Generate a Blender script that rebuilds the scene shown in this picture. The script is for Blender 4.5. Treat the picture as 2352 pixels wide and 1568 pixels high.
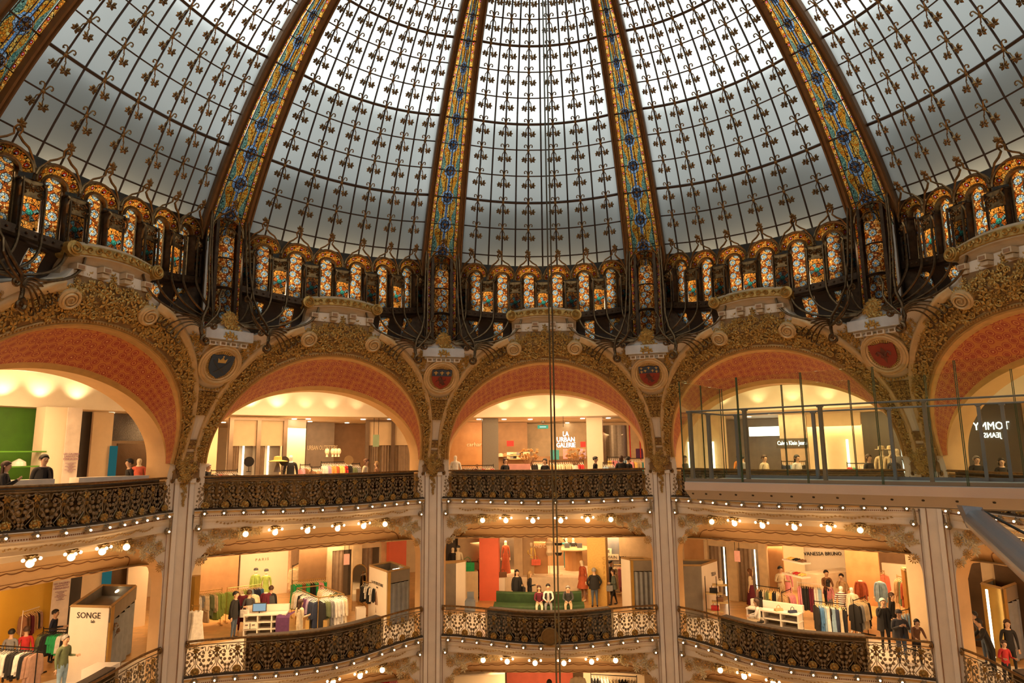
import bpy, math, random
import numpy as np
from mathutils import Vector, Matrix
for o in list(bpy.data.objects): bpy.data.objects.remove(o)
sc = bpy.context.scene; COL = sc.collection
pi, sin, cos, sqrt = math.pi, math.sin, math.cos, math.sqrt
R = math.radians
# ---------------------------------------------------------------- camera, sky, big lights, exposure
CX, CY = -.1627, -12.4038
_yaw, _pit, _rol, FPX = R(-2.3799), R(9.3846), R(-.6319), 1547.14
_f = Vector((sin(_yaw)*cos(_pit), cos(_yaw)*cos(_pit), sin(_pit)))
_r0 = Vector((cos(_yaw), -sin(_yaw), 0)); _u0 = _r0.cross(_f)
_r = cos(_rol)*_r0 + sin(_rol)*_u0; _u = -sin(_rol)*_r0 + cos(_rol)*_u0
cam_d = bpy.data.cameras.new('camera'); cam = bpy.data.objects.new('camera', cam_d); COL.objects.link(cam)
cam.matrix_world = Matrix(((_r.x, _u.x, -_f.x, CX), (_r.y, _u.y, -_f.y, CY), (_r.z, _u.z, -_f.z, 0), (0, 0, 0, 1)))
cam_d.sensor_width = 36; cam_d.lens = FPX/2352*36; cam_d.clip_start = .05; cam_d.clip_end = 300
sc.camera = cam
sc.view_settings.view_transform = 'Standard'; sc.view_settings.look = 'None'
sc.view_settings.gamma = 1; sc.view_settings.use_curve_mapping = False
sc.view_settings.exposure = 0.0
sc.cycles.use_denoising = True
sc.cycles.use_adaptive_sampling = True; sc.cycles.adaptive_threshold = .02; sc.cycles.max_bounces = 6; sc.cycles.diffuse_bounces = 3; sc.cycles.transparent_max_bounces = 16
sc.cycles.sample_clamp_indirect = 4; sc.cycles.caustics_reflective = False; sc.cycles.caustics_refractive = False
WARM = (1.0, .56, .22)
w = bpy.data.worlds.new('overcast_sky'); sc.world = w; w.use_nodes = True
wn = w.node_tree; wn.nodes.clear()
_o = wn.nodes.new('ShaderNodeOutputWorld'); _b = wn.nodes.new('ShaderNodeBackground')
_g = wn.nodes.new('ShaderNodeTexCoord'); _s = wn.nodes.new('ShaderNodeSeparateXYZ'); _c = wn.nodes.new('ShaderNodeValToRGB')
wn.links.new(_g.outputs['Generated'], _s.inputs[0]); wn.links.new(_s.outputs['Z'], _c.inputs[0])
_c.color_ramp.elements[0].position = .0; _c.color_ramp.elements[0].color = (.10, .12, .13, 1)
_c.color_ramp.elements[1].position = 1.; _c.color_ramp.elements[1].color = (.98, 1., .97, 1)
_e = _c.color_ramp.elements.new(.45); _e.color = (.38, .40, .40, 1)
wn.links.new(_c.outputs[0], _b.inputs[0]); _b.inputs[1].default_value = SKY = 3.35
wn.links.new(_b.outputs[0], _o.inputs[0])

def lamp(name, typ, loc, energy, color=WARM, size=.3, rot=None, sy=None, spot=None):
    d = bpy.data.lights.new(name, typ); o = bpy.data.objects.new(name, d); COL.objects.link(o)
    o.location = loc; d.energy = energy; d.color = color
    if typ == 'AREA':
        d.size = size
        if sy: d.shape = 'RECTANGLE'; d.size_y = sy
    else: d.shadow_soft_size = size
    if spot: d.spot_size = R(spot); d.spot_blend = .9
    if rot: o.rotation_euler = rot
    return o
F3, F2, F1 = -1.7, -6.5, -11.3          # gallery floors
def pol(azd, r, z=0): a = R(azd); return Vector((r*sin(a), r*cos(a), z))
# shop ceilings (bays in the frame)
for _lv, (_z, _p) in enumerate(((1.5, 380), (F3-1.75, 370), (F2-1.75, 240))):
    for _k in range(1, 6):
        for _r in ((15.4, 21.5) if _lv < 2 else (15.6,)):
            lamp('shop_ceiling_light', 'AREA', pol((_k-3)*36, _r, _z), _p*(1 if _r < 20 else 1.6), (1, .60, .27), 4.5 if _r < 20 else 7.5, (R(28), 0, -R((_k-3)*36)), 3.0)
# added warm fill for the facade, at the unseen rear galleries' globe lamp positions
for _a in (108, 144, 180, 216, 252):
    for _z in (-2.2, -7.0):
        lamp('rear_fill_light', 'POINT', pol(_a, 12.0 if _a != 180 else 11.6, _z-.5), 135, WARM, .35)
# ---------------------------------------------------------------- mesh helpers
class MB:
    def __init__(s): s.v = []; s.f = []; s.m = []; s.uv = []
    def add(s, vs, fs, mi=0, uv=None):
        n = len(s.v); s.v += [tuple(p) for p in vs]; s.f += [tuple(i+n for i in f) for f in fs]; s.m += [mi]*len(fs)
        s.uv += uv if uv else [(0., 0.)]*len(vs); return s
    def box(s, c, d, rz=0, mi=0, M=None):
        x, y, z = d[0]/2, d[1]/2, d[2]/2; cr, sr = cos(rz), sin(rz)
        vs = [(c[0]+a*x*cr-b*y*sr, c[1]+a*x*sr+b*y*cr, c[2]+e*z) for a, b, e in ((-1,-1,-1),(1,-1,-1),(1,1,-1),(-1,1,-1),(-1,-1,1),(1,-1,1),(1,1,1),(-1,1,1))]
        if M: vs = [M @ Vector(p) for p in vs]
        return s.add(vs, [(0,3,2,1),(4,5,6,7),(0,1,5,4),(1,2,6,5),(2,3,7,6),(3,0,4,7)], mi)
    def grid(s, fn, us, vs, uvf=None, mi=0, flip=False, wrap=False):
        P = [fn(u, v) for v in vs for u in us]; nu = len(us); F = []
        for j in range(len(vs)-1):
            for i in range(nu-1):
                q = (j*nu+i, j*nu+i+1, (j+1)*nu+i+1, (j+1)*nu+i); F.append(q[::-1] if flip else q)
        return s.add(P, F, mi, [uvf(u, v) for v in vs for u in us] if uvf else None)
    def tube(s, pts, r, n=6, mi=0, cap=True, closed=False):
        pts = [Vector(p) for p in pts]; L = len(pts); rs = r if isinstance(r, (list, tuple)) else [r]*L
        up = None; V = []; F = []
        for i, p in enumerate(pts):
            t = (pts[(i+1) % L if closed else min(i+1, L-1)]-pts[(i-1) % L if closed else max(i-1, 0)])
            if t.length < 1e-9: t = Vector((0, 0, 1))
            t.normalize()
            if up is None:
                up = Vector((0, 0, 1)) if abs(t.z) < .9 else Vector((1, 0, 0))
            up = up-t*up.dot(t)
            if up.length < 1e-6: up = t.orthogonal()
            up.normalize(); b = t.cross(up)
            for k in range(n):
                a = 2*pi*k/n; V.append(p+(up*cos(a)+b*sin(a))*rs[i])
        for i in range(L if closed else L-1):
            for k in range(n):
                a = i*n+k; b2 = i*n+(k+1) % n; j = ((i+1) % L)*n; F.append((a, b2, j+(k+1) % n, j+k))
        if cap and not closed: F += [tuple(range(n))[::-1], tuple((L-1)*n+k for k in range(n))]
        return s.add(V, F, mi)
    def lathe(s, prof, n=12, c=(0, 0, 0), M=None, mi=0, sx=1, sy=1):
        V = []; F = []
        for r, z in prof:
            for k in range(n): a = 2*pi*k/n; V.append(Vector((c[0]+r*cos(a)*sx, c[1]+r*sin(a)*sy, c[2]+z)))
        for i in range(len(prof)-1):
            for k in range(n): F.append((i*n+k, i*n+(k+1) % n, (i+1)*n+(k+1) % n, (i+1)*n+k))
        F += [tuple(range(n))[::-1], tuple((len(prof)-1)*n+k for k in range(n))]
        if M: V = [M @ p for p in V]
        return s.add(V, F, mi)
    def ball(s, c, r, n=8, mi=0, sz=1, M=None):
        return s.lathe([(max(.001, r*sin(pi*i/n)), -r*cos(pi*i/n)*sz) for i in range(n+1)], max(6, n+2), c, M, mi)
    def prism(s, poly, M, d, mi=0):     # poly in local xy, extruded along local z by d
        n = len(poly); V = [M @ Vector((x, y, 0)) for x, y in poly]+[M @ Vector((x, y, d)) for x, y in poly]
        return s.add(V, [tuple(range(n))[::-1], tuple(range(n, 2*n))]+[(i, (i+1) % n, n+(i+1) % n, n+i) for i in range(n)], mi)
    def sweep(s, path, prof, mi=0, close=False):  # path: list of (origin, outdir, updir); prof: list of (out, up)
        V = []; n = len(prof); F = []
        for o_, a, b in path:
            for p in prof: V.append(Vector(o_)+Vector(a)*p[0]+Vector(b)*p[1])
        for i in range(len(path)-1):
            for k in range(n if close else n-1): F.append((i*n+k, i*n+(k+1) % n, (i+1)*n+(k+1) % n, (i+1)*n+k))
        if close: F += [tuple(range(n))[::-1], tuple((len(path)-1)*n+k for k in range(n))]
        return s.add(V, F, mi)
    def join(s, o, M):
        n = len(s.v); s.v += [tuple(M @ Vector(p)) for p in o.v]; s.f += [tuple(i+n for i in f) for f in o.f]; s.m += o.m; s.uv += o.uv; return s
    def mesh(s, name, mats, origin=(0, 0, 0), smooth=False):
        me = bpy.data.meshes.new(name); ox, oy, oz = origin
        me.from_pydata([(x-ox, y-oy, z-oz) for x, y, z in s.v], [], s.f)
        for m in (mats if isinstance(mats, (list, tuple)) else [mats]): me.materials.append(m)
        me.polygons.foreach_set('material_index', s.m)
        if any(u != (0., 0.) for u in s.uv):
            ul = me.uv_layers.new(name='UVMap'); idx = np.empty(len(me.loops), dtype=np.int32); me.loops.foreach_get('vertex_index', idx)
            ul.data.foreach_set('uv', np.array(s.uv, dtype=np.float32)[idx].ravel())
        if smooth: me.polygons.foreach_set('use_smooth', [True]*len(s.f))
        me.update(); return me
def obj(name, me, parent=None, loc=(0, 0, 0), rz=0, mat4=None):
    o = bpy.data.objects.new(name, me); COL.objects.link(o); o.location = loc; o.rotation_euler = (0, 0, rz)
    if mat4 is not None: o.matrix_basis = mat4
    if parent is not None: o.parent = parent
    return o
def tag(o, label, cat, group=None):
    o['label'] = label; o['category'] = cat
    if group: o['group'] = group
    return o
def thing(name, label, cat, loc=(0, 0, 0), rz=0, group=None): return tag(obj(name, None, None, loc, rz), label, cat, group)
def struct(name, me, loc=(0, 0, 0), rz=0): o = obj(name, me, None, loc, rz); o['kind'] = 'structure'; return o
def bayloc(k, p): a = R((k-3)*36); return Vector((p[0]*cos(a)+p[1]*sin(a), -p[0]*sin(a)+p[1]*cos(a), p[2]))
def bz(k): return -R((k-3)*36)
def copies(root, loc, rz, label=None, group=None):
    r = root.copy(); COL.objects.link(r); r.location = loc; r.rotation_euler = (0, 0, rz)
    if label: r['label'] = label
    if group: r['group'] = group
    for ch in root.children:
        c = ch.copy(); COL.objects.link(c); c.parent = r
        for g in ch.children: d = g.copy(); COL.objects.link(d); d.parent = c
    return r
# pixel -> point on a real plane / cylinder of the building
def ray(px, py): d = _f+_r*((px-1176)/FPX)-_u*((py-784)/FPX); return d.normalized()
_r = cos(_rol)*_r0 + sin(_rol)*_u0
def atz(px, py, z): d = ray(px, py); t = z/d.z; return Vector((CX+d.x*t, CY+d.y*t, z))
def atr(px, py, r):
    d = ray(px, py); a = d.x**2+d.y**2; b = 2*(CX*d.x+CY*d.y); c = CX**2+CY**2-r*r
    t = (-b+sqrt(b*b-4*a*c))/(2*a); return Vector((CX+d.x*t, CY+d.y*t, d.z*t))
# ---------------------------------------------------------------- materials
class NT:
    def __init__(s, name):
        s.mat = bpy.data.materials.new(name); s.mat.use_nodes = True; s.t = s.mat.node_tree; s.t.nodes.clear()
        s.out = s.t.nodes.new('ShaderNodeOutputMaterial')
    def n(s, typ, ins=None, **kw):
        nd = s.t.nodes.new(typ)
        for k, v in kw.items(): setattr(nd, k, v)
        for k, v in (ins or {}).items():
            if isinstance(v, bpy.types.NodeSocket): s.t.links.new(v, nd.inputs[k])
            else: nd.inputs[k].default_value = v
        return nd
    def m(s, op, a, b=0., c=0.):
        nd = s.n('ShaderNodeMath', {0: a, 1: b, 2: c}, operation=op); return nd.outputs[0]
    def mix(s, f, a, b):
        nd = s.n('ShaderNodeMix', {0: f, 6: a, 7: b}, data_type='RGBA'); return nd.outputs[2]
    def pbr(s, col, rough=.5, metal=0., bump=None, bs=.3, trans=0, **kw):
        b = s.n('ShaderNodeBsdfPrincipled', {'Base Color': col, 'Roughness': rough, 'Metallic': metal, **kw})
        if bump is not None: b_ = s.n('ShaderNodeBump', {'Height': bump, 'Strength': bs, 'Distance': .02}); s.t.links.new(b_.outputs[0], b.inputs['Normal'])
        s.t.links.new(b.outputs[0], s.out.inputs[0]); return b
    def obj(s): return s.n('ShaderNodeTexCoord').outputs['Object']
    def noise(s, vec, sc_, det=3.): return s.n('ShaderNodeTexNoise', {'Vector': vec, 'Scale': sc_, 'Detail': det}).outputs['Fac']
def c4(c): return (c[0], c[1], c[2], 1.)
_mc = {}
def M(name, col, rough=.6, metal=0., var=.12, scale=3., bs=.15, col2=None, **kw):
    if name in _mc: return _mc[name]
    t = NT(name); v = t.obj(); nz = t.noise(v, scale)
    c2 = col2 or tuple(max(0, x*(1-var*2)) for x in col)
    f = t.m('MULTIPLY_ADD', nz, 2.2, -.6); f = t.n('ShaderNodeClamp', {0: f}).outputs[0]
    t.pbr(t.mix(f, c4(c2), c4(col)), rough, metal, t.noise(v, scale*12), bs, **kw); _mc[name] = t.mat; return t.mat
def EM(name, col, st):
    if name in _mc: return _mc[name]
    t = NT(name); e = t.n('ShaderNodeEmission', {0: c4(col), 1: st}); t.t.links.new(e.outputs[0], t.out.inputs[0]); _mc[name] = t.mat; return t.mat
CREAM = M('cream_plaster', (.76, .66, .52), .65, var=.05)
BRKT = M('bracket_bronze', (.17, .105, .05), .33, .85, scale=10, col2=(.06, .035, .015))
MOULD = M('cream_gold_moulding', (.66, .46, .22), .45, .15, scale=5)
CREAM2 = M('pale_orange_plaster', (.74, .48, .23), .6, var=.05)
GREYPL = M('grey_white_plaster', (.62, .62, .60), .7)
GOLD = M('gilded_plaster', (.58, .37, .10), .38, .55, scale=9, col2=(.30, .17, .04), bs=.3)
GOLDD = M('dark_gilded_ground', (.27, .15, .05), .6, .2, scale=8)
GOLDP = M('gold_paint', (.52, .30, .09), .45, .3, scale=5)
BRONZE = M('dark_bronze', (.085, .05, .025), .42, .75, scale=7, col2=(.03, .018, .01))
BRASS = M('aged_brass', (.30, .18, .07), .35, .85, scale=10, col2=(.12, .07, .03))
IRONG = M('patinated_iron', (.34, .25, .14), .45, .45, scale=14, col2=(.13, .10, .06))
BROWN = M('painted_brown_line', (.28, .12, .04), .6)
BARM = M('glazing_bar_paint', (.06, .035, .022), .5, .3)
# frosted dome glass
def mk_frost():
    t = NT('frosted_dome_glass'); v = t.obj(); nz = t.noise(v, .35, 2.)
    col = t.mix(nz, (.70, .72, .70, 1), (.84, .86, .84, 1))
    tr = t.n('ShaderNodeBsdfTranslucent', {0: col}); gl = t.n('ShaderNodeBsdfPrincipled', {'Base Color': (.35, .38, .39, 1), 'Roughness': .35})
    mx = t.n('ShaderNodeMixShader', {0: .13}); t.t.links.new(tr.outputs[0], mx.inputs[1]); t.t.links.new(gl.outputs[0], mx.inputs[2]); t.t.links.new(mx.outputs[0], t.out.inputs[0])
    return t.mat
FROST = mk_frost()
def mk_stain(name, kind):
    """backlit coloured glass with lead lines; uv in metres"""
    t = NT(name); uv = t.n('ShaderNodeTexCoord').outputs['UV']; sp = t.n('ShaderNodeSeparateXYZ', {0: uv}); u, v = sp.outputs[0], sp.outputs[1]
    nz = t.n('ShaderNodeTexNoise', {'Vector': uv, 'Scale': 2.2, 'Detail': 2.}).outputs['Color']
    wv = t.n('ShaderNodeVectorMath', {0: nz, 3: .18}, operation='SCALE').outputs[0]
    uw = t.n('ShaderNodeVectorMath', {0: uv, 1: wv}, operation='ADD').outputs[0]
    S = {'rib': 17., 'band': 17., 'flower': 19., 'cross': 15., 'strip': 15.}[kind]
    vo = t.n('ShaderNodeTexVoronoi', {'Vector': uw, 'Scale': S}); ed = t.n('ShaderNodeTexVoronoi', {'Vector': uw, 'Scale': S}, feature='DISTANCE_TO_EDGE')
    rnd = t.n('ShaderNodeSeparateColor', {0: vo.outputs['Color']}).outputs[0]
    ramp = t.n('ShaderNodeValToRGB', {0: rnd}); cr = ramp.color_ramp; cr.interpolation = 'CONSTANT'
    pal = {'rib': [(0, (1, .42, .04)), (.35, (1, .55, .09)), (.65, (.85, .25, .02)), (.9, (1, .7, .2))],
           'strip': [(0, (1, .45, .06)), (.4, (.9, .28, .03)), (.75, (1, .6, .15))],
           'band': [(0, (1, .45, .06)), (.45, (1, .62, .16)), (.75, (.75, .2, .02))],
           'flower': [(0, (.50, .13, .015)), (.25, (.95, .50, .12)), (.6, (.30, .07, .01)), (.8, (1, .72, .35))],
           'cross': [(0, (1, .5, .1)), (.5, (.95, .38, .05)), (.8, (1, .66, .2))]}[kind]
    cr.elements[0].color = c4(pal[0][1]); cr.elements[1].position = pal[1][0]; cr.elements[1].color = c4(pal[1][1])
    for p_, c_ in pal[2:]: e = cr.elements.new(p_); e.color = c4(c_)
    col = ramp.outputs[0]
    def circ(uc, per, off, ux=0.):   # distance to nearest centre repeated in v
        fr = t.m('FRACT', t.m('ADD', t.m('DIVIDE', v, per), off)); dv = t.m('MULTIPLY', t.m('SUBTRACT', fr, .5), per)
        du = t.m('SUBTRACT', uc, ux); d = t.m('SQRT', t.m('ADD', t.m('MULTIPLY', du, du), t.m('MULTIPLY', dv, dv)))
        return d, t.m('ARCTAN2', dv, du)
    def band(d, lo, hi): return t.m('MULTIPLY', t.m('GREATER_THAN', d, lo), t.m('LESS_THAN', d, hi))
    lead = t.m('LESS_THAN', ed.outputs['Distance'], .06)
    if kind == 'rib':
        wob = t.m('MULTIPLY', t.m('SINE', t.m('MULTIPLY', v, 2*pi/.92)), .07)
        au = t.m('ABSOLUTE', u)
        col = t.mix(t.m('GREATER_THAN', au, t.m('ADD', wob, .31)), col, t.mix(rnd, (.10, .30, .26, 1), (.40, .60, .42, 1)))
        col = t.mix(t.m('LESS_THAN', au, .05), col, (.25, .5, .9, 1))
        d, an = circ(u, .92, .0)
        wav = t.m('ADD', d, t.m('MULTIPLY', t.m('SINE', t.m('MULTIPLY', an, 10.)), .012))
        col = t.mix(band(wav, .17, .25), col, t.mix(rnd, (.22, .45, .85, 1), (.6, .8, 1, 1)))
        spk = t.m('GREATER_THAN', t.m('SINE', t.m('MULTIPLY', an, 14.)), -.1)
        col = t.mix(band(d, .05, .16), col, t.mix(spk, (.02, .02, .03, 1), (.16, .38, .75, 1)))
        col = t.mix(t.m('LESS_THAN', d, .045), col, (.5, .25, .04, 1))
        lead = t.m('MAXIMUM', lead, t.m('MAXIMUM', band(d, .155, .17), band(wav, .25, .26)))
    elif kind in ('strip', 'band'):
        per = .3 if kind == 'strip' else .33
        d, an = circ(u, per, 0.)
        col = t.mix(t.m('LESS_THAN', d, .042), col, (.75, .04, .02, 1)); col = t.mix(t.m('LESS_THAN', d, .018), col, (.5, .7, 1, 1))
        lead = t.m('MAXIMUM', lead, t.m('MAXIMUM', band(d, .042, .052), band(d, .075, .085)))
    elif kind == 'flower':
        for ux, off in ((.07, 0.), (-.08, .5)):
            d, an = circ(u, .46, off, ux)
            pet = t.m('GREATER_THAN', t.m('SINE', t.m('MULTIPLY', an, 8.)), -.55)
            col = t.mix(t.m('LESS_THAN', d, .105), col, t.mix(pet, (.15, .3, .55, 1), (.55, .8, 1, 1)))
            col = t.mix(t.m('LESS_THAN', d, .035), col, (1, .55, .08, 1))
            lead = t.m('MAXIMUM', lead, band(d, .1, .113))
    elif kind == 'cross':
        d, an = circ(u, 4., .5)   # one rosette centred on v = 0
        col = t.mix(t.m('LESS_THAN', d, .2), col, (.9, .25, .03, 1))
        arm = t.m('GREATER_THAN', t.m('SINE', t.m('MULTIPLY', an, 4.)), .35)
        col = t.mix(t.m('MULTIPLY', band(d, .07, .2), arm), col, (.25, .6, .75, 1))
        col = t.mix(t.m('LESS_THAN', d, .075), col, (.08, .7, .65, 1))
        lead = t.m('MAXIMUM', lead, t.m('MAXIMUM', band(d, .2, .215), band(d, .07, .082)))
    dn_ = t.n('ShaderNodeTexNoise', {'Vector': t.obj(), 'Scale': 1.7, 'Detail': 2.}).outputs['Fac']
    dn_ = t.n('ShaderNodeClamp', {0: t.m('MULTIPLY_ADD', dn_, *((1.6, -.22) if kind == 'rib' else (3.4, -1.0))), 1: .2 if kind == 'rib' else .16, 2: {'rib': .52}.get(kind, 1.25)}).outputs[0]
    if kind in ('rib', 'flower', 'cross'): col = t.n('ShaderNodeVectorMath', {0: col, 3: dn_}, operation='SCALE').outputs[0]
    col = t.mix(lead, col, (.005, .004, .003, 1))
    tr = t.n('ShaderNodeBsdfTranslucent', {0: col}); gl = t.n('ShaderNodeBsdfPrincipled', {'Base Color': t.mix(.5, col, (.02, .01, .0, 1)), 'Roughness': .25})
    mx = t.n('ShaderNodeMixShader', {0: .15}); t.t.links.new(tr.outputs[0], mx.inputs[1]); t.t.links.new(gl.outputs[0], mx.inputs[2]); t.t.links.new(mx.outputs[0], t.out.inputs[0])
    return t.mat
ST = {k: mk_stain('stained_glass_'+k, k) for k in ('rib', 'strip', 'band', 'flower', 'cross')}
REDG = M('red_lead_glass', (.5, .04, .01), .4)
def mk_clear(name, tint, fac=.12, rough=.02, gc=(.9, .95, .9, 1)):
    t = NT(name); tb = t.n('ShaderNodeBsdfTransparent', {0: c4(tint)}); g = t.n('ShaderNodeBsdfGlossy', {0: gc, 1: rough})
    lw = t.n('ShaderNodeLayerWeight', {0: .25}); nz = t.noise(t.obj(), 1.5)
    fx = t.m('MINIMUM', t.m('MULTIPLY', t.m('ADD', t.m('MULTIPLY', lw.outputs['Fresnel'], .3), fac), t.m('ADD', nz, .5)), .9)
    mx = t.n('ShaderNodeMixShader', {0: fx}); t.t.links.new(tb.outputs[0], mx.inputs[1]); t.t.links.new(g.outputs[0], mx.inputs[2]); t.t.links.new(mx.outputs[0], t.out.inputs[0]); return t.mat
GLASS = mk_clear('clear_glass', (.93, .97, .94), .008)
DGLASS = mk_clear('smoked_glass', (.30, .27, .20), .14, .22, (.75, .6, .38, 1))
def mk_red():
    t = NT('red_floral_soffit'); uv = t.n('ShaderNodeTexCoord').outputs['UV']
    vo = t.n('ShaderNodeTexVoronoi', {'Vector': uv, 'Scale': 4.6, 'Randomness': .3}); d = vo.outputs['Distance']
    g = lambda lo, hi: t.m('MULTIPLY', t.m('GREATER_THAN', d, lo), t.m('LESS_THAN', d, hi))
    col = t.mix(t.m('LESS_THAN', d, .50), (.50, .17, .035, 1), (.33, .05, .016, 1))
    col = t.mix(g(.34, .39), col, (.62, .27, .08, 1)); col = t.mix(t.m('LESS_THAN', d, .09), col, (.72, .42, .18, 1))
    t.pbr(col, .5, .0, d, .2); return t.mat
REDS = mk_red()
# ---------------------------------------------------------------- shared ornament meshes
def leaf_cluster(n=5, L=.15, W=.05, seed=0, z=.03, open_=2*pi):
    b = MB(); rn = random.Random(seed)
    for k in range(n):
        a = open_*k/n+rn.uniform(-.2, .2); l = L*rn.uniform(.85, 1.1); c, s_ = cos(a), sin(a)
        P = [(0, 0, z*.4), (l*.5, W*.8, z*.3), (l*.75, W*.5, z*.3), (l, 0, 0), (l*.75, -W*.5, z*.3), (l*.5, -W*.8, z*.3), (l*.5, 0, z*1.3)]
        b.add([(x*c-y*s_, x*s_+y*c, q) for x, y, q in P], [(0, 6, 1), (1, 6, 2), (2, 6, 3), (3, 6, 4), (4, 6, 5), (5, 6, 0)])
    return b
def spiral(c, r, turns=1.6, a0=0., sgn=1, n=14, z=0.): return [(c[0]+r*(1-.85*i/n)*cos(a0+sgn*2*pi*turns*i/n), c[1]+r*(1-.85*i/n)*sin(a0+sgn*2*pi*turns*i/n), z) for i in range(n+1)]
def daisy(r=.11, n=11):
    b = MB()
    for k in range(n):
        a = 2*pi*k/n; c, s_ = cos(a), sin(a)
        b.add([(x*c-y*s_, x*s_+y*c, q) for x, y, q in ((r*.3, 0, .02), (r*.7, r*.13, .035), (r, 0, .01), (r*.7, -r*.13, .035))], [(0, 3, 2, 1)])
    b.lathe([(r*.34, 0), (r*.3, .04), (r*.1, .05)], 8); return b
CL = [leaf_cluster(5, .17, .055, 1), leaf_cluster(5, .14, .05, 2), leaf_cluster(6, .16, .045, 3), daisy(.12)]
SPI = MB().tube(spiral((0, 0), .1, 1.8, 0, 1, 14, .03), [.022]*8+[.016]*7, 5)
CL.append(SPI)
def frame3(p, n, spin=0.):   # matrix with z along n, y as close to world up as possible
    n = Vector(n).normalized(); up = Vector((0, 0, 1)); x = up.cross(n)
    if x.length < 1e-4: x = Vector((1, 0, 0))
    x.normalize(); y = n.cross(x)
    return Matrix(((x.x, y.x, n.x, p[0]), (x.y, y.y, n.y, p[1]), (x.z, y.z, n.z, p[2]), (0, 0, 0, 1))) @ Matrix.Rotation(spin, 4, 'Z')
# ================================================================ DOME
WD = R(29.264)
def dn(n): return -.01242727*n*n-.48088121*n+12.00181576, -.02857121*n*n+.92675424*n+7.35393152
def lerp(xs, ys, x): return float(np.interp(x, xs, ys))
def sa(s):
    a = abs(s); return math.copysign(lerp((0, 1, 3, 5, 6), (0, 1.0747, 3.062, 5, 6), a), s)
def D(n, s, off=0.):     # dome surface in the bay frame; off = metres towards the inside
    th = WD*sa(s)/12; k = 1-(s/6)**2; r, z = dn(n)
    r += lerp((-1, 1, 2, 5, 8, 14), (-.78, -.66, -.53, -.26, -.14, 0), n)*k; z += lerp((-1, 1, 2, 5, 8, 14), (-.31, -.336, -.332, -.254, -.182, 0), n)*k
    if off:
        dr = -.02485*n-.4809; dz = -.05714*n+.9268; l = math.hypot(dr, dz); r -= off*dz/l; z += off*dr/l
    return Vector((r*sin(th), r*cos(th), z))
NR = 14
NN = [-.35]+[i*.5 for i in range(0, NR*2+1)]; SS = list(range(-6, 7))
O_P = D(0, 0)
glass_me = MB().grid(lambda s, n: D(n, s), SS, NN).mesh('dome_glass', FROST, O_P, True)
vbar_me = []
for s in range(-5, 6): vbar_me.append(MB().tube([D(n, s, .03) for n in NN], .028, 4).mesh('glazing_bar', BARM, O_P))
ring_me = []
for n in range(0, NR):
    th = n in (2, 5, 8, 11); ring_me.append(MB().tube([D(n, s, .03) for s in SS], .05 if th else .024, 4).mesh('ring_bar', BARM, O_P))
def ornament():
    b = MB(); b.lathe([(.055, 0), (.05, .03), (.02, .045)], 8)
    for sg in (-1, 1):
        b.tube([(0, .02, .02), (sg*.03, .10, .03)]+[(sg*(.09+.05*cos(pi-a)), .14+.048*sin(a), .03) for a in (0, .8, 1.6, 2.4, 3.2, 4.2)], [.018]*3+[.018]*4+[.03], 5)
        P = [(0, 0, .02), (sg*.035, -.09, .03), (sg*.075, -.15, .03), (sg*.08, -.22, .04), (sg*.115, -.28, .05)]
        b.tube(P, .014, 5); b.ball((sg*.055, -.13, .03), .022, 4)
        lf = leaf_cluster(6, .128, .05, 5+sg, .03, 1.8*pi)
        b.join(lf, Matrix.Translation((sg*.135, -.31, .05)) @ Matrix.Rotation(-pi/2-.75*pi+sg*.25, 4, 'Z'))
    return b
orn_me = ornament().mesh('leaf_ornament', BRASS)
def dome_frame(n, s, off=.05):
    p = D(n, s, off); du = (D(n, min(6, s+.1))-D(n, max(-6, s-.1))).normalized(); dv = (D(n+.1, s)-D(n-.1, s)).normalized()
    nn = du.cross(dv).normalized(); 
    if nn.dot(-p) < 0: nn = -nn
    x = dv.cross(nn).normalized()
    return Matrix(((x.x, dv.x, nn.x, p.x-O_P[0]), (x.y, dv.y, nn.y, p.y-O_P[1]), (x.z, dv.z, nn.z, p.z-O_P[2]), (0, 0, 0, 1)))
POS = {1: 'far left', 2: 'second from left', 3: 'middle', 4: 'second from right', 5: 'far right'}
BAY = {1: 'leftmost bay', 2: 'second bay from the left', 3: 'middle bay', 4: 'second bay from the right', 5: 'rightmost bay'}
for k in range(1, 6):
    t = thing('dome_window', f'{POS[k]} panel of frosted dome glass with leaf ornaments on dark bars', 'dome window', bayloc(k, O_P), bz(k), 'frosted glass panels of the dome')
    obj('glass', glass_me, t)
    for m in vbar_me: obj('glazing_bar', m, t)
    for i, m in enumerate(ring_me): obj('ring_bar', m, t)
    for n in range(1, 12):
        if k in (1, 5) and n > 8 or k in (2, 4) and n > 10: continue
        for s in (-5, -3, -1, 1, 3, 5): obj('leaf_ornament', orn_me, t, mat4=dome_frame(n, s))
rest = MB()
for k in (0, 6, 7, 8, 9, 10-10):
    pass
for k in (6, 7, 8, 9, 10):
    rest.grid(lambda s, n: bayloc(k, D(n, s*1.23 if abs(s) > 5.9 else s)), SS, NN[::2])
struct('ceiling', rest.mesh('ceiling', FROST))
cap_ = MB().lathe([(3.0, 0), (2.6, .35), (1.2, .7), (.01, .8)], 40, (0, 0, 14.7)); struct('ceiling', cap_.mesh('ceiling_crown', FROST))
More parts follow.
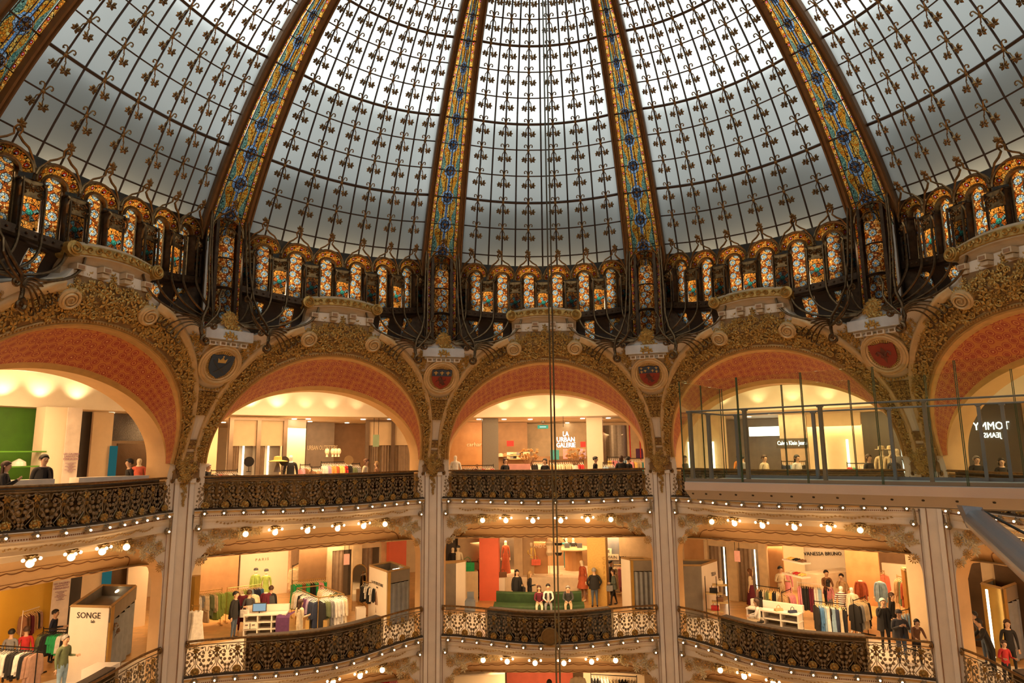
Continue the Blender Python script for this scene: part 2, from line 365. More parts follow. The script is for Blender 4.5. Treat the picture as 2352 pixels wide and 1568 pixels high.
# unseen ring wall added round the dome foot to shade the lowest panes
ow = MB().grid(lambda a, z: (14.2*sin(a), 14.2*cos(a), z), [2*pi*i/60 for i in range(61)], [3.0, 11.2]); struct('wall_shade_ring', ow.mesh('wall_shade_ring', M('shade_wall_dark', (.10, .095, .09), .6)))
OUTG = mk_clear('shade_shell', (.45, .46, .45), .02, .2); OUTG2 = mk_clear('shade_shell_dark', (.32, .33, .32), .02, .2)  # unseen tinted shells added outside the dome to step the lower panes darker
for n1, off in ((5, -.22), (2, -.38)):
    b = MB()
    for k in range(1, 11): b.grid(lambda s, n: bayloc(k, D(n, s*1.23 if abs(s) > 5.9 else s, off)), SS, [-1, 0, 1, 2, 3, 4, 5][:n1+2])
    struct('window_'+str(n1), b.mesh('shade_shell', OUTG if n1 == 5 else OUTG2))
# ---- ribs
def rib_pt(n, x, off=0.):   # pillar frame, x metres across
    r, z = dn(n); dr = -.02485*n-.4809; dz = -.05714*n+.9268; l = math.hypot(dr, dz)
    return Vector((x, r*cos(.06)-off*dz/l, z+off*dr/l))
O_R = Vector((0, 12.0, 7.3))
def halfw(n): return dn(n)[0]*sin(R(18)-WD/2)*1.02
NB = [-.9+i*.35 for i in range(43)]
glz = MB(); gls = MB()
def arcl(n): return n*.93
def gx(n): return halfw(n)-.2 if halfw(n) > .45 else halfw(n)*.55
glz.grid(lambda u, n: rib_pt(n, u*(gx(n)-.11), .16-.06*u*u), [-1, -.5, 0, .5, 1], NB, lambda u, n: (u*.42, arcl(n)+.46))
for sg in (-1, 1): gls.grid(lambda u, n: rib_pt(n, sg*(gx(n)-.1+u*.1), .10+.02*u), [0, 1], NB, lambda u, n: ((u-.5)*.16, arcl(n)))
rib_glass = glz.mesh('stained_glass', ST['rib'], O_R, True); rib_strip = gls.mesh('glass_border', ST['strip'], O_R)
rails = []
for sg in (-1, 1):
    b = MB()
    path = []
    for n in NB:
        p = rib_pt(n, 0, 0); q = rib_pt(n, 0, 1)-p; h = halfw(n); path.append((p+Vector((sg*h, 0, 0)), Vector((-sg, 0, 0)), q))
    wd = .2
    b.sweep(path, [(-.02, -.12), (-.02, .20), (.02, .26), (.06, .26), (.08, .22), (.12, .22), (.14, .27), (.18, .25), (.2, .12), (.2, .05)])
    rails.append(b.mesh('rib_rail', BRASSD if False else M('rib_paint', (.17, .08, .025), .45, .35, scale=6), O_R))
lead_me = [MB().tube([rib_pt(n, x*(gx(n)-.11), .19-.06*x*x) for n in NB], .013, 4).mesh('lead_bar', BARM, O_R) for x in (-1, -.33, 0, .33, 1)]
xbar_me = [MB().tube([rib_pt(n, x*gx(n), .17-.05*x*x) for x in (-1, -.5, 0, .5, 1)], .03 if n in (2, 5, 8, 11) else .018, 4).mesh('cross_bar', BARM, O_R) for n in range(0, 13)]
wb = MB()
wb.tube([(.15*cos(a), .15*sin(a), 0) for a in [2*pi*i/20 for i in range(20)]], .013, 4, closed=True); wb.lathe([(.05, -.01), (.045, .03), (.02, .04)], 10)
for i in range(14): a = 2*pi*i/14; wb.tube([(.04*cos(a), .04*sin(a), 0), (.14*cos(a), .14*sin(a), 0)], .007, 3)
wheel_me = wb.mesh('metal_rosette', BRASS)
def rib_m4(n, off=.2):
    p = rib_pt(n, 0, off); v = (rib_pt(n+.1, 0, off)-rib_pt(n-.1, 0, off)).normalized(); nn = Vector((1, 0, 0)).cross(v)
    sc_ = min(1, gx(n)/.42)
    return Matrix(((1*sc_, 0, 0, p.x-O_R.x), (0, v.y*sc_, nn.y, p.y-O_R.y), (0, v.z*sc_, nn.z, p.z-O_R.z), (0, 0, 0, 1)))
PNAME = {0: 'cropped rib at the upper left corner', 1: 'first full rib from the left', 2: 'rib just left of the middle panel', 3: 'rib just right of the middle panel', 4: 'rightmost rib', }
def pil(k): return (k-3+.5)   # pillar k sits half a bay right of bay k
for k in range(0, 6):
    kk = k+.5
    t = thing('dome_rib', f"stained glass dome rib in gilded frame, {PNAME.get(k, 'rib beyond the right edge')}", 'dome rib', bayloc(kk, O_R), bz(kk), 'stained glass ribs of the dome')
    obj('stained_glass', rib_glass, t); obj('glass_border', rib_strip, t)
    for m in rails: obj('rib_rail', m, t)
    for m in lead_me: obj('lead_bar', m, t)
    for m in xbar_me: obj('cross_bar', m, t)
    for n in range(0, 12): obj('metal_rosette', wheel_me, t, mat4=rib_m4(n))
# ---- arcade of small arches under the panels
O_A = Vector((0, 11.4, 5.0)); ZB = 4.98
def crest(s): return D(-.4, s)
def ufr(s):     # local frame of a unit: origin on the arcade line, x along, y outwards
    p = D(-.4, s); q = D(-.4, min(6.2, s+.4)); p0 = D(-.4, s-.4); x = (q-p0); x.z = 0; x.normalize(); y = Vector((-x.y, x.x, 0))
    if y.dot(Vector((p.x, p.y, 0))) < 0: y = -y
    return Matrix(((x.x, y.x, 0, p.x), (x.y, y.y, 0, p.y), (0, 0, 1, p.z), (0, 0, 0, 1)))
def arch_unit(Ro, Ri, Hw, kind=0):   # local: crest at z=0, arch centre z=-Ro
    fr = MB(); gl = MB(); wi = MB(); fin = MB()
    A = [pi*i/16 for i in range(17)]
    gl.grid(lambda a, r: (r*cos(a), -.10-.12*(r-Ri)/(Ro-Ri)*0+.14*(1-(r-Ri)/(Ro-Ri)), -Ro+r*sin(a)), A, [Ri, Ro], lambda a, r: ((r-Ri)-(Ro-Ri)/2, a*(Ro+Ri)/2*1.05))
    for r, w_, y in ((Ro, .03, -.12), (Ri, .025, 0.03), (Ri-.04, .02, .0)): fr.tube([(r*cos(a), y, -Ro+r*sin(a)) for a in A], w_, 5)
    fr.tube([((Ro+.05)*cos(a), -.08, -Ro+(Ro+.05)*sin(a)) for a in A], .02, 5)
    fr.grid(lambda a, y: ((Ri-.05)*cos(a), y, -Ro+(Ri-.05)*sin(a)), A, [0, .2])
    for sg in (-1, 1): fr.box((sg*(Hw+.055), .18, -1.0), (.09, .02, 1.6))
    # loop and flower finial
    for sg in (-1, 1):
        fin.tube([(sg*(Ro+.02), -.1, -Ro+.12), (sg*Ro*.92, -.1, -.2), (sg*Ro*.6, -.08, .02), (sg*.16, -.06, .1), (sg*.05, -.05, .2), (sg*.085, -.05, .30), (sg*.04, -.05, .37), (0, -.05, .385)], .026, 5)
    fin.ball((0, -.06, .29), .04, 5)
    fin.join(leaf_cluster(5, .13, .05, 3, .03, 1.1*pi), Matrix.Translation((0, -.06, .40)) @ Matrix.Rotation(pi/2, 4, 'X') @ Matrix.Rotation(-.05*pi, 4, 'Z'))
    # tall window with rounded head, set back
    y = .16; hw = Hw; zt = -Ro+.10; n = 8
    ol = [(-hw, ZL), (hw, ZL), (hw, zt)]+[(hw*cos(pi*i/n), zt+hw*sin(pi*i/n)) for i in range(1, n)]+[(-hw, zt)]
    wi.add([(x, y, z) for x, z in ol], [tuple(range(len(ol)))], 0, [(x, z) for x, z in ol])
    fr.tube([(x*1.02, y-.02, z) for x, z in ol], .022, 4, closed=True)
    fin.v = [(x_, y_-.62*max(0, z_+.15)-.03, z_) for x_, y_, z_ in fin.v]
    return gl, fr, wi, fin
ZL = -1.75
ga, fa, wa, fi = arch_unit(.49, .30, .20)
UG = (ga.mesh('arch_glass', ST['band']), fa.mesh('arch_frame', BRASS), wa.mesh('window_glass', ST['flower']), fi.mesh('finial', BRASS))
gr_, fr_, wr_, fir_ = arch_unit(.50, .31, .22)
# pier between arches: ornate capital, rosette glass, posts
pg = MB(); pf = MB(); pc = MB()
pg.add([(x, -.02, z) for x, z in ((-.2, -1.72), (.2, -1.72), (.2, -.9), (-.2, -.9))], [(0, 1, 2, 3)], 0, [(-.2, -.4), (.2, -.4), (.2, .42), (-.2, .42)])
for x in (-.23, .23):
    pf.tube([(x, -.05, -1.75), (x, -.05, -.55)], .025, 5); pf.box((x, .16, -1.15), (.04, .42, 1.2)); pf.ball((x, -.08, -.62), .04, 5)
pf.box((0, .12, -.56), (.54, .3, .05))
pc.box((0, 0, -.77), (.42, .1, .40))
for sg in (-1, 1):
    pc.tube([(sg*(.03+p[0]), -.07, -.74+p[1]) for p in spiral((.1, 0), .09, 1.5)], .018, 4); pc.tube([(sg*p[0], -.07, -.88+p[1]) for p in spiral((.16, 0), .05, 1.3)], .014, 4)
    pc.tube([(sg*.24, -.08, -1.0), (sg*.27, -.12, -.8), (sg*.22, -.14, -.66), (sg*.27, -.12, -.6)], .03, 5)
pc.ball((0, -.08, -.75), .055, 6); pc.join(leaf_cluster(6, .12, .04, 9), Matrix.Translation((0, -.06, -.75)) @ Matrix.Rotation(pi/2, 4, 'X'))
PG = (pg.mesh('rosette_glass', ST['cross']), pf.mesh('pier_frame', BRONZE), pc.mesh('pier_capital', BRASS))
# riveted beam
bm_ = MB(); PS = [-6.4+.4*i for i in range(33)]
def bp(s, off, z): m = ufr(max(-6.2, min(6.2, s))); return m @ Vector((0, off, -1.75-z*-1)) if False else Vector((m @ Vector((0, off, 0))).to_tuple()[:2]+((m @ Vector((0, 0, 0))).z-1.75+z,))
bm_.sweep([(bp(s, -.06, 0), Vector((0, 1, 0)), Vector((0, 0, 1))) for s in PS], [(0, .02), (-.08, .0), (-.08, -.2), (0, -.24), (.35, -.24), (.35, .02)], close=True)
for i in range(1, 32): bm_.ball(bp(-6+12*i/32, -.15, -.1), .035, 4)
beam_me = bm_.mesh('riveted_beam', BRONZE, O_A)
# sloping dark apron below the beam with its glass lights
TOPX, TOPZ = (0, 1.0, 1.08, 1.25, 1.5, 1.9, 2.4, 3.0, 3.4, 4.2), (4.6, 4.55, 4.35, 4.12, 3.98, 3.92, 3.76, 3.52, 3.4, 3.35)
def T(x): return lerp(TOPX, TOPZ, abs(x))
def apron(s, v):
    a = bp(s, .05, -.2); x = a.x*1.03; zt = T(x)-.15
    y0 = a.y; y1 = a.y+.35
    return Vector((a.x*(1-v)+x*v, y0+(y1-y0)*v**.6+.12*sin(pi*v), a.z+(min(zt, a.z-.3)-a.z)*v))
AG = (-5.1, -3.3, 3.3, 5.1); S2 = sorted(set([round(s, 3) for s in PS]+[round(c+d_, 3) for c in AG for d_ in (-.35, .35)])); V2 = [0, .1, .3, .5, .7, .85, 1]; apb = MB()
for i in range(len(S2)-1):
    for j in range(6):
        sm = (S2[i]+S2[i+1])/2
        if any(abs(sm-c) < .35 for c in AG) and 0 < j < 5: continue
        apb.grid(apron, S2[i:i+2], V2[j:j+2])
apr_me = apb.mesh('dark_apron', M('apron_dark', (.045, .028, .018), .6, .2), O_A)
apg = []
for s0 in (-5.1, -3.3, 3.3, 5.1):
    b = MB(); b.grid(lambda u, v: apron(s0+u, .1+v*.75)-Vector((0, .05, 0)), [-.35, 0, .35], [i/6 for i in range(7)], lambda u, v: (u*.55, v*.95)); apg.append(b.mesh('apron_glass', ST['flower'], O_A))
def bez(a, b, c, d, n=12): return [a*((1-t)**3)+b*(3*t*(1-t)**2)+c*(3*t*t*(1-t))+d*(t**3) for t in [i/n for i in range(n+1)]]
arm_me = []
for sg in (-1, 1):
    for i, s in enumerate((5.5, 4.45, 3.55, 2.45, 1.55)):
        a = bp(sg*s, -.13, 1.15); b0 = bp(sg*s, -.16, -.1); e = Vector((sg*(3.34-.05*i), 11.0, 3.92-.03*i)); e0 = e+Vector((-sg*(.1+.25*i), .12, .02-.02*i))
        arm_me.append(MB().tube([a, a+Vector((0, -.03, -.3))]+bez(b0, b0+Vector((0, -.05, -.35-.08*i)), e0+Vector((-sg*(.12+.12*i), 0, .02)), e), [.03, .03]+[.036]*13, 6).mesh('curved_arm', BRKT, O_A))
for k in range(1, 6):
    t = thing('stained_glass_arcade', f'arcade of six small stained glass arches under the {POS[k]} dome panel', 'arcade', bayloc(k, O_A), bz(k), 'stained glass arcades at the foot of the dome')
    obj('riveted_beam', beam_me, t); obj('dark_apron', apr_me, t)
    for m in apg: obj('apron_glass', m, t)
    for m in arm_me: obj('curved_arm', m, t)
    TO = Matrix.Translation(-O_A)
    for s in (-5, -3, -1, 1, 3, 5):
        a = obj('arch_frame', UG[1], t, mat4=TO @ ufr(s)); obj('arch_glass', UG[0], a); obj('window_glass', UG[2], a); obj('finial', UG[3], a)
    for s in (-6, -4, -2, 0, 2, 4, 6):
        if s == -6 : m4 = ufr(-5.85)
        elif s == 6: m4 = ufr(5.85)
        else: m4 = ufr(s)
        a = obj('pier_frame', PG[1], t, mat4=TO @ m4); obj('rosette_glass', PG[0], a); obj('pier_capital', PG[2], a)
# lamps fixed behind the arcade glass
for k in range(1, 6):
    for s in (-4, 0, 4):
        p = ufr(s) @ Vector((0, 1.0, -1.35)); lamp('arcade_backlight', 'POINT', bayloc(k, p), 60, (1, .74, .46), .25)
    for s in (-5, -3, -1, 1, 3, 5): lamp('arcade_backlight', 'POINT', bayloc(k, ufr(s) @ Vector((0, .42, -.05))), 17, (1, .74, .46), .1)
    p = Vector((0, 12.9, 6.1)); lamp('arcade_backlight', 'POINT', bayloc(k+.5, p), 30, (1, .74, .46), .25)
# ---- stained glass column under every rib and the iron scroll feet
O_C = Vector((0, 11.9, 4.0))
cg = MB(); cf = MB(); rods = []
HN = [pi*i/10 for i in range(11)]
cg.grid(lambda a, z: (.27*cos(a), 12.05-.27*sin(a), z), HN, [3.75, 4.7, 5.7, 6.6], lambda a, z: (.27*(pi/2-a), z))
for z in (3.95, 4.95, 5.0, 5.9): cf.tube([(.29*cos(a), 12.05-.29*sin(a), z) for a in HN], .025, 4)
cf.tube([(.29*cos(a), 12.05-.29*sin(a)*0-.27, 6.55+.29*sin(a)) for a in HN], .02, 4)
for sg in (-1, 1): cf.box((sg*.34, 12.0, 5.4), (.1, .3, 3.3)); cf.box((sg*.95, 12.22, 5.2), (.9, .05, 3.9)); cf.box((sg*.60, 12.5, 5.3), (.04, 1.0, 3.9)); cf.box((sg*1.36, 12.5, 5.2), (.04, .6, 3.9))
so = MB()
for sg in (-1, 1): so.add([(sg*.40, 11.98, 3.7), (sg*.52, 11.98, 3.7), (sg*.52, 11.98, 6.8), (sg*.40, 11.98, 6.8)], [(0, 1, 2, 3)], 0, [(-.06, 0), (.06, 0), (.06, 3.1), (-.06, 3.1)])
col_me = (cg.mesh('column_glass', ST['flower'], O_C, True), cf.mesh('column_frame', BRONZE, O_C), so.mesh('glass_strip', ST['strip'], O_C))
wh2 = Matrix.Translation((0, 11.74-11.9, 6.72-4.0)) @ Matrix.Rotation(pi/2, 4, 'X')
ha = Matrix.Translation((0, 12.02-11.9, 7.18-4.0))
for sg in (-1, 1):
    b = MB(); x = sg*.62
    b.tube([(sg*.58, 11.82, 7.5), (x, 11.75, 6.6), (sg*.66, 11.65, 5.5), (sg*.70, 11.45, 4.7), (sg*.82, 11.25, 4.2), (sg*1.0, 11.12, 3.85), (sg*1.06, 11.1, 3.5), (sg*1.0, 11.08, 3.25)], [.035]*4+[.045]*4, 6)
    b.tube([(sg*.52, 11.85, 7.2), (sg*.55, 11.75, 6.0), (sg*.56, 11.6, 4.9), (sg*.62, 11.35, 4.1), (sg*.7, 11.2, 3.85), (sg*.85, 11.1, 3.68), (sg*.95, 11.05, 3.6)], .03, 6)
    rods.append(b.mesh('iron_rod', BRKT, O_C))
    c = MB()   # big S foot and the fan of whips
    c.tube([(sg*(1.0+.0*t), 11.05, 3.3) for t in (0,)]+[(sg*(.93+p[0]), 11.02, 3.18+p[1]) for p in spiral((0, 0), .15, 1.3, 1.2, -1)], [.05]*8+[.035]*8, 6)
    c.tube([(sg*.4, 11.3, 4.75), (sg*.52, 11.2, 4.5), (sg*.5, 11.15, 4.2), (sg*.62, 11.1, 3.95), (sg*.8, 11.05, 3.75), (sg*.98, 11.02, 3.55)]+[(sg*(.72+p[0]), 11.0, 3.62+p[1]) for p in spiral((0, 0), .1, 1.2, 0, -1)], .032, 6)
    c.tube([(sg*(.42+p[0]), 11.3, 4.62+p[1]) for p in spiral((0, 0), .1, 1.4, pi/2)], .03, 5)
    for j in range(5):
        L = 1.9-.22*j; z0 = 3.72-.06*j; e = Vector((sg*(1.0+L*.62), 11.16+.03*j, z0-.05*j-.03))
        P = bez(Vector((sg*1.0, 11.08, 3.6-.05*j)), Vector((sg*1.05, 11.1, z0+.22)), Vector((sg*(1.0+L*.4), 11.2, z0+.25)), e, 9)
        c.tube(P+[e+Vector((sg*(-.05+.08*cos(q)), 0, -.1+.08*sin(q))) for q in (1.2, .3, -.8, -1.9, -3)], [.022]*10+[.02]*5, 5)
    rods.append(c.mesh('scroll_foot', BRKT, O_C))
hood = (gr_.mesh('arch_glass', ST['band']), fr_.mesh('arch_frame', BRASS), fir_.mesh('finial', BRASS))
CN = {0: 'at the left edge', 1: 'left of the blue crest wall, above it', 2: 'above the crest with three lilies', 3: 'above the crest sprinkled with lilies', 4: 'above the plain red crest', 5: 'beyond the right edge'}
for k in range(0, 6):
    kk = k+.5
    t = thing('stained_glass_column', f'round stained glass column with bronze scroll feet at the foot of a rib, {CN[k]}', 'column', bayloc(kk, O_C), bz(kk), 'stained glass columns below the ribs')
    obj('column_frame', col_me[1], t); obj('column_glass', col_me[0], t, mat4=None); obj('glass_strip', col_me[2], t)
    for i, m in enumerate(rods): obj(('iron_rod', 'scroll_foot')[i % 2], m, t)
    obj('metal_rosette', wheel_me, t, mat4=wh2)
    for m in hood: obj(m.name.split('.')[0], m, t, mat4=ha)
# ================================================================ GILDED ARCHES (top gallery)
def Rp(z):
    if z <= -.74: return 13.7
    return max(11.35, 13.7-1.62*((z+.74)/3.42)**1.3)
def Sy(x, z):    # front face of the arch wall, bay frame
    rp = Rp(z); yp = rp*cos(R(18)); xp = rp*sin(R(18)); b = lerp((-.7, 3.6, 6), (0, .58, .6), z)
    return yp+b*(1-min(1, abs(x)/xp)**2)
def SP(x, z, off=0.): 
    dz = (Sy(x, z+.05)-Sy(x, z-.05))/.1; l = sqrt(1+dz*dz); return Vector((x, Sy(x, z)-off/l, z-off*(-dz)/l*-1 if False else z+off*dz/l))
def SN(x, z): 
    dz = (Sy(x, z+.05)-Sy(x, z-.05))/.1; dx = (Sy(x+.05, z)-Sy(x-.05, z))/.1; return Vector((dx, -1, dz)).normalized()
ZE = -.2
def ell(a, b, t): return (a*cos(t), ZE+b*sin(t))
PH = [pi*i/72 for i in range(73)]
def zlow(x): return x
E1 = (3.62, 3.40); E2 = (3.72, 3.58); E3 = (3.90, 4.28); E4 = (3.96, 4.40); EB = (3.74, 2.42)
def outer(t):
    c, s_ = cos(t), sin(t)
    # ray from (0,ZE) in ellipse direction out to the pillar line or the top outline
    lo, hi = 1.0, 2.2
    dx, dz = E1[0]*c, E1[1]*s_
    for _ in range(30):
        m_ = (lo+hi)/2; x, z = dx*m_, ZE+dz*m_
        if abs(x) > Rp(z)*sin(R(18)) or z > T(x): hi = m_
        else: lo = m_
    return dx*lo, ZE+dz*lo
O_W = Vector((0, 13.0, -1.7))
OUT = [outer(t) for t in PH]; IN = [ell(*E1, t) for t in PH]
wf = MB()
wf.grid(lambda i, v: SP(IN[i][0]*(1-v)+OUT[i][0]*v, IN[i][1]*(1-v)+OUT[i][1]*v), list(range(73)), [0, .2, .4, .6, .8, 1])
for sg in (-1, 1): wf.grid(lambda x, z: (sg*x, Sy(x, z), z), [3.62, 3.9, 4.235], [-1.75, -1.2, -.7, -.45, ZE], flip=sg < 0)
# shelf on top going back to the dome foot
wf.grid(lambda i, v: (Vector(SP(*OUT[i]))+Vector((0, .9*v, .12*v))), [i for i in range(73) if OUT[i][1] > 2.6], [0, 1])
wall_me = wf.mesh('plaster_face', CREAM, O_W)
# soffit: inner gold, red flowers, gold, then the plain reveal
def sof(t, v):
    a = (E1[0]*(1-v)+EB[0]*v, E1[1]*(1-v)+EB[1]*v); x, z = ell(a[0], a[1], t); f = ell(*E1, t); y0 = Sy(*f); y1 = 13.25
    return Vector((x, y0+(y1-y0)*v**.8 if y1 > y0 else y0, z))
def sofu(t, v): return (t*3.6, v*1.35)
soff_red = MB().grid(sof, PH, [.07, .25, .5, .7, .86], sofu).mesh('red_soffit', REDS, O_W)
sg_ = MB().grid(sof, PH, [0, .035, .07], sofu); sg_.grid(sof, PH, [.86, .93, 1.], sofu); soff_gold = sg_.mesh('gold_border', GOLDP, O_W)
rv = MB().grid(lambda t, v: sof(t, 1)+Vector((0, v, 0)), PH, [0, .75]); 
for sg in (-1, 1): rv.grid(lambda y, z: (sg*EB[0], y, z), [13.0, 14.0], [-1.75, ZE], flip=sg > 0)
reveal_me = rv.mesh('plain_reveal', CREAM2, O_W)
def path_of(fn, off=0.):    # (point, outward in surface, normal)
    P = []
    for i, t in enumerate(PH):
        x, z = fn(t); p = SP(x, z, off); x2, z2 = fn(min(pi, t+.02)); x1, z1 = fn(max(0, t-.02)); tn = Vector((x1-x2, Sy(x1, z1)-Sy(x2, z2), z1-z2)).normalized(); nm = SN(x, z); P.append((p, tn.cross(nm)*-1, nm))
    return P
im = MB().sweep(path_of(lambda t: ell(E1[0]+.02, E1[1]+.02, t)), [(-.03, -.02), (-.02, .05), (.03, .06), (.05, .03), (.09, .03), (.12, .06), (.15, .03), (.15, -.02)])
for i in range(0, 144):
    t = pi*(i+.5)/144; x, z = ell(E1[0]+.11, E1[1]+.11, t); p = SP(x, z, .05); im.box(p, (.035, .05, .05))
im_me = im.mesh('beaded_moulding', GOLDP, O_W)
gb = MB().grid(lambda t, v: SP(*ell(E2[0]*(1-v)+E3[0]*v, E2[1]*(1-v)+E3[1]*v, t), .02), PH, [0, .5, 1])
gb.grid(lambda x, v: SP(x, 3.3+v*.98, .025), [-1.02+.17*i for i in range(13)], [0, .25, .5, .75, 1]); ground_me = gb.mesh('relief_ground', GOLDD, O_W)
def inband(x, z, e1, e2):
    a = (x/e1[0])**2+((z-ZE)/e1[1])**2; b = (x/e2[0])**2+((z-ZE)/e2[1])**2; return a > 1 and b < 1
rnd = random.Random(4); rl = MB()
gx_ = .16
for i in range(-26, 27):
    for j in range(0, 30):
        x = i*gx_+rnd.uniform(-.05, .05); z = -.5+j*gx_+rnd.uniform(-.05, .05)+(i % 2)*.08
        ok = (z > ZE+.3 and inband(x, z, (E2[0]+.02, E2[1]+.04), (E3[0]+.02, E3[1]+.04))) or (abs(x) < .98 and 3.42 < z < 4.22)
        if not ok: continue
        u = rnd.random(); c = CL[0 if u < .33 else 1 if u < .55 else 2 if u < .72 else 3 if u < .84 else 4]
        rl.join(c, frame3(SP(x, z, .04+rnd.uniform(0, .03)), SN(x, z), rnd.uniform(0, 6.3)) @ Matrix.Scale(rnd.uniform(.85, 1.1), 4))
for t in [pi*q/64 for q in range(1, 64)]:
    for fr2 in (.25, .75):
        x, z = ell(E2[0]*(1-fr2)+E3[0]*fr2, E2[1]*(1-fr2)+E3[1]*fr2, t)
        if z > .9 : continue
        rl.join(CL[rnd.randrange(3)], frame3(SP(x, z, .05), SN(x, z), rnd.uniform(0, 6)) @ Matrix.Scale(.62, 4))
relief_me = rl.mesh('leaf_relief', GOLD, O_W)
om_me = []; vol_me = []
for sg in (-1, 1):
    P = []
    for i in range(61):
        t = i/60*1.24; x, z = ell(*E4, t) if i < 61 else 0
        if t > .95: f = (t-.95)/.29; 
        x = sg*x; p = SP(x, z, .0); x2, z2 = ell(*E4, t+.02); tn = Vector((sg*x2-x, 0, z2-z)).normalized(); nm = SN(x, z); o_ = tn.cross(nm); o_ = o_ if o_.dot(Vector((x, 0, z-ZE))) > 0 else -o_; P.append((p, o_, nm))
    w_ = lambda i: .075+.085*(i/60)**1.5
    b = MB(); V = []; pr = [(-1.0, 0), (-.9, .5), (-.55, .75), (-.2, .7), (.1, 1.0), (.6, .9), (1.0, .3), (1.0, 0)]; n = len(pr); F = []
    for i, (o_, a, c_) in enumerate(P):
        for q in pr: V.append(o_+a*q[0]*w_(i)+c_*q[1]*(.08+.06*i/60))
    for i in range(60):
        for q in range(n-1): F.append((i*n+q, i*n+q+1, (i+1)*n+q+1, (i+1)*n+q))
    b.add(V, F); om_me.append(b.mesh('outer_moulding', MOULD, O_W, True))
    c = Vector((sg*1.09, 0, 3.70)); b = MB(); b.lathe([(.27, -.05), (.27, .12), (.22, .15), (.02, .16)], 20, M=frame3(SP(c.x, c.z, .0), SN(c.x, c.z)))
    m4 = frame3(SP(c.x, c.z, .175), SN(c.x, c.z)); sp_ = spiral((0, 0), .235, 2.4, pi/2, sg, 40, 0); b.tube([m4 @ Vector(p) for p in sp_], [.034]*20+[.024]*21, 5)
    vol_me.append(b.mesh('scroll_volute', MOULD, O_W))
# cornice on consoles above the bib
CRV = [-1.16+.116*i for i in range(21)]
def cpt(x, o_, z): return Vector((x, 11.62-.14*(1-(x/1.16)**2)-o_, z+.10*(1-(x/1.16)**2)))
cor = MB(); cor.sweep([(cpt(x, 0, 4.55), Vector((0, -1, 0)), Vector((0, 0, 1))) for x in CRV], [(-.55, -.25), (.0, -.3), (.04, -.1), (.14, -.02), (.2, .06), (.24, .1), (.30, .14), (.30, .44), (.2, .50), (-.6, .52), (-.9, .3)], close=True)
cor_me = cor.mesh('cornice', M('warm_stone', (.60, .47, .30), .6), O_W)
cg_ = MB(); cg_.sweep([(cpt(x, .31, 4.72), Vector((0, -1, 0)), Vector((0, 0, 1))) for x in CRV], [(0, 0), (.03, .02), (.02, .2), (0, .24)])
for i in range(10):
    x = -1.0+i*.222; cg_.tube([cpt(x+p[0], .35, 4.84+p[1]) for p in spiral((0, 0), .09, 1.4, i*pi, (-1)**i, 12)], .026, 4)
for sg in (-1, 1): cg_.lathe([(.19, -.1), (.19, .42), (.02, .44)], 14, M=Matrix.Translation(cpt(sg*1.16, .02, 4.84)) @ Matrix.Rotation(pi/2, 4, 'X')); cg_.tube([cpt(sg*1.16, .48, 4.84)+Vector((p[0], 0, p[1])) for p in spiral((0, 0), .15, 2, pi/2, sg, 30)], .024, 4)
cgold_me = cg_.mesh('gilded_frieze', GOLD, O_W)
cons = MB().box((0, -.10, 0), (.23, .30, .14)); cons.box((0, -.255, -.005), (.15, .02, .08), mi=1); cons.box((0, -.05, -.14), (.2, .3, .1)); cons_me = cons.mesh('console_block', [M('warm_stone', (.60, .47, .30)), M('red_brown_inset', (.34, .19, .09), .6)])
lfc = MB(); 
for x in (-.62, 0, .62):
    for q in range(4): lfc.join(CL[q % 3], frame3(cpt(x+rnd.uniform(-.08, .08), .12, 4.36-.07*q), (0, -1, -.5), q) @ Matrix.Scale(.7, 4))
leafc_me = lfc.mesh('leaf_spray', GOLD, O_W)
AN = {1: 'cropped at the left edge', 2: 'second from the left', 3: 'in the middle, behind the hanging cables', 4: 'above the glass walkway', 5: 'cropped at the right edge'}
for k in range(1, 6):
    t = thing('gilded_arch', f'great gilded arch with red soffit, {AN[k]}', 'arch', bayloc(k, O_W), bz(k), 'great gilded arches of the top gallery')
    obj('plaster_face', wall_me, t); obj('red_soffit', soff_red, t); obj('gold_border', soff_gold, t); obj('plain_reveal', reveal_me, t)
    obj('beaded_moulding', im_me, t); g = obj('relief_ground', ground_me, t); obj('leaf_relief', relief_me, g)
    for m in om_me: obj('outer_moulding', m, t)
    for m in vol_me: obj('scroll_volute', m, t)
    c = obj('cornice', cor_me, t); obj('gilded_frieze', cgold_me, c); obj('leaf_spray', leafc_me, t)
    for x in (-.93, -.31, .31, .93): obj('console_block', cons_me, t, mat4=Matrix.Translation(cpt(x, .1, 4.42)-O_W))
# ---- crest wall pieces on the pillars
O_S = Vector((0, 13.0, 1.0))
def sp_pt(x, z, off=0.): return Vector((x, Rp(z)-off-.02, z))
def sp_n(z): d = (Rp(z+.05)-Rp(z-.05))/.1; return Vector((0, -1, d)).normalized()
def relief_on(b, pts, sc_=1., seed=0):
    rn = random.Random(seed)
    for x, z in pts: b.join(CL[rn.choice((0, 1, 2, 0, 1, 3, 4))], frame3(sp_pt(x, z, .05+rn.uniform(0, .03)), sp_n(z), rn.uniform(0, 6)) @ Matrix.Scale(sc_, 4))
pan = MB(); pang = MB()
def quad_panel(z0, w0, z1, w1, sc_, seed):
    P = [sp_pt(-w0, z0, .03), sp_pt(w0, z0, .03), sp_pt(w1, z1, .03), sp_pt(-w1, z1, .03)]; pang.add(P, [(0, 1, 2, 3)])
    pts = []; nz_ = max(2, int((z1-z0)/.11))
    for j in range(nz_):
        f = (j+.5)/nz_; w_ = w0+(w1-w0)*f; nx = max(2, int(2*w_/.12))
        for i in range(nx): pts.append((-w_+2*w_*(i+.5)/nx, z0+(z1-z0)*f))
    relief_on(pan, pts, sc_, seed)
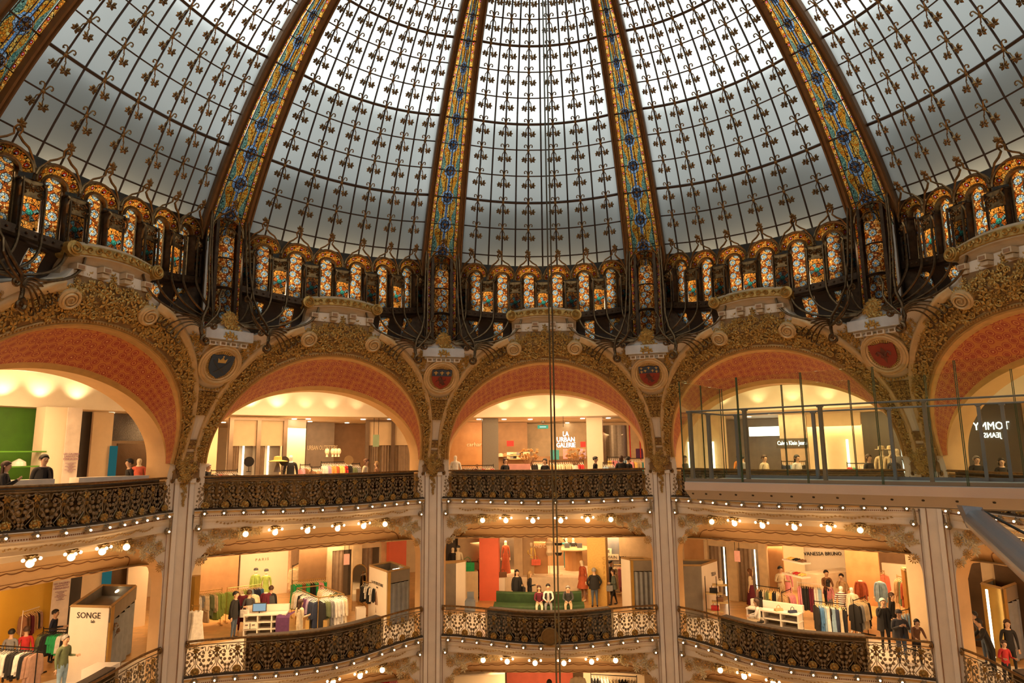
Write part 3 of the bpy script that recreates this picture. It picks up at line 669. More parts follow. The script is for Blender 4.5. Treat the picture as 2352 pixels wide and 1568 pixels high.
quad_panel(1.22, .20, 1.92, .34, .55, 1); quad_panel(.22, .15, .50, .18, .45, 2)
side = []
rn = random.Random(9)
for sg in (-1, 1):
    for q in range(26):
        z = 2.35+q*.045; x = sg*(.62+rn.uniform(0, .12+max(0, (z-2.2))*.36)); side.append((x, z))
    for q in range(8): side.append((sg*(.15+.1*q), 3.28+rn.uniform(-.05, .05)))
relief_on(pan, side, .8, 5)
for i in range(22):
    a = pi+.25+(pi-.5)*i/21; pan.ball(sp_pt(.72*cos(a), 2.66+.70*sin(a), .1), .045, 4)
panel_me = pan.mesh('leaf_relief', GOLD, O_S); pg_me = pang.mesh('relief_ground', GOLDD, O_S)
m4s = frame3(sp_pt(0, 2.68, .14), sp_n(2.68)); m4c = m4s @ Matrix.Diagonal((1.3, 1.22, 1, 1))
rg = MB()
for r0, h in ((.60, .06), (.54, .10), (.47, .05)): rg.tube([m4s @ Vector((r0*cos(a), r0*1.04*sin(a), h*.5)) for a in [2*pi*i/40 for i in range(40)]], .045, 6, closed=True)
rg.lathe([(.62, -.14), (.60, .0), (.5, .0), (.47, .01)], 40, M=m4s); ring_gold = rg.mesh('round_frame', MOULD, O_S)
ry = MB(); ry.lathe([(.48, .005), (.01, .006)], 36, M=m4s); ryb = MB()
for i in range(44):
    a = 2*pi*(i+.5)/44
    if 1: ryb.tube([m4s @ Vector((.30*cos(a), .30*sin(a), .02)), m4s @ Vector((.46*cos(a), .46*sin(a), .04))], [.008, .015], 4)
ray_ground = ry.mesh('ray_ground', GOLDD, O_S); rays_me = ryb.mesh('sun_rays', M('bright_gold', (.75, .50, .16), .35, .5), O_S)
SHP = [(-.27, .27), (-.14, .25), (0, .28), (.14, .25), (.27, .27), (.27, .05), (.25, -.1), (.17, -.25), (0, -.36), (-.17, -.25), (-.25, -.1), (-.27, .05)]
BLUE = M('heraldic_blue', (.035, .06, .10), .5); RED = M('heraldic_red', (.30, .035, .015), .5)
def lily(b, x, y, s_, m4):
    Z = .075
    b.prism([(x+p*s_, y+q*s_) for p, q in ((0, .5), (.13, .25), (.07, -.1), (-.07, -.1), (-.13, .25))], m4 @ Matrix.Translation((0, 0, Z-.01)), .012)
    for sg in (-1, 1): b.tube([m4 @ Vector((x+sg*p*s_, y+q*s_, Z)) for p, q in ((.05, -.1), (.12, .1), (.25, .22), (.34, .12), (.30, 0))], .09*s_, 4)
    b.box((0, 0, 0), (.36*s_, .08*s_, .015), M=m4 @ Matrix.Translation((x, y-.12*s_, Z))); b.prism([(x+p*s_, y+q*s_) for p, q in ((0, -.5), (.1, -.2), (-.1, -.2))], m4 @ Matrix.Translation((0, 0, Z-.01)), .012)
def shield(kind):
    b = MB(); chg = MB(); low = [(x, y) for x, y in SHP]
    b.prism(low, m4c @ Matrix.Translation((0, 0, .02)), .05, 1 if kind != 'blue' else 0)
    if kind in ('lilies3', 'lilies'):
        b.prism([(-.27, .27), (-.14, .25), (0, .28), (.14, .25), (.27, .27), (.27, .06), (-.27, .06)], m4c @ Matrix.Translation((0, 0, .03)), .045, 0)
    if kind == 'lilies3':
        for x in (-.165, 0, .165): lily(chg, x, .155, .15, m4c)
    if kind == 'lilies':
        for x, y in ((-.2, .21), (-.1, .13), (0, .22), (.1, .13), (.2, .21), (-.2, .1), (.2, .1)): lily(chg, x, y, .10, m4c)
    if kind == 'blue':   # small crown
        chg.prism([(-.09, .07), (-.11, .19), (-.05, .14), (0, .22), (.05, .14), (.11, .19), (.09, .07)], m4c @ Matrix.Translation((0, 0, .06)), .02); chg.ball((0, 0, 0), .022, 5, M=m4c @ Matrix.Translation((0, .235, .08)))
    return b.mesh('shield', [BLUE, RED], O_S), (chg.mesh('gold_charge', M('bright_gold', (.75, .5, .16)), O_S) if chg.v else None)
def dark_charge(kind):
    b = MB(); D_ = M('charge_dark', (.10, .03, .015), .6)
    if kind == 'red':
        lily(b, 0, -.02, .42, m4c)
        m2 = M('charge_brown', (.16, .04, .02), .5); return b.mesh('lily_charge', m2, O_S)
    if kind == 'blue':
        for sg in (-1, 1): b.tube([m4c @ Vector((sg*p, q, .075)) for p, q in ((-.2, .12), (-.05, -.05), (.12, -.2))], .02, 4)
        return b.mesh('crossed_charge', M('charge_navy', (.06, .06, .06), .6), O_S)
    for p, q, r_ in ((-.05, -.02, .05), (0, -.1, .07), (.05, -.18, .05)): b.ball((0, 0, 0), r_, 5, M=m4c @ Matrix.Translation((p, q, .07)) @ Matrix.Diagonal((1, 1.2, .3, 1)))
    for a_ in (.3, 1.5, 2.9, 4.2, 5.3): b.tube([m4c @ Vector((0, -.1, .075)), m4c @ Vector((.12*cos(a_), -.1+.12*sin(a_), .075)), m4c @ Vector((.15*cos(a_+.4), -.1+.15*sin(a_+.4), .075))], .014, 4)
    return b.mesh('lion_charge', D_, O_S)
# corbelled block above the crest with modillions and gold leaves
blk = MB(); zc = 3.5; yb = Rp(3.4)
blk.box((0, yb+.25, 3.50), (1.46, .95, .30)); blk.box((0, yb+.3, 3.32), (1.3, .8, .10)); blk.box((0, yb+.33, 3.24), (1.1, .75, .10))
blk.prism([(-.73, 0), (.73, 0), (.66, .08), (.42, .2), (.2, .42), (0, .5), (-.2, .42), (-.42, .2), (-.66, .08)], Matrix(((1, 0, 0, 0), (0, 0, -1, yb+.45), (0, 1, 0, 3.65), (0, 0, 0, 1))), .55)
block_me = blk.mesh('corbel_block', GREYPL, O_S)
md = MB()
for x in (-.48, -.16, .16, .48): md.box((x, yb-.06, 3.24), (.2, .16, .13)); md.box((x, yb-.145, 3.24), (.12, .02, .07), mi=1)
mod_me = md.mesh('modillion_row', [CREAM, GOLDD], O_S)
lb = MB(); rn = random.Random(3)
for q in range(24):
    a = rn.uniform(0, 1); x = rn.uniform(-.5, .5)*(1-a*.8); z = 3.62+a*.5; lb.join(CL[rn.randrange(3)], frame3((x, yb-.18+.05*a, z), (0, -1, -.2+a*.6), rn.uniform(0, 6)))
for x, z in ((0, 3.5), (.1, 3.45), (-.1, 3.46)): lb.join(CL[1], frame3((x, yb-.24, z), (0, -1, -.2), rn.uniform(0, 6)))
leafb_me = lb.mesh('leaf_bouquet', GOLD, O_S)
stp = MB()
for q in range(3): stp.box(sp_pt(0, .02+.035*q, .03), (.3, .03, .015))
strip_me = stp.mesh('line_panel', GOLDP, O_S)
SK = {0: ('lilies3', 'round lion crest beyond the left edge'), 1: ('blue', 'blue crest with a small gold crown, left of the second arch'), 2: ('lilies3', 'crest with three gold lilies over a red lion field'), 3: ('lilies', 'crest with blue field sprinkled with gold lilies over red'), 4: ('red', 'plain red crest with a dark lily, seen above the glass walkway'), 5: ('lilies3', 'crest beyond the right edge')}
for k in range(0, 6):
    kk = k+.5; kd, lab = SK[k]
    t = thing('heraldic_crest', lab, 'crest', bayloc(kk, O_S), bz(kk), 'heraldic crests between the arches')
    obj('leaf_relief', panel_me, t); obj('relief_ground', pg_me, t); fr = obj('round_frame', ring_gold, t); obj('sun_rays', rays_me, fr); obj('ray_ground', ray_ground, fr)
    a, b = shield(kd); so_ = obj('shield', a, t)
    if b: obj('gold_charge', b, so_)
    d_ = dark_charge(kd); obj(d_.name.split('.')[0], d_, so_)
    bl = obj('corbel_block', block_me, t); obj('leaf_bouquet', leafb_me, bl); obj('modillion_row', mod_me, bl); obj('line_panel', strip_me, t)
# ================================================================ PILLARS
O_PI = Vector((0, 13.7, -12.5))
sh = MB(); HP = .44
def pil_prof(z0, z1, b): b.box((0, 13.9, (z0+z1)/2), (2*HP, .5, z1-z0)); b.box((0, 13.68, (z0+z1)/2), (.58, .16, z1-z0))
pil_prof(-12.5, -.7, sh); shaft_me = sh.mesh('shaft', CREAM, O_PI)
st = MB()
for sg in (-1, 1): st.box((sg*.225, 13.58, -6.63), (.13, .06, 11.74)); st.box((sg*.225, 13.56, -.72), (.18, .12, .14))
strip2_me = st.mesh('pilaster_strip', M('ivory_strip', (.80, .72, .60), .6, var=.04), O_PI)
ln = MB()
for sg in (-1, 1):
    for x, y in ((.145, 13.595), (.30, 13.595), (.40, 13.645)): ln.box((sg*x, y, -6.63), (.014, .012, 11.7))
line_me = ln.mesh('painted_line', BROWN, O_PI)
cp = MB(); cp.box((0, 13.85, -.32), (.80, .7, .70)); 
for i in range(5):
    z = -.66+.16*i; cp.box((0, 13.62-.02*i, z+.08), (.52+.10*i, .3, .16))
cap_me = cp.mesh('capital', GOLDD, O_PI)
cr_ = MB(); rn = random.Random(12)
for i in range(46):
    z = rn.uniform(-.68, .06); w_ = .24+.18*(z+.68)/.7; x = rn.uniform(-w_, w_); cr_.join(CL[rn.choice((0, 1, 2, 3, 4))], frame3((x, 13.44-.06*(z+.7), z), (x*.6, -1, -.1), rn.uniform(0, 6)) @ Matrix.Scale(.75, 4))
for sg in (-1, 1):
    for i in range(12):
        z = rn.uniform(-.66, .04); cr_.join(CL[rn.randrange(3)], frame3((sg*.42, rn.uniform(13.55, 13.9), z), (sg, -.2, 0), rn.uniform(0, 6)) @ Matrix.Scale(.75, 4))
for i in range(16):
    f = i/15; z = -.7-f*.75; x = rn.uniform(-1, 1)*.12*(1-f); cr_.join(CL[rn.randrange(3)], frame3((x, 13.57, z), (0, -1, 0), rn.uniform(0, 6)) @ Matrix.Scale(.6-.25*f, 4))
capr_me = cr_.mesh('capital_foliage', GOLD, O_PI)
PLN = {0: 'pillar at the far left edge', 1: 'cream pillar between the leftmost bay and the second bay', 2: 'cream pillar left of the middle bay', 3: 'cream pillar right of the middle bay', 4: 'cream pillar crossed by the glass walkway', 5: 'pillar at the far right edge'}
for k in range(0, 6):
    kk = k+.5; t = thing('pillar', f'tall {PLN[k]}', 'pillar', bayloc(kk, O_PI), bz(kk), 'cream pillars around the atrium')
    obj('shaft', shaft_me, t); obj('pilaster_strip', strip2_me, t); obj('painted_line', line_me, t); c = obj('capital', cap_me, t); obj('capital_foliage', capr_me, c)
# ================================================================ BALCONIES
HX = 3.86
def Bw(x): return (.5+.5*cos(pi*min(1, abs(x)/HX)))**.85
def Ye(x): return 13.0-1.1*Bw(x)
XS = [-HX+2*HX*i/40 for i in range(41)]
def bnorm(x):
    d = (Ye(x+.03)-Ye(x-.03))/.06; return Vector((d, -1, 0)).normalized()   # towards the atrium
def bal_path(z): return [(Vector((x, Ye(x), z)), bnorm(x), Vector((0, 0, 1))) for x in XS]
O_B = Vector((0, 13.0, F3))
def dsc(x): return max(.10, min(1, (13.12-Ye(x))/1.1))
def balcony_sweep(b, prof, mi=0):
    V = []; n = len(prof); F = []
    for x in XS:
        o_ = Vector((x, Ye(x), F3)); nm = bnorm(x); q = dsc(x)
        for d, z in prof: V.append(o_-nm*(d*q if d > 0 else d)+Vector((0, 0, z)))
    for i in range(len(XS)-1):
        for k in range(n-1): F.append((i*n+k, (i+1)*n+k, (i+1)*n+k+1, i*n+k+1))
    b.add(V, F, mi)
fc = MB(); balcony_sweep(fc, [(.02, .08), (-.05, .08), (-.07, .04), (-.07, -.02), (-.03, -.05), (-.03, -.15), (.02, -.17), (.05, -.22), (.14, -.26), (.30, -.30), (.36, -.38), (.38, -.47), (.44, -.50)])
fascia_me = fc.mesh('cornice', CREAM, O_B)
gl_ = MB(); balcony_sweep(gl_, [(-.072, .05), (-.09, .04), (-.09, .0), (-.072, -.01)])
for i in range(150):
    x = -HX+2*HX*(i+.5)/150; p = Vector((x, Ye(x), F3-.10))+bnorm(x)*.035; gl_.box(p, (.026, .02, .035), mi=1)
edge_me = gl_.mesh('dotted_moulding', [GOLDP, BROWN], O_B)
sw = MB(); rn = random.Random(6)
for i in range(9):
    x = -2.9+i*.72; p = Vector((x, Ye(x), F3-.33))-bnorm(x)*.22
    for q in range(7): xx = x-.3+.1*q; pp = Vector((xx, Ye(xx)+.26*dsc(xx), F3-.30-.06*sin(pi*q/6))); sw.join(CL[q % 3], frame3(pp, (0, -1, -.8), q) @ Matrix.Scale(.32, 4))
swag_me = sw.mesh('gilded_swag', GOLD, O_B)
sf = MB(); V = []; F = []; nn_ = 5
for x in XS:
    q = dsc(x); y0 = Ye(x)+.44*q
    for v in range(nn_): f = v/(nn_-1); V.append((x, y0+(13.12-y0)*f if y0 < 13.12 else 13.12, F3-.50+.06*sin(pi*f)-.04*f))
for i in range(len(XS)-1):
    for v in range(nn_-1): F.append((i*nn_+v, (i+1)*nn_+v, (i+1)*nn_+v+1, i*nn_+v+1))
sf.add(V, F); soffit_me = sf.mesh('soffit', M('amber_soffit', (.70, .40, .13), .6, var=.05), O_B)
# wall under the balcony with the rounded opening and its sloping painted reveal
ZT = F3-.76; ZBk = F3-1.50; RX, RZ = 1.55, 1.15
def open_pt(t):    # t 0..1 left jamb foot -> over -> right
    if t < .2: return (-3.80, F2-.1+(ZT-RZ-F2+.1)*t/.2)
    if t > .8: return (3.80, F2-.1+(ZT-RZ-F2+.1)*(1-t)/.2)
    u = (t-.2)/.6
    if u < .3: a = u/.3*pi/2; return (-3.80+RX*(1-cos(a)), ZT-RZ+RZ*sin(a))
    if u > .7: a = (1-u)/.3*pi/2; return (3.80-RX*(1-cos(a)), ZT-RZ+RZ*sin(a))
    v = (u-.3)/.4; x = (-3.80+RX)*(1-v)+(3.80-RX)*v; return (x, ZT+.06*sin(pi*v))
TT = [i/80 for i in range(81)]
sw_ = MB()
def outp(t):
    x, z = open_pt(t)
    if t < .2 or t > .8: return (math.copysign(3.95, x), z)
    u = (t-.2)/.6
    if u < .3 : return (-3.95+.35*max(0, (u/.3-.5))*2, F3-.45 if u > .15 else z+(F3-.45-z)*(u/.15))
    if u > .7: return (3.95-.35*max(0, ((1-u)/.3-.5))*2, F3-.45 if u < .85 else z+(F3-.45-z)*((1-u)/.15))
    v = (u-.3)/.4; return (-3.6+7.2*v, F3-.45)
sw_.grid(lambda t, v: Vector((open_pt(t)[0]*(1-v)+outp(t)[0]*v, 13.10, open_pt(t)[1]*(1-v)+outp(t)[1]*v)), TT, [0, .5, 1])
swall_me = sw_.mesh('spandrel_face', CREAM, O_B)
def backp(t):
    x, z = open_pt(t); return (max(-3.80, min(3.80, x*1.25)) if .2 <= t <= .8 else x, min(z, ZBk))
def rdep(t): return lerp((0, .2, .32, .68, .8, 1), (.42, .42, 1, 1, .42, .42), t)
rv2 = MB().grid(lambda t, v: Vector((open_pt(t)[0]*(1-v)+backp(t)[0]*v, 13.10+rdep(t)*v, open_pt(t)[1]*(1-v)+backp(t)[1]*v)), TT, [0, .33, .66, 1])
rev2_me = rv2.mesh('painted_reveal', CREAM2, O_B)
wl = MB()
def rvp(x, v):   # on the reveal top face
    best = min(TT[17:64], key=lambda t: abs(open_pt(t)[0]*(1-v)+backp(t)[0]*v-x)); a, b = open_pt(best), backp(best)
    return Vector((x, 13.10+v-.0, a[1]*(1-v)+b[1]*v-.012))
for v0, am, x0 in ((.36, .07, 2.8), (.86, .08, 3.1)):
    P = [rvp(x, v0+am*abs(sin(x*7.5))) for x in [-x0+2*x0*i/170 for i in range(171)]]; wl.tube(P, .014, 4)
    P = [rvp(x, v0-.07) for x in [-x0*.9+2*x0*.9*i/40 for i in range(41)]]; wl.tube(P, .007, 4)
for sg in (-1, 1): wl.tube([rvp(sg*(2.8+.5*f), .38+.45*f*f) for f in [i/12 for i in range(13)]], .014, 4)
wave_me = wl.mesh('painted_border', BROWN, O_B)
fl = MB(); flw = MB(); rn = random.Random(8)
for sg in (-1, 1):
    for x, z in ((3.55, -.85), (3.3, -1.15), (2.95, -.70), (3.62, -1.45), (2.65, -.72), (2.3, -.66), (3.2, -.62)): flw.join(daisy(.15, 13), frame3((sg*x, 13.06, F3+z), (0, -1, 0), rn.uniform(0, 6)) @ Matrix.Scale(rn.uniform(.9, 1.15), 4))
    for q in range(30):
        u = rn.uniform(0, 1); x = 3.75-u*1.9; zt = .62; zb = min(1.6, .72+.95*(1-u)**2); z = -rn.uniform(zt, zb); fl.join(CL[rn.randrange(3)], frame3((sg*x, 13.085, F3+z), (0, -1, 0), rn.uniform(0, 6)) @ Matrix.Scale(.85, 4))
flow_me = flw.mesh('gilded_flowers', GOLDP, O_B); fol_me = fl.mesh('stucco_leaves', M('stucco_leaf', (.62, .48, .26), .5, .1), O_B)
dk = MB(); V = [(x, Ye(x), F3+.02) for x in XS]+[(x, 14.3, F3+.02) for x in XS]; n = len(XS); dk.add(V, [(i, i+1, n+i+1, n+i) for i in range(n-1)])
deck_me = dk.mesh('deck', M('white_floor_tile', (.80, .74, .64), .25, var=.03), O_B)
for lv, dz, nm in ((3, 0, 'top'), (2, F2-F3, 'lower')):
    for k in range(1, 6):
        o_ = O_B+Vector((0, 0, dz)); t = thing('balcony', f'curved cream {nm} balcony with dotted cornice and gold flowers, {BAY[k]}', 'balcony', bayloc(k, o_), bz(k), f'{nm} gallery balconies')
        for nme, m in (('cornice', fascia_me), ('dotted_moulding', edge_me), ('gilded_swag', swag_me), ('soffit', soffit_me), ('spandrel_face', swall_me), ('painted_reveal', rev2_me), ('painted_border', wave_me), ('gilded_flowers', flow_me), ('stucco_leaves', fol_me), ('deck', deck_me)): obj(nme, m, t)
# ---- ironwork balustrades
PW = .56
def motif():
    ir = MB(); go = MB()
    for sg in (-1, 1):
        ir.tube([(sg*.27, 0, .06), (sg*.24, -.02, .3), (sg*.14, -.03, .48), (sg*.05, -.03, .6), (sg*.10, -.03, .74), (sg*.2, -.02, .78)]+[(sg*(.17+.07*cos(a)), -.02, .70+.07*sin(a)) for a in (.9, 0, -1.2, -2.6, -4)], .013, 5)
        ir.tube([(sg*.02, 0, .9), (sg*.10, -.01, .86), (sg*.24, -.01, .88), (sg*.27, 0, .75)], .012, 4)
        ir.tube([(0, -.02, .12), (sg*.13, -.03, .10), (sg*.2, -.03, .2), (sg*.12, -.03, .3), (sg*.03, -.02, .42), (sg*.06, -.02, .6), (0, -.02, .72)], .011, 4)
        for x, z, r in ((.19, .62, .05), (.11, .53, .045), (.22, .50, .05), (.15, .40, .05), (.24, .34, .05), (.09, .70, .04), (.25, .13, .045), (.17, .86, .035), (.25, .22, .04), (.20, .72, .035)):
            ir.lathe([(r, 0), (r*.75, .022), (.004, .028)], 7, M=Matrix.Translation((sg*x, -.02, z)) @ Matrix.Rotation(pi/2, 4, 'X'))
    ir.tube([(0, 0, .05), (0, 0, .92)], .011, 4)
    for z, s_ in ((.80, .085), (.62, .05)):
        go.join(leaf_cluster(6, s_*1.3, s_*.5, 2), Matrix.Translation((0, -.04, z)) @ Matrix.Rotation(pi/2, 4, 'X')); go.ball((0, -.05, z), s_*.35, 5)
    go.lathe([(.125, 0), (.12, .03), (.09, .05), (.06, .035), (.03, .055), (.004, .06)], 12, M=Matrix.Translation((0, -.03, .2)) @ Matrix.Rotation(pi/2, 4, 'X'))
    for i in range(9):
        a = 2*pi*i/9; go.ball((.10*cos(a), -.07, .2+.10*sin(a)), .03, 4)
    return ir.mesh('iron_scrollwork', IRONG), go.mesh('gilt_flower', M('gilt_metal', (.50, .31, .08), .35, .8, scale=20, col2=(.2, .12, .04)))
IRm, GOm = motif()
S_ = [0.]
for i in range(400): x0 = -HX+2*HX*i/400; x1 = -HX+2*HX*(i+1)/400; S_.append(S_[-1]+math.hypot(x1-x0, Ye(x1)-Ye(x0)))
LT = S_[-1]; NP = 14
def x_at(f): return float(np.interp(f*LT, S_, [-HX+2*HX*i/400 for i in range(401)]))
O_BA = Vector((0, 13.0, F3))
def rail_path(dz, inset=.06): return [Vector((x, Ye(x), F3+dz))-bnorm(x)*inset for x in XS]
rail_me = MB().tube(rail_path(1.07), .035, 8)
for sg in (-1, 1):
    e = Vector((sg*(HX-.02), 13.05, F3+1.07)); rail_me.tube([e+Vector((0, -.0, 0))]+[e+Vector((sg*(-.02+p[0]*.6), -.03, -.08+p[1])) for p in spiral((0, 0), .08, 1.2, pi/2, -sg)], .03, 6)
rail_me = rail_me.mesh('handrail', BRASS, O_BA, True)
r2 = MB().tube(rail_path(.94), .014, 5); r2.tube(rail_path(.03), .02, 5); r2_me = r2.mesh('frame_bar', IRONG, O_BA)
base_me = MB().sweep([(p, bnorm(x), Vector((0, 0, 1))) for p, x in zip(rail_path(.07, 0), XS)], [(.05, -.02), (.06, .03), (.02, .06), (-.05, .06)], close=True).mesh('base_strip', M('dark_base', (.05, .035, .02), .5, .3), O_BA)
def back_glass(x0, x1, h): xs = [x0+(x1-x0)*i/24 for i in range(25)]; return MB().grid(lambda i, z: Vector((xs[i], Ye(xs[i]), F3+z))-bnorm(xs[i])*.20, list(range(25)), [.12, h]).mesh('backing_glass', DGLASS, O_BA)
bg3 = back_glass(-3.75, 3.75, 1.0); bg2 = back_glass(-2.35, 2.35, 1.0)
def cabinet(x0, x1): # stone-topped counter behind the glass
    xs = [x0+(x1-x0)*i/24 for i in range(25)]; b = MB(); b.sweep([(Vector((x, Ye(x), F3)), -bnorm(x), Vector((0, 0, 1))) for x in xs], [(.26, .06), (.26, 1.04), (.52, 1.06), (.52, .06)], 0, True); return b
STONE = M('grey_brown_stone', (.11, .085, .065), .45, scale=18, col2=(.05, .04, .03))
cab3 = cabinet(-3.6, 3.6).mesh('display_counter', STONE, O_BA); cab2 = cabinet(-2.3, 2.3).mesh('display_counter', STONE, O_BA)
disc = MB().lathe([(.30, 0), (.29, .05), (.25, .06), (.24, .04), (.02, .045)], 28, M=Matrix.Rotation(pi/2, 4, 'X')); disc_me = disc.mesh('round_medallion', M('medallion_bronze', (.22, .15, .06), .4, .7, scale=12))
LV = {3: ('top', 0), 2: ('lower', F2-F3)}
for lv in (3, 2):
    nm, dz = LV[lv]
    for k in range(1, 6):
        o_ = O_BA+Vector((0, 0, dz)); t = thing('balustrade', f'wrought iron balustrade with gilt flowers on the {nm} gallery, {BAY[k]}', 'balustrade', bayloc(k, o_), bz(k), f'iron balustrades of the {nm} gallery')
        obj('handrail', rail_me, t); obj('frame_bar', r2_me, t); obj('base_strip', base_me, t); obj('backing_glass', bg3 if lv == 3 else bg2, t)
        for i in range(NP):
            if lv == 2 and k == 3 and i == 7: pass
            x = x_at((i+.5)/NP); nmv = bnorm(x); p = Vector((x, Ye(x), F3))-nmv*.06-O_BA; rz = math.atan2(nmv.x, -nmv.y)
            m4 = Matrix.Translation(p) @ Matrix.Rotation(rz, 4, 'Z'); a = obj('iron_scrollwork', IRm, t, mat4=m4); obj('gilt_flower', GOm, a)
        if lv == 2 and k == 3: obj('round_medallion', disc_me, t, mat4=Matrix.Translation(Vector((0, Ye(0)-.1, F3+.35))-O_BA))
        cc = obj('display_counter', cab3 if lv == 3 else cab2, None, bayloc(k, o_), bz(k)); tag(cc, f'curved stone-topped counter behind the {nm} gallery balustrade, {BAY[k]}', 'counter', f'counters behind the {nm} balustrades')
# ---- small rim lamps and scroll lamps
hb = MB(); hb.join(leaf_cluster(6, .12, .05, 7, .04), Matrix.Rotation(pi/2, 4, 'X')); hb.lathe([(.07, 0), (.06, .05), (.035, .08)], 8, M=Matrix.Rotation(pi/2, 4, 'X')); hold_me = hb.mesh('leaf_holder', IRONG)
BULB = EM('bulb_glow', (1, .80, .50), 10.); bulb_me = MB().ball((0, -.10, -.01), .027, 6).mesh('bulb', BULB, smooth=True)
GLOBE = EM('globe_glow', (1, .74, .40), 5.)
gh = MB(); gh.join(leaf_cluster(8, .2, .08, 3, .05), Matrix.Rotation(pi, 4, 'X')); gh.lathe([(.02, -.12), (.1, -.08), (.13, .0), (.1, .04)], 10)
for sg in (-1, 1): gh.tube([(0, 0, -.04), (sg*.1, -.04, -.09), (sg*.17, -.05, -.08)], .02, 5)
gh.tube([(0, 0, -.04), (0, -.1, -.09)], .02, 5); ghm = gh.mesh('leaf_cap', M('lamp_bronze', (.28, .17, .05), .4, .7))
g1 = MB().ball((0, 0, -.20), .088, 8).mesh('large_globe', GLOBE, smooth=True); g2 = [MB().ball((sg*.2, -.05, -.1), .042, 6).mesh('small_globe', GLOBE, smooth=True) for sg in (-1, 1)]
g3 = MB().ball((0, -.14, -.11), .042, 6).mesh('small_globe', GLOBE, smooth=True)
sc_l = MB().tube([(0, .1, .62), (.02, -.02, .5), (.05, -.06, .3), (.06, -.06, .1), (.0, -.06, -.02), (-.07, -.06, .03), (-.04, -.06, .1)], [.02, .03, .035, .04, .045, .04, .03], 6); sc_l.lathe([(.1, 0), (.09, .06), (.05, .09)], 10, M=Matrix.Rotation(pi/2, 4, 'X')); scr_me = sc_l.mesh('scroll_bracket', IRONG)
for lv in (3, 2):
    nm, dz = LV[lv]
    for k in range(1, 6):
        gname = f'rim lamps below the {nm} balustrade, {BAY[k]}'
        for i in range(NP):
            x = x_at((i+.5)/NP); nmv = bnorm(x); p = Vector((x, Ye(x), F3+dz-.02))+nmv*.09; rz = math.atan2(nmv.x, -nmv.y)
            t = thing('rim_lamp', f'small round bulb on bronze leaves, {nm} balcony rim, {BAY[k]}', 'lamp', bayloc(k, p), bz(k)+rz, gname)
            obj('leaf_holder', hold_me, t); obj('bulb', bulb_me, t)
        for sg, sd in ((-1, 'left'), (1, 'right')):
            p = Vector((sg*3.72, 12.98, F3+dz-.46)); t = thing('scroll_lamp', f'bulb in bronze scroll, {sd} end of {nm} balcony, {BAY[k]}', 'lamp', bayloc(k, p), bz(k), 'scroll lamps at the balcony ends')
            obj('scroll_bracket', scr_me, t); obj('bulb', bulb_me, t)
        for i, x in enumerate((-2.36, -1.5, -.52, .48, 1.45, 2.3)):
            y = Ye(x)+.60*dsc(x); p = Vector((x, y, F3+dz-.52))
            t = thing('globe_lamp', f'glowing globe lamp under the {nm} balcony, {BAY[k]}, number {i+1} from the left' if False else f'{("leftmost", "second", "third", "fourth", "fifth", "rightmost")[i]} globe lamp under the {nm} balcony, {BAY[k]}', 'lamp', bayloc(k, p), bz(k), f'globe lamps under the {nm} balcony, {BAY[k]}')
            obj('leaf_cap', ghm, t); obj('large_globe', g1, t)
            if 0 < i < 5:
                for m in g2: obj('small_globe', m, t)
                obj('small_globe', g3, t)
            if i in (1, 4): lamp('globe_light', 'POINT', bayloc(k, p+Vector((0, -.1, -.42))), 12, WARM, .15)
# ================================================================ FLOORS, OUTER WALLS
def floor_mat(nm, wood, tile, r0):
    t = NT(nm); v = t.obj(); ge = t.n('ShaderNodeNewGeometry').outputs['Position']; sp = t.n('ShaderNodeSeparateXYZ', {0: ge}); l = t.m('SQRT', t.m('ADD', t.m('MULTIPLY', sp.outputs[0], sp.outputs[0]), t.m('MULTIPLY', sp.outputs[1], sp.outputs[1])))
    br = t.n('ShaderNodeTexBrick', {'Vector': ge, 'Scale': 1.0, 'Color1': c4(wood), 'Color2': c4([c*.8 for c in wood]), 'Mortar': c4([c*.5 for c in wood]), 'Mortar Size': .004})
    t.pbr(t.mix(t.m('GREATER_THAN', l, r0), c4(tile), br.outputs[0]), .3); return t.mat
FL = floor_mat('gallery_floor', (.62, .36, .14), (.80, .72, .60), 17.0)
AZ = [R(-92+184*i/80) for i in range(81)]
for z, nm in ((F3, 'floor'), (F2, 'floor'), (F1, 'floor')):
    b = MB(); b.grid(lambda a, r: (r*sin(a), r*cos(a), z), AZ, [14.15, 24, 34]); b.grid(lambda a, r: (r*sin(a), r*cos(a), z-.3), AZ, [14.15, 24, 34], flip=True); struct(nm, b.mesh(nm, FL))
struct('floor', MB().lathe([(36, -.1), (36, 0), (.01, 0)], 48, (0, 0, -16.5)).mesh('ground_floor', M('ground_marble', (.6, .5, .38), .3)))
CEIL = M('ceiling_plaster', (.84, .76, .64), .7, var=.03)
for z, r0, nm in ((1.62, 18.6, 'ceiling'), (2.75, 13.6, 'ceiling'), (F3-1.42, 14.05, 'ceiling'), (F2-1.42, 14.05, 'ceiling')):
    struct(nm, MB().grid(lambda a, r: (r*sin(a), r*cos(a), z), AZ, [r0, 24, 34] if r0 < 18 and z < 2 or r0 > 18 else [r0, 16, 18.7], flip=True).mesh(nm, CEIL))
struct('trim_1', MB().grid(lambda a, z: (18.6*sin(a), 18.6*cos(a), z), AZ, [1.62, 2.76]).mesh('bulkhead', CEIL))
WALLM = M('shop_wall', (.74, .58, .38), .6, var=.05)
for z0, z1, rr, mt in ((F3, 1.65, 32, WALLM), (F2, F3-1.42, 27.5, WALLM), (F1, F2-1.42, 21, WALLM)):
    struct('wall_back', MB().grid(lambda a, z: (rr*sin(a), rr*cos(a), z), AZ, [z0, z1]).mesh('wall_back', mt))
AR = [R(90+180*i/40) for i in range(41)]
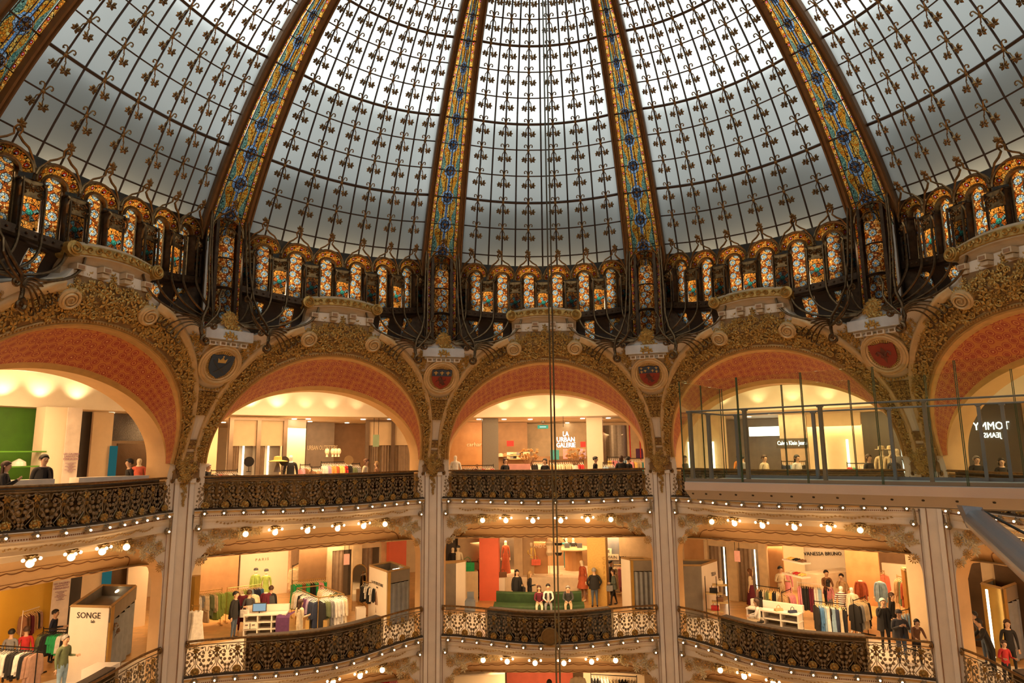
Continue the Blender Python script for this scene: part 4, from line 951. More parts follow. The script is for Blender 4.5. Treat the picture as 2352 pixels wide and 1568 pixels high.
rw = MB().grid(lambda a, z: (14.0*sin(a), 14.0*cos(a), z), AR, [-16.5, -6, 0, 4.9]); rw.grid(lambda a, r: (r*sin(a), r*cos(a), 4.9), AR, [11.9, 14.0]); struct('wall_rear', rw.mesh('wall_rear', CREAM2))
# ================================================================ FIGURES
PS_ = .885     # one scene unit is a little over a metre
SKIN = M('skin', (.62, .38, .24), .5, var=.05); SKIND = M('skin_brown', (.30, .16, .09), .5, var=.05)
MANQ = M('mannequin_cream', (.84, .72, .52), .35, var=.03, bs=0); MANW = M('mannequin_white', (.88, .82, .74), .3, var=.03)
def CM(name, c, r=.8): return M('cloth_'+name, c, r, var=.14, scale=9, bs=.35)
CC = {'black': (.012, .011, .012), 'navy': (.02, .03, .07), 'white': (.80, .76, .70), 'cream': (.78, .66, .46), 'grey': (.25, .25, .26), 'dark grey': (.06, .06, .065), 'olive': (.16, .20, .10), 'green': (.02, .38, .12), 'lime green': (.32, .45, .10), 'wine red': (.14, .01, .03), 'red': (.55, .03, .03), 'coral': (.80, .16, .09), 'orange': (.85, .34, .08), 'yellow': (.88, .60, .16), 'pink': (.78, .30, .36), 'lilac': (.42, .32, .50), 'light blue': (.30, .46, .62), 'blue': (.08, .22, .48), 'brown': (.20, .09, .04), 'green-grey': (.09, .11, .09), 'tan': (.50, .31, .15), 'beige': (.62, .48, .30), 'purple': (.10, .03, .12), 'denim blue': (.09, .13, .20), 'teal': (.04, .26, .30), 'rust': (.50, .11, .04), 'patterned': (.38, .22, .16)}
def mk_stripes():
    t = NT('cloth_striped'); sp = t.n('ShaderNodeSeparateXYZ', {0: t.obj()}); f = t.m('GREATER_THAN', t.m('FRACT', t.m('MULTIPLY', sp.outputs[2], 13.)), .5)
    t.pbr(t.mix(f, (.75, .68, .60, 1), (.10, .02, .04, 1)), .8); return t.mat
STRIPED = mk_stripes()
def cl(n): return STRIPED if n == 'striped' else CM(n, CC[n])
HAIR = {'black': (.012, .01, .01), 'brown': (.07, .03, .015), 'blond': (.38, .22, .08), 'grey': (.32, .30, .28), 'white': (.75, .72, .66), 'auburn': (.16, .06, .02)}
def hm(n): return M('hair_'+n, HAIR[n], .6, var=.2, scale=30)
SHOE = M('shoe_leather', (.02, .016, .014), .4)
def poseJ(kind, arms=('down', 'down'), w=1.):
    """joints: name -> (pos, radius, region), edges. figure faces -y, soles at z=0, 1.75 m tall"""
    J = {}; E = []
    def a(n, p, r, reg, par=None):
        J[n] = (Vector(p), r, reg)
        if par: E.append((par, n))
    sit = kind == 'sit'; hz = .55 if sit else .93
    lean = {'sit': (0, -.04), 'lean': (0, -.22), 'bow': (0, -.20)}.get(kind, (0, 0))
    if kind == 'bow': sit = True; hz = .55
    ly = lean[1]
    a('hip', (0, 0, hz), (.15*w, .115*w), 'bot')
    a('waist', (0, ly*.3, hz+.17), (.135*w, .10*w), 'top', 'hip'); a('chest', (0, ly*.75, hz+.37), (.165*w, .115*w), 'top', 'waist')
    a('shb', (0, ly, hz+.49), (.10, .08), 'top', 'chest'); nk = (0, ly*1.15-.01, hz+.575); a('neck', nk, (.050, .052), 'skin', 'shb')
    hy = ly*1.3-.02-(.12 if kind == 'bow' else 0); hb = hz+(.66 if kind != 'bow' else .62)
    a('jaw', (0, hy-.015, hb), (.080, .088), 'skin', 'neck'); a('head', (0, hy-.005, hb+.08), (.100, .116), 'skin', 'jaw'); a('crown', (0, hy+.005, hb+.14), (.082, .095), 'skin', 'head')
    a('nose', (0, hy-.125, hb+.045), (.014, .014), 'skin', 'head')
    for i, s in enumerate((-1, 1)):
        n = 'LR'[i]
        a('sh'+n, (s*.175*w, ly, hz+.475), (.065*w, .065*w), 'top', 'shb')
        m_ = arms[i]; sx, sy, sz = s*.175*w, ly, hz+.475
        el, wr = {'down': ((s*.06, .02, -.29), (s*.075, -.03, -.54)), 'phone': ((s*.08, -.08, -.27), (-s*.10, -.30, -.12)), 'cross': ((s*.07, -.06, -.27), (-s*.10, -.22, -.24)), 'lap': ((s*.05, -.10, -.25), (-s*.06, -.32, -.30)), 'up': ((s*.22, -.02, .05), (s*.36, -.04, .26)), 'rail': ((s*.05, -.16, -.24), (s*.02, -.38, -.28)), 'bent': ((s*.07, .03, -.28), (s*.05, -.22, -.26)), 'back': ((s*.08, .08, -.28), (s*.05, .12, -.50)), 'face': ((s*.05, -.12, -.24), (-s*.08, -.17, .06)), 'pocket': ((s*.14, .05, -.26), (s*.05, -.06, -.46))}[m_]
        el, wr = Vector(el), Vector(wr); S0 = Vector((sx, sy, sz))
        a('el'+n, S0+el, (.045*w, .045*w), 'top', 'sh'+n); a('wr'+n, S0+wr, (.030, .030), 'top', 'el'+n)
        d = (wr-el).normalized(); sd = d.cross(Vector((0, 1, 0)) if abs(d.y) < .8 else Vector((1, 0, 0))).normalized(); nn = sd.cross(d)
        P = S0+wr+d*.07; a('pa'+n, P, (.032, .022), 'skin', 'wr'+n)
        for f in range(4):
            b = P+sd*(-.027+.018*f)+d*.035; L = (.062, .075, .07, .055)[f]
            a(f'f{f}{n}', b+d*.005, (.0095, .0095), 'skin', 'pa'+n); a(f'g{f}{n}', b+d*L*.6+nn*.012, (.009, .009), 'skin', f'f{f}{n}'); a(f'h{f}{n}', b+d*L*.9+nn*.034, (.008, .008), 'skin', f'g{f}{n}')
        b = P-d*.02-sd*.035; a('th'+n, b-sd*.012+nn*.01, (.011, .011), 'skin', 'pa'+n); a('ti'+n, b-sd*.025+d*.035+nn*.02, (.0095, .0095), 'skin', 'th'+n)
        if sit:
            a('tp'+n, (s*.10, -.05, hz-.02), (.095*w, .095*w), 'bot', 'hip'); a('kn'+n, (s*.13, -.46, hz-.02), (.062, .062), 'bot', 'tp'+n)
            a('an'+n, (s*.12, -.46-(.10 if i else -.02), .10), (.038, .038), 'bot', 'kn'+n); fy = -.46-(.10 if i else -.02)
        elif kind == 'walk':
            q = .18*s; a('tp'+n, (s*.10, 0, hz-.12), (.095*w, .095*w), 'bot', 'hip'); a('kn'+n, (s*.10, -q*.6-.03, .50), (.062, .062), 'bot', 'tp'+n); a('an'+n, (s*.09, -q, .10), (.038, .038), 'bot', 'kn'+n); fy = -q
        else:
            a('tp'+n, (s*.09, 0, hz-.12), (.095*w, .095*w), 'bot', 'hip'); a('kn'+n, (s*.10, -.01, .50), (.062, .062), 'bot', 'tp'+n); a('an'+n, (s*.115, .02, .10), (.038, .038), 'bot', 'kn'+n); fy = .02
        ax = J['an'+n][0].x; a('he'+n, (ax, fy+.01, .045), (.04, .04), 'shoe', 'an'+n); a('to'+n, (ax+s*.02, fy-.15, .035), (.042, .032), 'shoe', 'he'+n)
    return J, E
_bc = {}
def body_mesh(kind, arms, w, headless=False):
    key = (kind, arms, w, headless)
    if key in _bc: return _bc[key]
    J, E = poseJ(kind, arms, w)
    if headless:
        for q in ('jaw', 'head', 'crown', 'nose'): J.pop(q)
        E = [e for e in E if e[0] in J and e[1] in J]
    names = list(J); me = bpy.data.meshes.new('t'); me.from_pydata([J[n][0] for n in names], [(names.index(a), names.index(b)) for a, b in E], [])
    o = bpy.data.objects.new('t', me); COL.objects.link(o)
    sk = o.modifiers.new('s', 'SKIN'); ss = o.modifiers.new('u', 'SUBSURF'); ss.levels = 1
    sv = me.skin_vertices[0].data
    for i, n in enumerate(names): sv[i].radius = J[n][1]; sv[i].use_root = (n == 'hip')
    dg = bpy.context.evaluated_depsgraph_get(); dg.update(); r = bpy.data.meshes.new_from_object(o.evaluated_get(dg)); bpy.data.objects.remove(o)
    pts = []; reg = []
    for a, b in E:
        for t in (0, .25, .5, .75, 1): pts.append(J[a][0].lerp(J[b][0], t)); reg.append(J[b][2] if t > .3 or a != 'wr' else J[a][2])
    for i, (a, b) in enumerate([e for e in E]):
        pass
    P = np.array([tuple(p) for p in pts]); idx = {'skin': 0, 'top': 1, 'bot': 2, 'shoe': 3}
    co = np.array([tuple(p.center) for p in r.polygons]); dd = ((co[:, None, :]-P[None])**2).sum(2).argmin(1)
    mi = [idx[reg[i]] for i in dd]; _bc[key] = (r, mi, J); return _bc[key]
def hair_mesh(style, J, mat):
    h = J['head'][0]; b = MB(); R_ = .122
    V = []; nu, nv = 14, 7
    def f(u, v):   # v 0 crown .. 1 hairline
        a = 2*pi*u; fr_ = max(0, -sin(a)); lim = 2.05 if style != 'crop' else 1.95; th = v*(lim-.98*fr_); wv = 1+.04*sin(a*5+v*9)
        return Vector((h.x+R_*.92*sin(th)*cos(a)*wv, h.y+.012+R_*1.06*sin(th)*sin(a)*wv, h.z+.015+R_*1.04*cos(th)))
    b.grid(f, [i/nu for i in range(nu+1)], [i/nv for i in range(nv+1)])
    if style == 'long':
        b.grid(lambda u, v: Vector((h.x+(.10+.03*v)*cos(pi*u)*(1-.15*v), h.y+.03+.085*sin(pi*u)*(1+.2*v)+.02*sin(u*20), h.z+.03-v*.42)), [i/8 for i in range(9)], [0, .25, .5, .75, 1])
        b.grid(lambda u, v: Vector((h.x+(.09+.02*v)*cos(pi*u)*(1-.15*v), h.y+.02+.06*sin(pi*u), h.z+.03-v*.40)), [i/8 for i in range(9)], [0, .5, 1], flip=True)
    if style == 'bun': b.ball((h.x, h.y+.10, h.z+.06), .045, 6)
    if style == 'bob': b.grid(lambda u, v: Vector((h.x+.105*cos(pi*u), h.y+.02+.10*sin(pi*u), h.z+.03-v*.17)), [i/8 for i in range(9)], [0, .5, 1])
    return b.mesh('hair', mat, smooth=True)
def figure(label, cat, loc, face, kind='stand', arms=('down', 'down'), top='black', bot='denim blue', hair='brown', style='crop', h=1.75, w=1., skin=None, mann=None, headless=False, skirt=None, name='person', bag=None, coat=None, group=None, hat=None):
    r, mi, J = body_mesh(kind, arms, w, headless); me = r.copy(); me.name = 'body'; me.materials.clear()
    sk = mann or skin or SKIN
    for m in (sk, cl(top) if top else sk, cl(bot) if bot else sk, (sk if mann else SHOE)): me.materials.append(m)
    me.polygons.foreach_set('material_index', mi); me.polygons.foreach_set('use_smooth', [True]*len(mi)); me.update()
    h *= PS_; o = obj(name, me, None, loc, face); o.scale = (h/1.75,)*3; tag(o, label, cat, group)
    hd = J.get('head')
    if hd and not mann:
        obj('hair', hair_mesh(style, J, hm(hair)), o); p = hd[0]
        for s in (-1, 1):
            obj('eye', MB().ball((p.x+s*.032, p.y-.095, p.z+.0), .009, 4).mesh('eye', M('eye_dark', (.02, .015, .01), .3)), o); obj('ear', MB().ball((p.x+s*.094, p.y+.01, p.z-.01), .022, 4, sz=1.4).mesh('ear', sk), o)
        obj('mouth', MB().box((p.x, p.y-.093, p.z-.068), (.04, .012, .009)).mesh('mouth', M('lip', (.35, .10, .08), .5)), o)
    if coat:   # open jacket / coat shell hanging from the shoulders
        c = J['chest'][0]; z0 = c.z+.10; L = coat[1]; b = MB(); A_ = lambda u: -pi/2+.3+(2*pi-.6)*u
        b.grid(lambda u, v: Vector(((.155*w+.09*v**.5)*cos(A_(u)), c.y*(1-v)+(.115*w+.075*v**.5)*sin(A_(u)), z0-v*L+.012*sin(u*40))), [i/20 for i in range(21)], [0, .2, .5, .8, 1]); obj('coat', b.mesh('coat', cl(coat[0]), smooth=True), o)
    if skirt:
        c = J['hip'][0]; b = MB(); b.grid(lambda u, v: Vector(((.15+.13*v+.012*sin(14*2*pi*u)*v)*cos(2*pi*u), (.12+.12*v+.012*sin(14*2*pi*u)*v)*sin(2*pi*u), c.z+.12-v*skirt[1])), [i/42 for i in range(43)], [0, .25, .5, .75, 1]); obj('skirt', b.mesh('skirt', cl(skirt[0]), smooth=True), o)
    if bag:
        q = J['paR'][0]; b = MB(); b.box((q.x, q.y, q.z-.26), (.12, .34, .28)); b.tube([(q.x, q.y-.1, q.z-.13), (q.x, q.y-.05, q.z+.0), (q.x, q.y+.05, q.z+.0), (q.x, q.y+.1, q.z-.13)], .01, 5); bo = obj('handbag', b.mesh('handbag', cl(bag)), None, loc, face); bo.scale = o.scale; tag(bo, f'{bag} handbag carried by the {label[:46].rsplit(" ", 1)[0]}'[:90], 'bag')
    if hat:
        p = hd[0]; b = MB(); b.lathe([(.20, .03), (.20, .045), (.11, .05), (.10, .13), (.07, .16), (.01, .165)] if hat != 'cap' else [(.112, .02), (.11, .08), (.07, .13), (.01, .14)], 16, (p.x, p.y, p.z)); hh = obj('hat', b.mesh('hat', cl('beige' if hat != 'cap' else 'dark grey')), o)
    return o
def look(px, py_feet, z, towards=None): return atz(px, py_feet, z)
TOCAM = lambda p: math.atan2(-(CX-p.x), (CY-p.y)*-1) if 0 else math.atan2(CX-p.x, -(CY-p.y))
# ================================================================ GARMENTS
def shell(outline, th, mats, hang=True):
    b = MB(); n = len(outline); cx = sum(p[0] for p in outline)/n
    A = [(x, -th*.25, z) for x, z in outline]; Bk = [(x, th*.25, z) for x, z in outline]; C_ = [(x*.8, -th*.5, z*.96-.02) for x, z in outline]; D_ = [(x*.8, th*.5, z*.96-.02) for x, z in outline]
    V = A+Bk+C_+D_; F = [(i, (i+1) % n, n+(i+1) % n, n+i) for i in range(n)]+[(i, 2*n+i, 2*n+(i+1) % n, (i+1) % n) for i in range(n)]+[(n+i, n+(i+1) % n, 3*n+(i+1) % n, 3*n+i) for i in range(n)]+[tuple(range(2*n, 3*n)), tuple(range(3*n, 4*n))[::-1]]
    b.add(V, F); return b
def sym(h): return h+[(-x, z) for x, z in reversed(h) if x > 1e-6]
GO = {'jacket': sym([(0, -.13), (.06, -.11), (.20, -.17), (.24, -.30), (.27, -.74), (.20, -.75), (.17, -.42), (.19, -.80), (0, -.81)]),
      'top': sym([(0, -.14), (.07, -.11), (.19, -.16), (.23, -.38), (.17, -.40), (.17, -.66), (0, -.67)]),
      'dress': sym([(0, -.15), (.05, -.10), (.16, -.15), (.15, -.45), (.19, -.8), (.24, -1.18), (0, -1.2)]),
      'coat': sym([(0, -.13), (.06, -.11), (.21, -.17), (.25, -.30), (.28, -.78), (.21, -.79), (.18, -.42), (.23, -1.12), (0, -1.13)]),
      'trousers': [(.16, -.10), (.17, -.4), (.16, -1.08), (.03, -1.09), (.01, -.4), (-.01, -.4), (-.03, -1.09), (-.16, -1.08), (-.17, -.4), (-.16, -.10)]}
GM = {k: shell(v, .085 if k != 'top' else .07, None) for k, v in GO.items()}
def hanger(): b = MB(); b.tube([(0, 0, 0), (.015, 0, .03), (0, 0, .045), (-.02, 0, .03)], .004, 4); b.tube([(-.21, 0, -.13), (-.1, 0, -.085), (0, 0, -.03), (.1, 0, -.085), (.21, 0, -.13)], .011, 4); b.tube([(0, 0, -.03), (0, 0, .0)], .004, 4); return b
HG = {'wood': hanger().mesh('hanger', M('pale_wood', (.70, .48, .22), .5)), 'white': hanger().mesh('hanger', M('hanger_white', (.8, .76, .7), .5)), 'black': hanger().mesh('hanger', M('hanger_black', (.02, .02, .02), .5))}
_gm = {}
def gmesh(kind, col):
    if (kind, col) not in _gm: _gm[(kind, col)] = GM[kind].mesh(kind, cl(col), smooth=False)
    return _gm[(kind, col)]
NG = [0]
def hang(A, B, n, specs, where, grp, hg='wood', seed=1, tilt=.25, parts=True):
    rn = random.Random(seed); A, B = Vector(A), Vector(B); d = (B-A); ang = math.atan2(d.y, d.x)
    for i in range(n):
        f = (i+.5)/n; kind, col = specs[int(f*len(specs))] if specs[0] != 'mix' else rn.choice(specs[1:])
        if specs[0] == 'mix' : pass
        p = A.lerp(B, f); rz = ang+pi/2+tilt+rn.uniform(-.12, .12)
        g = obj(kind, gmesh(kind, col), None, p, rz); s_ = rn.uniform(.9, 1.08)*PS_; g.scale = (s_, s_, s_*rn.uniform(.93, 1.05)); NG[0] += 1
        tag(g, f'{col} {kind} hanging on the {where}', 'clothing', grp)
        if parts: obj('hanger', HG[hg], g)
STEEL = M('rack_black', (.02, .018, .016), .4, .6); BRS = M('rack_brass', (.72, .50, .20), .25, .85); WHT = M('white_lacquer', (.80, .72, .62), .35, var=.03)
def rack(label, A, B, z, mat=STEEL, legs='T', loc=None):
    A, B = Vector(A), Vector(B); d = (B-A).normalized(); nrm = Vector((-d.y, d.x, 0)); o0 = Vector(((A.x+B.x)/2, (A.y+B.y)/2, z)); A = A-o0; B = B-o0
    t = thing('clothes_rack', label, 'clothes rack', o0); obj('rail', MB().tube([A, B], .016, 6).mesh('rail', mat), t)
    for P in (A, B): obj('post', MB().tube([P+Vector((0, 0, .05)), Vector((P.x, P.y, .03))], .014, 6).mesh('post', mat), t); obj('foot', MB().box((P.x, P.y, .02), (.05, .5, .03), math.atan2(d.y, d.x)).mesh('foot', mat), t)
    return t
def zrack(label, pa, pb, z, h, n, specs, grp=None, mat=STEEL, hg='wood', seed=1, tilt=.25, short=None):
    h *= PS_; A = atz(pa[0], pa[1], z+h); B = atz(pb[0], pb[1], z+h); rack(label, A, B, z, mat); wh = short or label.split(' with')[0]
    hang(A-Vector((0, 0, .045)), B-Vector((0, 0, .045)), n, specs, wh, 'clothes on the '+wh, hg, seed, tilt)
# ================================================================ BLOCKS
def slab(name, label, cat, A, B, h, th=.12, mat=WALLM, z0=0., top=None, group=None, kids=(), away=1):
    """upright panel from A to B on the floor, h metres tall, thickness going away from the atrium"""
    A, B = Vector(A), Vector(B); d = B-A; L = d.length; rz = math.atan2(d.y, d.x); b = MB().box((L/2, away*th/2, z0+h/2), (L, th, h)); o = obj(name, b.mesh(name, mat), None, A, rz); tag(o, label, cat, group); o['_L'] = L; return o
def text(parent, s, size, mat, loc, ext=.01, mirror=False, name='sign_letters', align='CENTER', sx=1.):
    c = bpy.data.curves.new('t', 'FONT'); c.body = s; c.size = size; c.extrude = ext; c.align_x = align; c.resolution_u = 2
    o = bpy.data.objects.new('t', c); COL.objects.link(o); dg = bpy.context.evaluated_depsgraph_get(); me = bpy.data.meshes.new_from_object(o.evaluated_get(dg)); bpy.data.objects.remove(o); me.materials.clear(); me.materials.append(mat)
    m = Matrix.Translation(loc) @ Matrix.Rotation(pi/2, 4, 'X') @ Matrix.Diagonal((-sx if mirror else sx, 1, 1, 1)); return obj(name, me, parent, mat4=m)
# ================================================================ SHOP FLOORS
WOOD = M('warm_wood', (.48, .25, .10), .5, scale=2, col2=(.36, .17, .06)); CORAL = M('coral_paint', (.82, .16, .08), .5, var=.04); CURT = M('grey_curtain', (.22, .23, .25), .8, scale=5)
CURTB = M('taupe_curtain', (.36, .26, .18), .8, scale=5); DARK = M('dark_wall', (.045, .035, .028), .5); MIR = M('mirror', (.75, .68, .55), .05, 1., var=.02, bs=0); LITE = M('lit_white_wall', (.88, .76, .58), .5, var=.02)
MOS = M('grey_mosaic', (.22, .20, .17), .4, scale=30); GOLDC = M('gold_perforated', (.66, .42, .12), .4, .3, scale=20); STRIPL = EM('light_strip', (1, .80, .48), 6.); GREENW = M('green_wall', (.05, .17, .01), .5); YELW = M('yellow_wall', (.60, .36, .04), .5, var=.03)
GREYB = M('grey_booth', (.20, .165, .13), .55); INK = M('sign_ink', (.03, .025, .02), .5); PINKS = M('pink_sign', (.75, .40, .38), .5); LGLOW = EM('sign_glow', (1, .9, .75), 5.)
def facewall(p): return math.atan2(p.x-CX, -(p.y-CY))   # not used for figures
def turn(p, off=0.): return TOCAM(p)+off
def curtain(label, pa, pb, z, h, mat=CURTB, grp=None, lift=0.):
    A = atz(*pa, z); B = atz(*pb, z); L = (B-A).length; rz = math.atan2(B.y-A.y, B.x-A.x); n = int(L*40)
    b = MB().grid(lambda i, v: Vector((L*i/n, .035*sin(i*.9)+.02*sin(i*2.3), lift+v)), list(range(n+1)), [0, h]); b.grid(lambda i, v: Vector((L*i/n, .03+.035*sin(i*.9)+.02*sin(i*2.3), lift+v)), list(range(n+1)), [0, h], flip=True)
    o = obj('curtain', b.mesh('curtain', mat, smooth=True), None, A, rz); return tag(o, label, 'curtain', grp)
def booth(label, a, b, c, z, h, sign=None, panel=WHT, side='curtain', strip=True):
    """fitting booth: a-b lit panel facing the atrium, b-c curtained side; pixels of the foot corners"""
    A, B, C_ = atz(*a, z), atz(*b, z), atz(*c, z); t = thing('fitting_booth', label, 'fitting booth', A)
    def loc(p): return p-A
    def wall(P, Q, nm, mat, th=.06, z0=0, z1=h):
        d = Q-P; b_ = MB().box((d.length/2, 0, (z0+z1)/2), (d.length, th, z1-z0)); m = Matrix.Translation(P-A) @ Matrix.Rotation(math.atan2(d.y, d.x), 4, 'Z'); return obj(nm, b_.mesh(nm, mat), t, mat4=m)
    w_ = wall(A, B, 'panel', panel); E_ = A+(C_-B)
    wall(B, B+(C_-B)*.12, 'brass_jamb', M('booth_brass', (.50, .30, .07), .35, .6), .09); n = 24; d = C_-B; L = d.length*.86
    cb = MB().grid(lambda i, v: Vector((d.length*.12+L*i/n, -.04+.04*sin(i*1.1), v)), list(range(n+1)), [0.05, h-.45]); m = Matrix.Translation(B-A) @ Matrix.Rotation(math.atan2(d.y, d.x), 4, 'Z'); obj('curtain', cb.mesh('curtain', CURT, smooth=True), t, mat4=m)
    wall(B, C_, 'lintel', GREYB, .08, h-.42, h); wall(A, E_, 'side_panel', GREYB); wall(E_, C_, 'rear_panel', GREYB)
    R_ = MB(); P4 = [loc(A), loc(B), loc(C_), loc(E_)]
    for i in range(4): R_.tube([P4[i]+Vector((0, 0, h+.02)), P4[(i+1) % 4]+Vector((0, 0, h+.02))], .05, 4)
    obj('top_frame', R_.mesh('top_frame', M('booth_trim', (.50, .33, .15), .4, .3)), t); ins = MB().add([p*.98+Vector((0, 0, h-.30)) for p in P4], [(0, 1, 2, 3)]); obj('inner_ceiling', ins.mesh('inner_ceiling', GREYB), t)
    if strip: q = (P4[2]+P4[3])/2+Vector((0, 0, h-.12)); obj('light_tube', MB().box(q, (.7, .06, .05), math.atan2(d.y, d.x)).mesh('light_tube', STRIPL), t)
    if sign:
        for s_, sz, fx, fz in sign: text(w_, s_, sz, INK, (fx*(B-A).length, -.045, fz*h), .004)
    return t
# ---------------------------------------------------------------- LOWER GALLERY, MIDDLE BAY
z = F2
booth('fitting booth with white panel on the left of the green sofa', (1046, 1398), (1069, 1392), (1010, 1396), z, 1.86, strip=False)
booth('fitting booth with white panel at the right end of the middle bay', (1431, 1392), (1452, 1399), (1505, 1399), z, 1.96, strip=False)
def pillar_px(label, a, b, z, h, mat, th=.8, name='square_pillar'): return slab(name, label, 'pillar', atz(*a, z), atz(*b, z), h, th, mat)
pillar_px('bright coral square pillar behind the rack of orange dresses', (1101, 1379), (1146, 1379), z, 3.4, CORAL)
o = pillar_px('gold perforated square pillar behind the man in the black jacket', (1352, 1390), (1395, 1392), z, 3.4, GOLDC)
text(o, 'C\nO\nF\nF\nE', .2, M('gold_letter', (.5, .28, .06), .5), (.72, -.02, 1.9), .005)
# sofa
def arcpts(r0, r1, a0, a1, n=24): return [a0+(a1-a0)*i/n for i in range(n+1)]
SC = atz(1238, 1412, z); SC = Vector((SC.x, SC.y, z)); GV = M('green_velvet', (.030, .075, .018), .75, scale=6, col2=(.018, .045, .012))
t = thing('curved_sofa', 'curved two-tier dark green velvet sofa facing the balustrade', 'sofa', SC)
def ellsofa(rx, ry, z0, z1, nm, bev=.06):
    b = MB(); prof = [(0, z0), (0, z1-bev), (-.03, z1-bev*.3), (-.1, z1), (-1, z1)]
    V = []; A_ = [pi*i/28 for i in range(29)]
    b.grid(lambda a, q: Vector(((rx+prof[q][0]*(1 if prof[q][0] > -1 else rx))*cos(a) if prof[q][0] > -1 else .0+.0, .55-(ry+max(prof[q][0], -ry))*sin(a) if prof[q][0] > -1 else .55, prof[q][1])), A_, range(5)); return obj(nm, b.mesh(nm, GV, smooth=False), t)
W2 = 1.78
def block(nm, y0, y1, z0, z1, bow, w_=W2):
    z0 *= .9; z1 *= .9
    b = MB(); n = 24; xs = [-w_+2*w_*i/n for i in range(n+1)]; yb = lambda x: -bow*(1-(x/w_)**2)
    b.sweep([(Vector((x, y0+yb(x), 0)), Vector((0, 1, 0)), Vector((0, 0, 1))) for x in xs], [(0, z0), (0, z1-.05), (.04, z1), (y1-y0-.04, z1), (y1-y0, z1-.05), (y1-y0, z0)], close=True); return obj(nm, b.mesh(nm, GV), t)
block('seat', -.05, .65, .08, .44, .28, 1.85); block('backrest', .66, .95, .08, .86, .28); block('plinth', .0, .9, 0, .08, .26, 1.75)
# people on and near it
def fig(px, py, label, **k):
    zz = k.pop('z', F2); r_ = k.pop('r', None); hy = k.pop('hy', None)
    if hy: hz = zz+k.get('h', 1.75)*PS_*(.84 if k.get('headless') else .9 if k.get('kind') == 'lean' else 1); p = atz(px, hy, hz); p.z = zz; r_ = None
    else: p = atr(px, py, r_) if r_ else atz(px, py, zz)
    if r_: p.z = zz
    off = k.pop('face', 0.); dz = k.pop('dz', 0.); p.z += dz; return figure(label, k.pop('cat', 'person'), p, turn(p, off), **k)
def seat(px, yoff, label, **k):
    p = atz(px, 1412, F2); p = Vector((p.x, SC.y+.18+yoff-.2*(1-((p.x-SC.x)/1.8)**2), F2-.02)); return figure(label, 'person', p, turn(p, k.pop('face', 0)), kind=k.pop('kind', 'sit'), **k)
seat(1239, 0, 'young woman in maroon top and white trousers seated on the green sofa', arms=('lap', 'lap'), top='wine red', bot='cream', hair='brown', style='long', h=1.66)
seat(1260, 0, 'bearded man in white printed T-shirt and open jacket leaning back on the green sofa', arms=('lap', 'lap'), top='white', bot='grey', hair='black', h=1.74, coat=('black', .42))
seat(1306, 0, 'bald man in dark jacket bent over his phone on the green sofa', kind='bow', arms=('lap', 'lap'), top='dark grey', bot='beige', hair='grey', h=1.74)
rk = MB().box((0, 0, .25), (.34, .2, .46)); rk.tube([(-.08, -.1, .4), (-.08, -.13, .2), (-.08, -.1, .06)], .02, 4); rk.tube([(.08, -.1, .4), (.08, -.13, .2), (.08, -.1, .06)], .02, 4); rk.box((0, -.12, .18), (.24, .06, .2)); p = atz(1258, 1407, z); tag(obj('backpack', rk.mesh('backpack', cl('dark grey')), None, p, 0), 'grey backpack on the floor in front of the green sofa', 'bag')
fig(1187, 1383, 'woman with long dark hair and black coat standing behind the green sofa', hy=1310, arms=('down', 'bent'), top='black', bot='black', hair='black', style='long', h=1.74, face=.3, coat=('black', .75), w=1.05, bag='black')
fig(1216, 1384, 'woman with blond hair in black, turned away behind the green sofa', hy=1313, arms=('bent', 'down'), top='black', bot='black', hair='blond', style='long', h=1.66, face=1.9, w=1.05)
fig(1364, 1399, 'grey-haired man in black jacket and jeans standing with his back turned', hy=1306, arms=('pocket', 'pocket'), top='black', bot='denim blue', hair='grey', h=1.76, face=pi+.15, w=1.15, coat=('black', .55))
fig(1408, 1391, 'older woman in green-grey jacket walking with a grey handbag', hy=1309, kind='walk', arms=('down', 'bent'), top='green-grey', bot='black', hair='brown', style='bob', h=1.62, face=-1.3, coat=('green-grey', .6), bag='grey')
fig(1402, 1369, 'black-haired person in black T-shirt facing the pink clothes', hy=1288, arms=('bent', 'bent'), top='black', bot='black', hair='black', h=1.72, face=1.5)
# racks
zrack('clothes rack of orange and yellow dresses before the coral pillar', (1096, 1297), (1139, 1297), z, 1.55, 14, [('dress', 'orange'), ('coat', 'coral'), ('dress', 'yellow'), ('dress', 'cream'), ('coat', 'pink'), ('dress', 'orange'), ('dress', 'coral'), ('jacket', 'pink')], hg='black', tilt=.9, short='rack of orange and yellow dresses before the coral pillar')
zrack('clothes rack of grey patterned blouses behind the left booth', (1073, 1290), (1098, 1289), z, 1.75, 7, [('jacket', 'grey'), ('dress', 'dark grey'), ('jacket', 'brown'), ('dress', 'red')], hg='wood', tilt=.7, short='rack behind the left booth of the middle bay')
zrack('clothes rack with round-cornered rail of white and black tops', (1397, 1267), (1466, 1268), z, 1.9, 16, [('top', 'cream'), ('jacket', 'beige'), ('top', 'black'), ('top', 'black'), ('jacket', 'grey'), ('top', 'black')], mat=BRS, seed=3, tilt=.6, short='round-cornered rail of white and black tops')
zrack('clothes rack of pale pink and cream dresses at the right', (1409, 1296), (1433, 1297), z, 1.5, 9, [('dress', 'cream'), ('dress', 'pink'), ('coat', 'coral')], mat=BRS, seed=4, tilt=.6, short='rack of pale pink dresses beside the right booth')
def plinth(px0, px1, py, h, label, mat=WHT, th=.45, z=F2): return slab('display_plinth', label, 'plinth', atz(px0, py, z), atz(px1, py, z), h, th, mat)
plinth(1085, 1096, 1377, .85, 'cream display plinth left of the rack of orange dresses'); plinth(1145, 1160, 1378, .95, 'cream plinth carrying a brown handbag'); plinth(1159, 1176, 1370, .72, 'low white plinth carrying folded sunglasses')
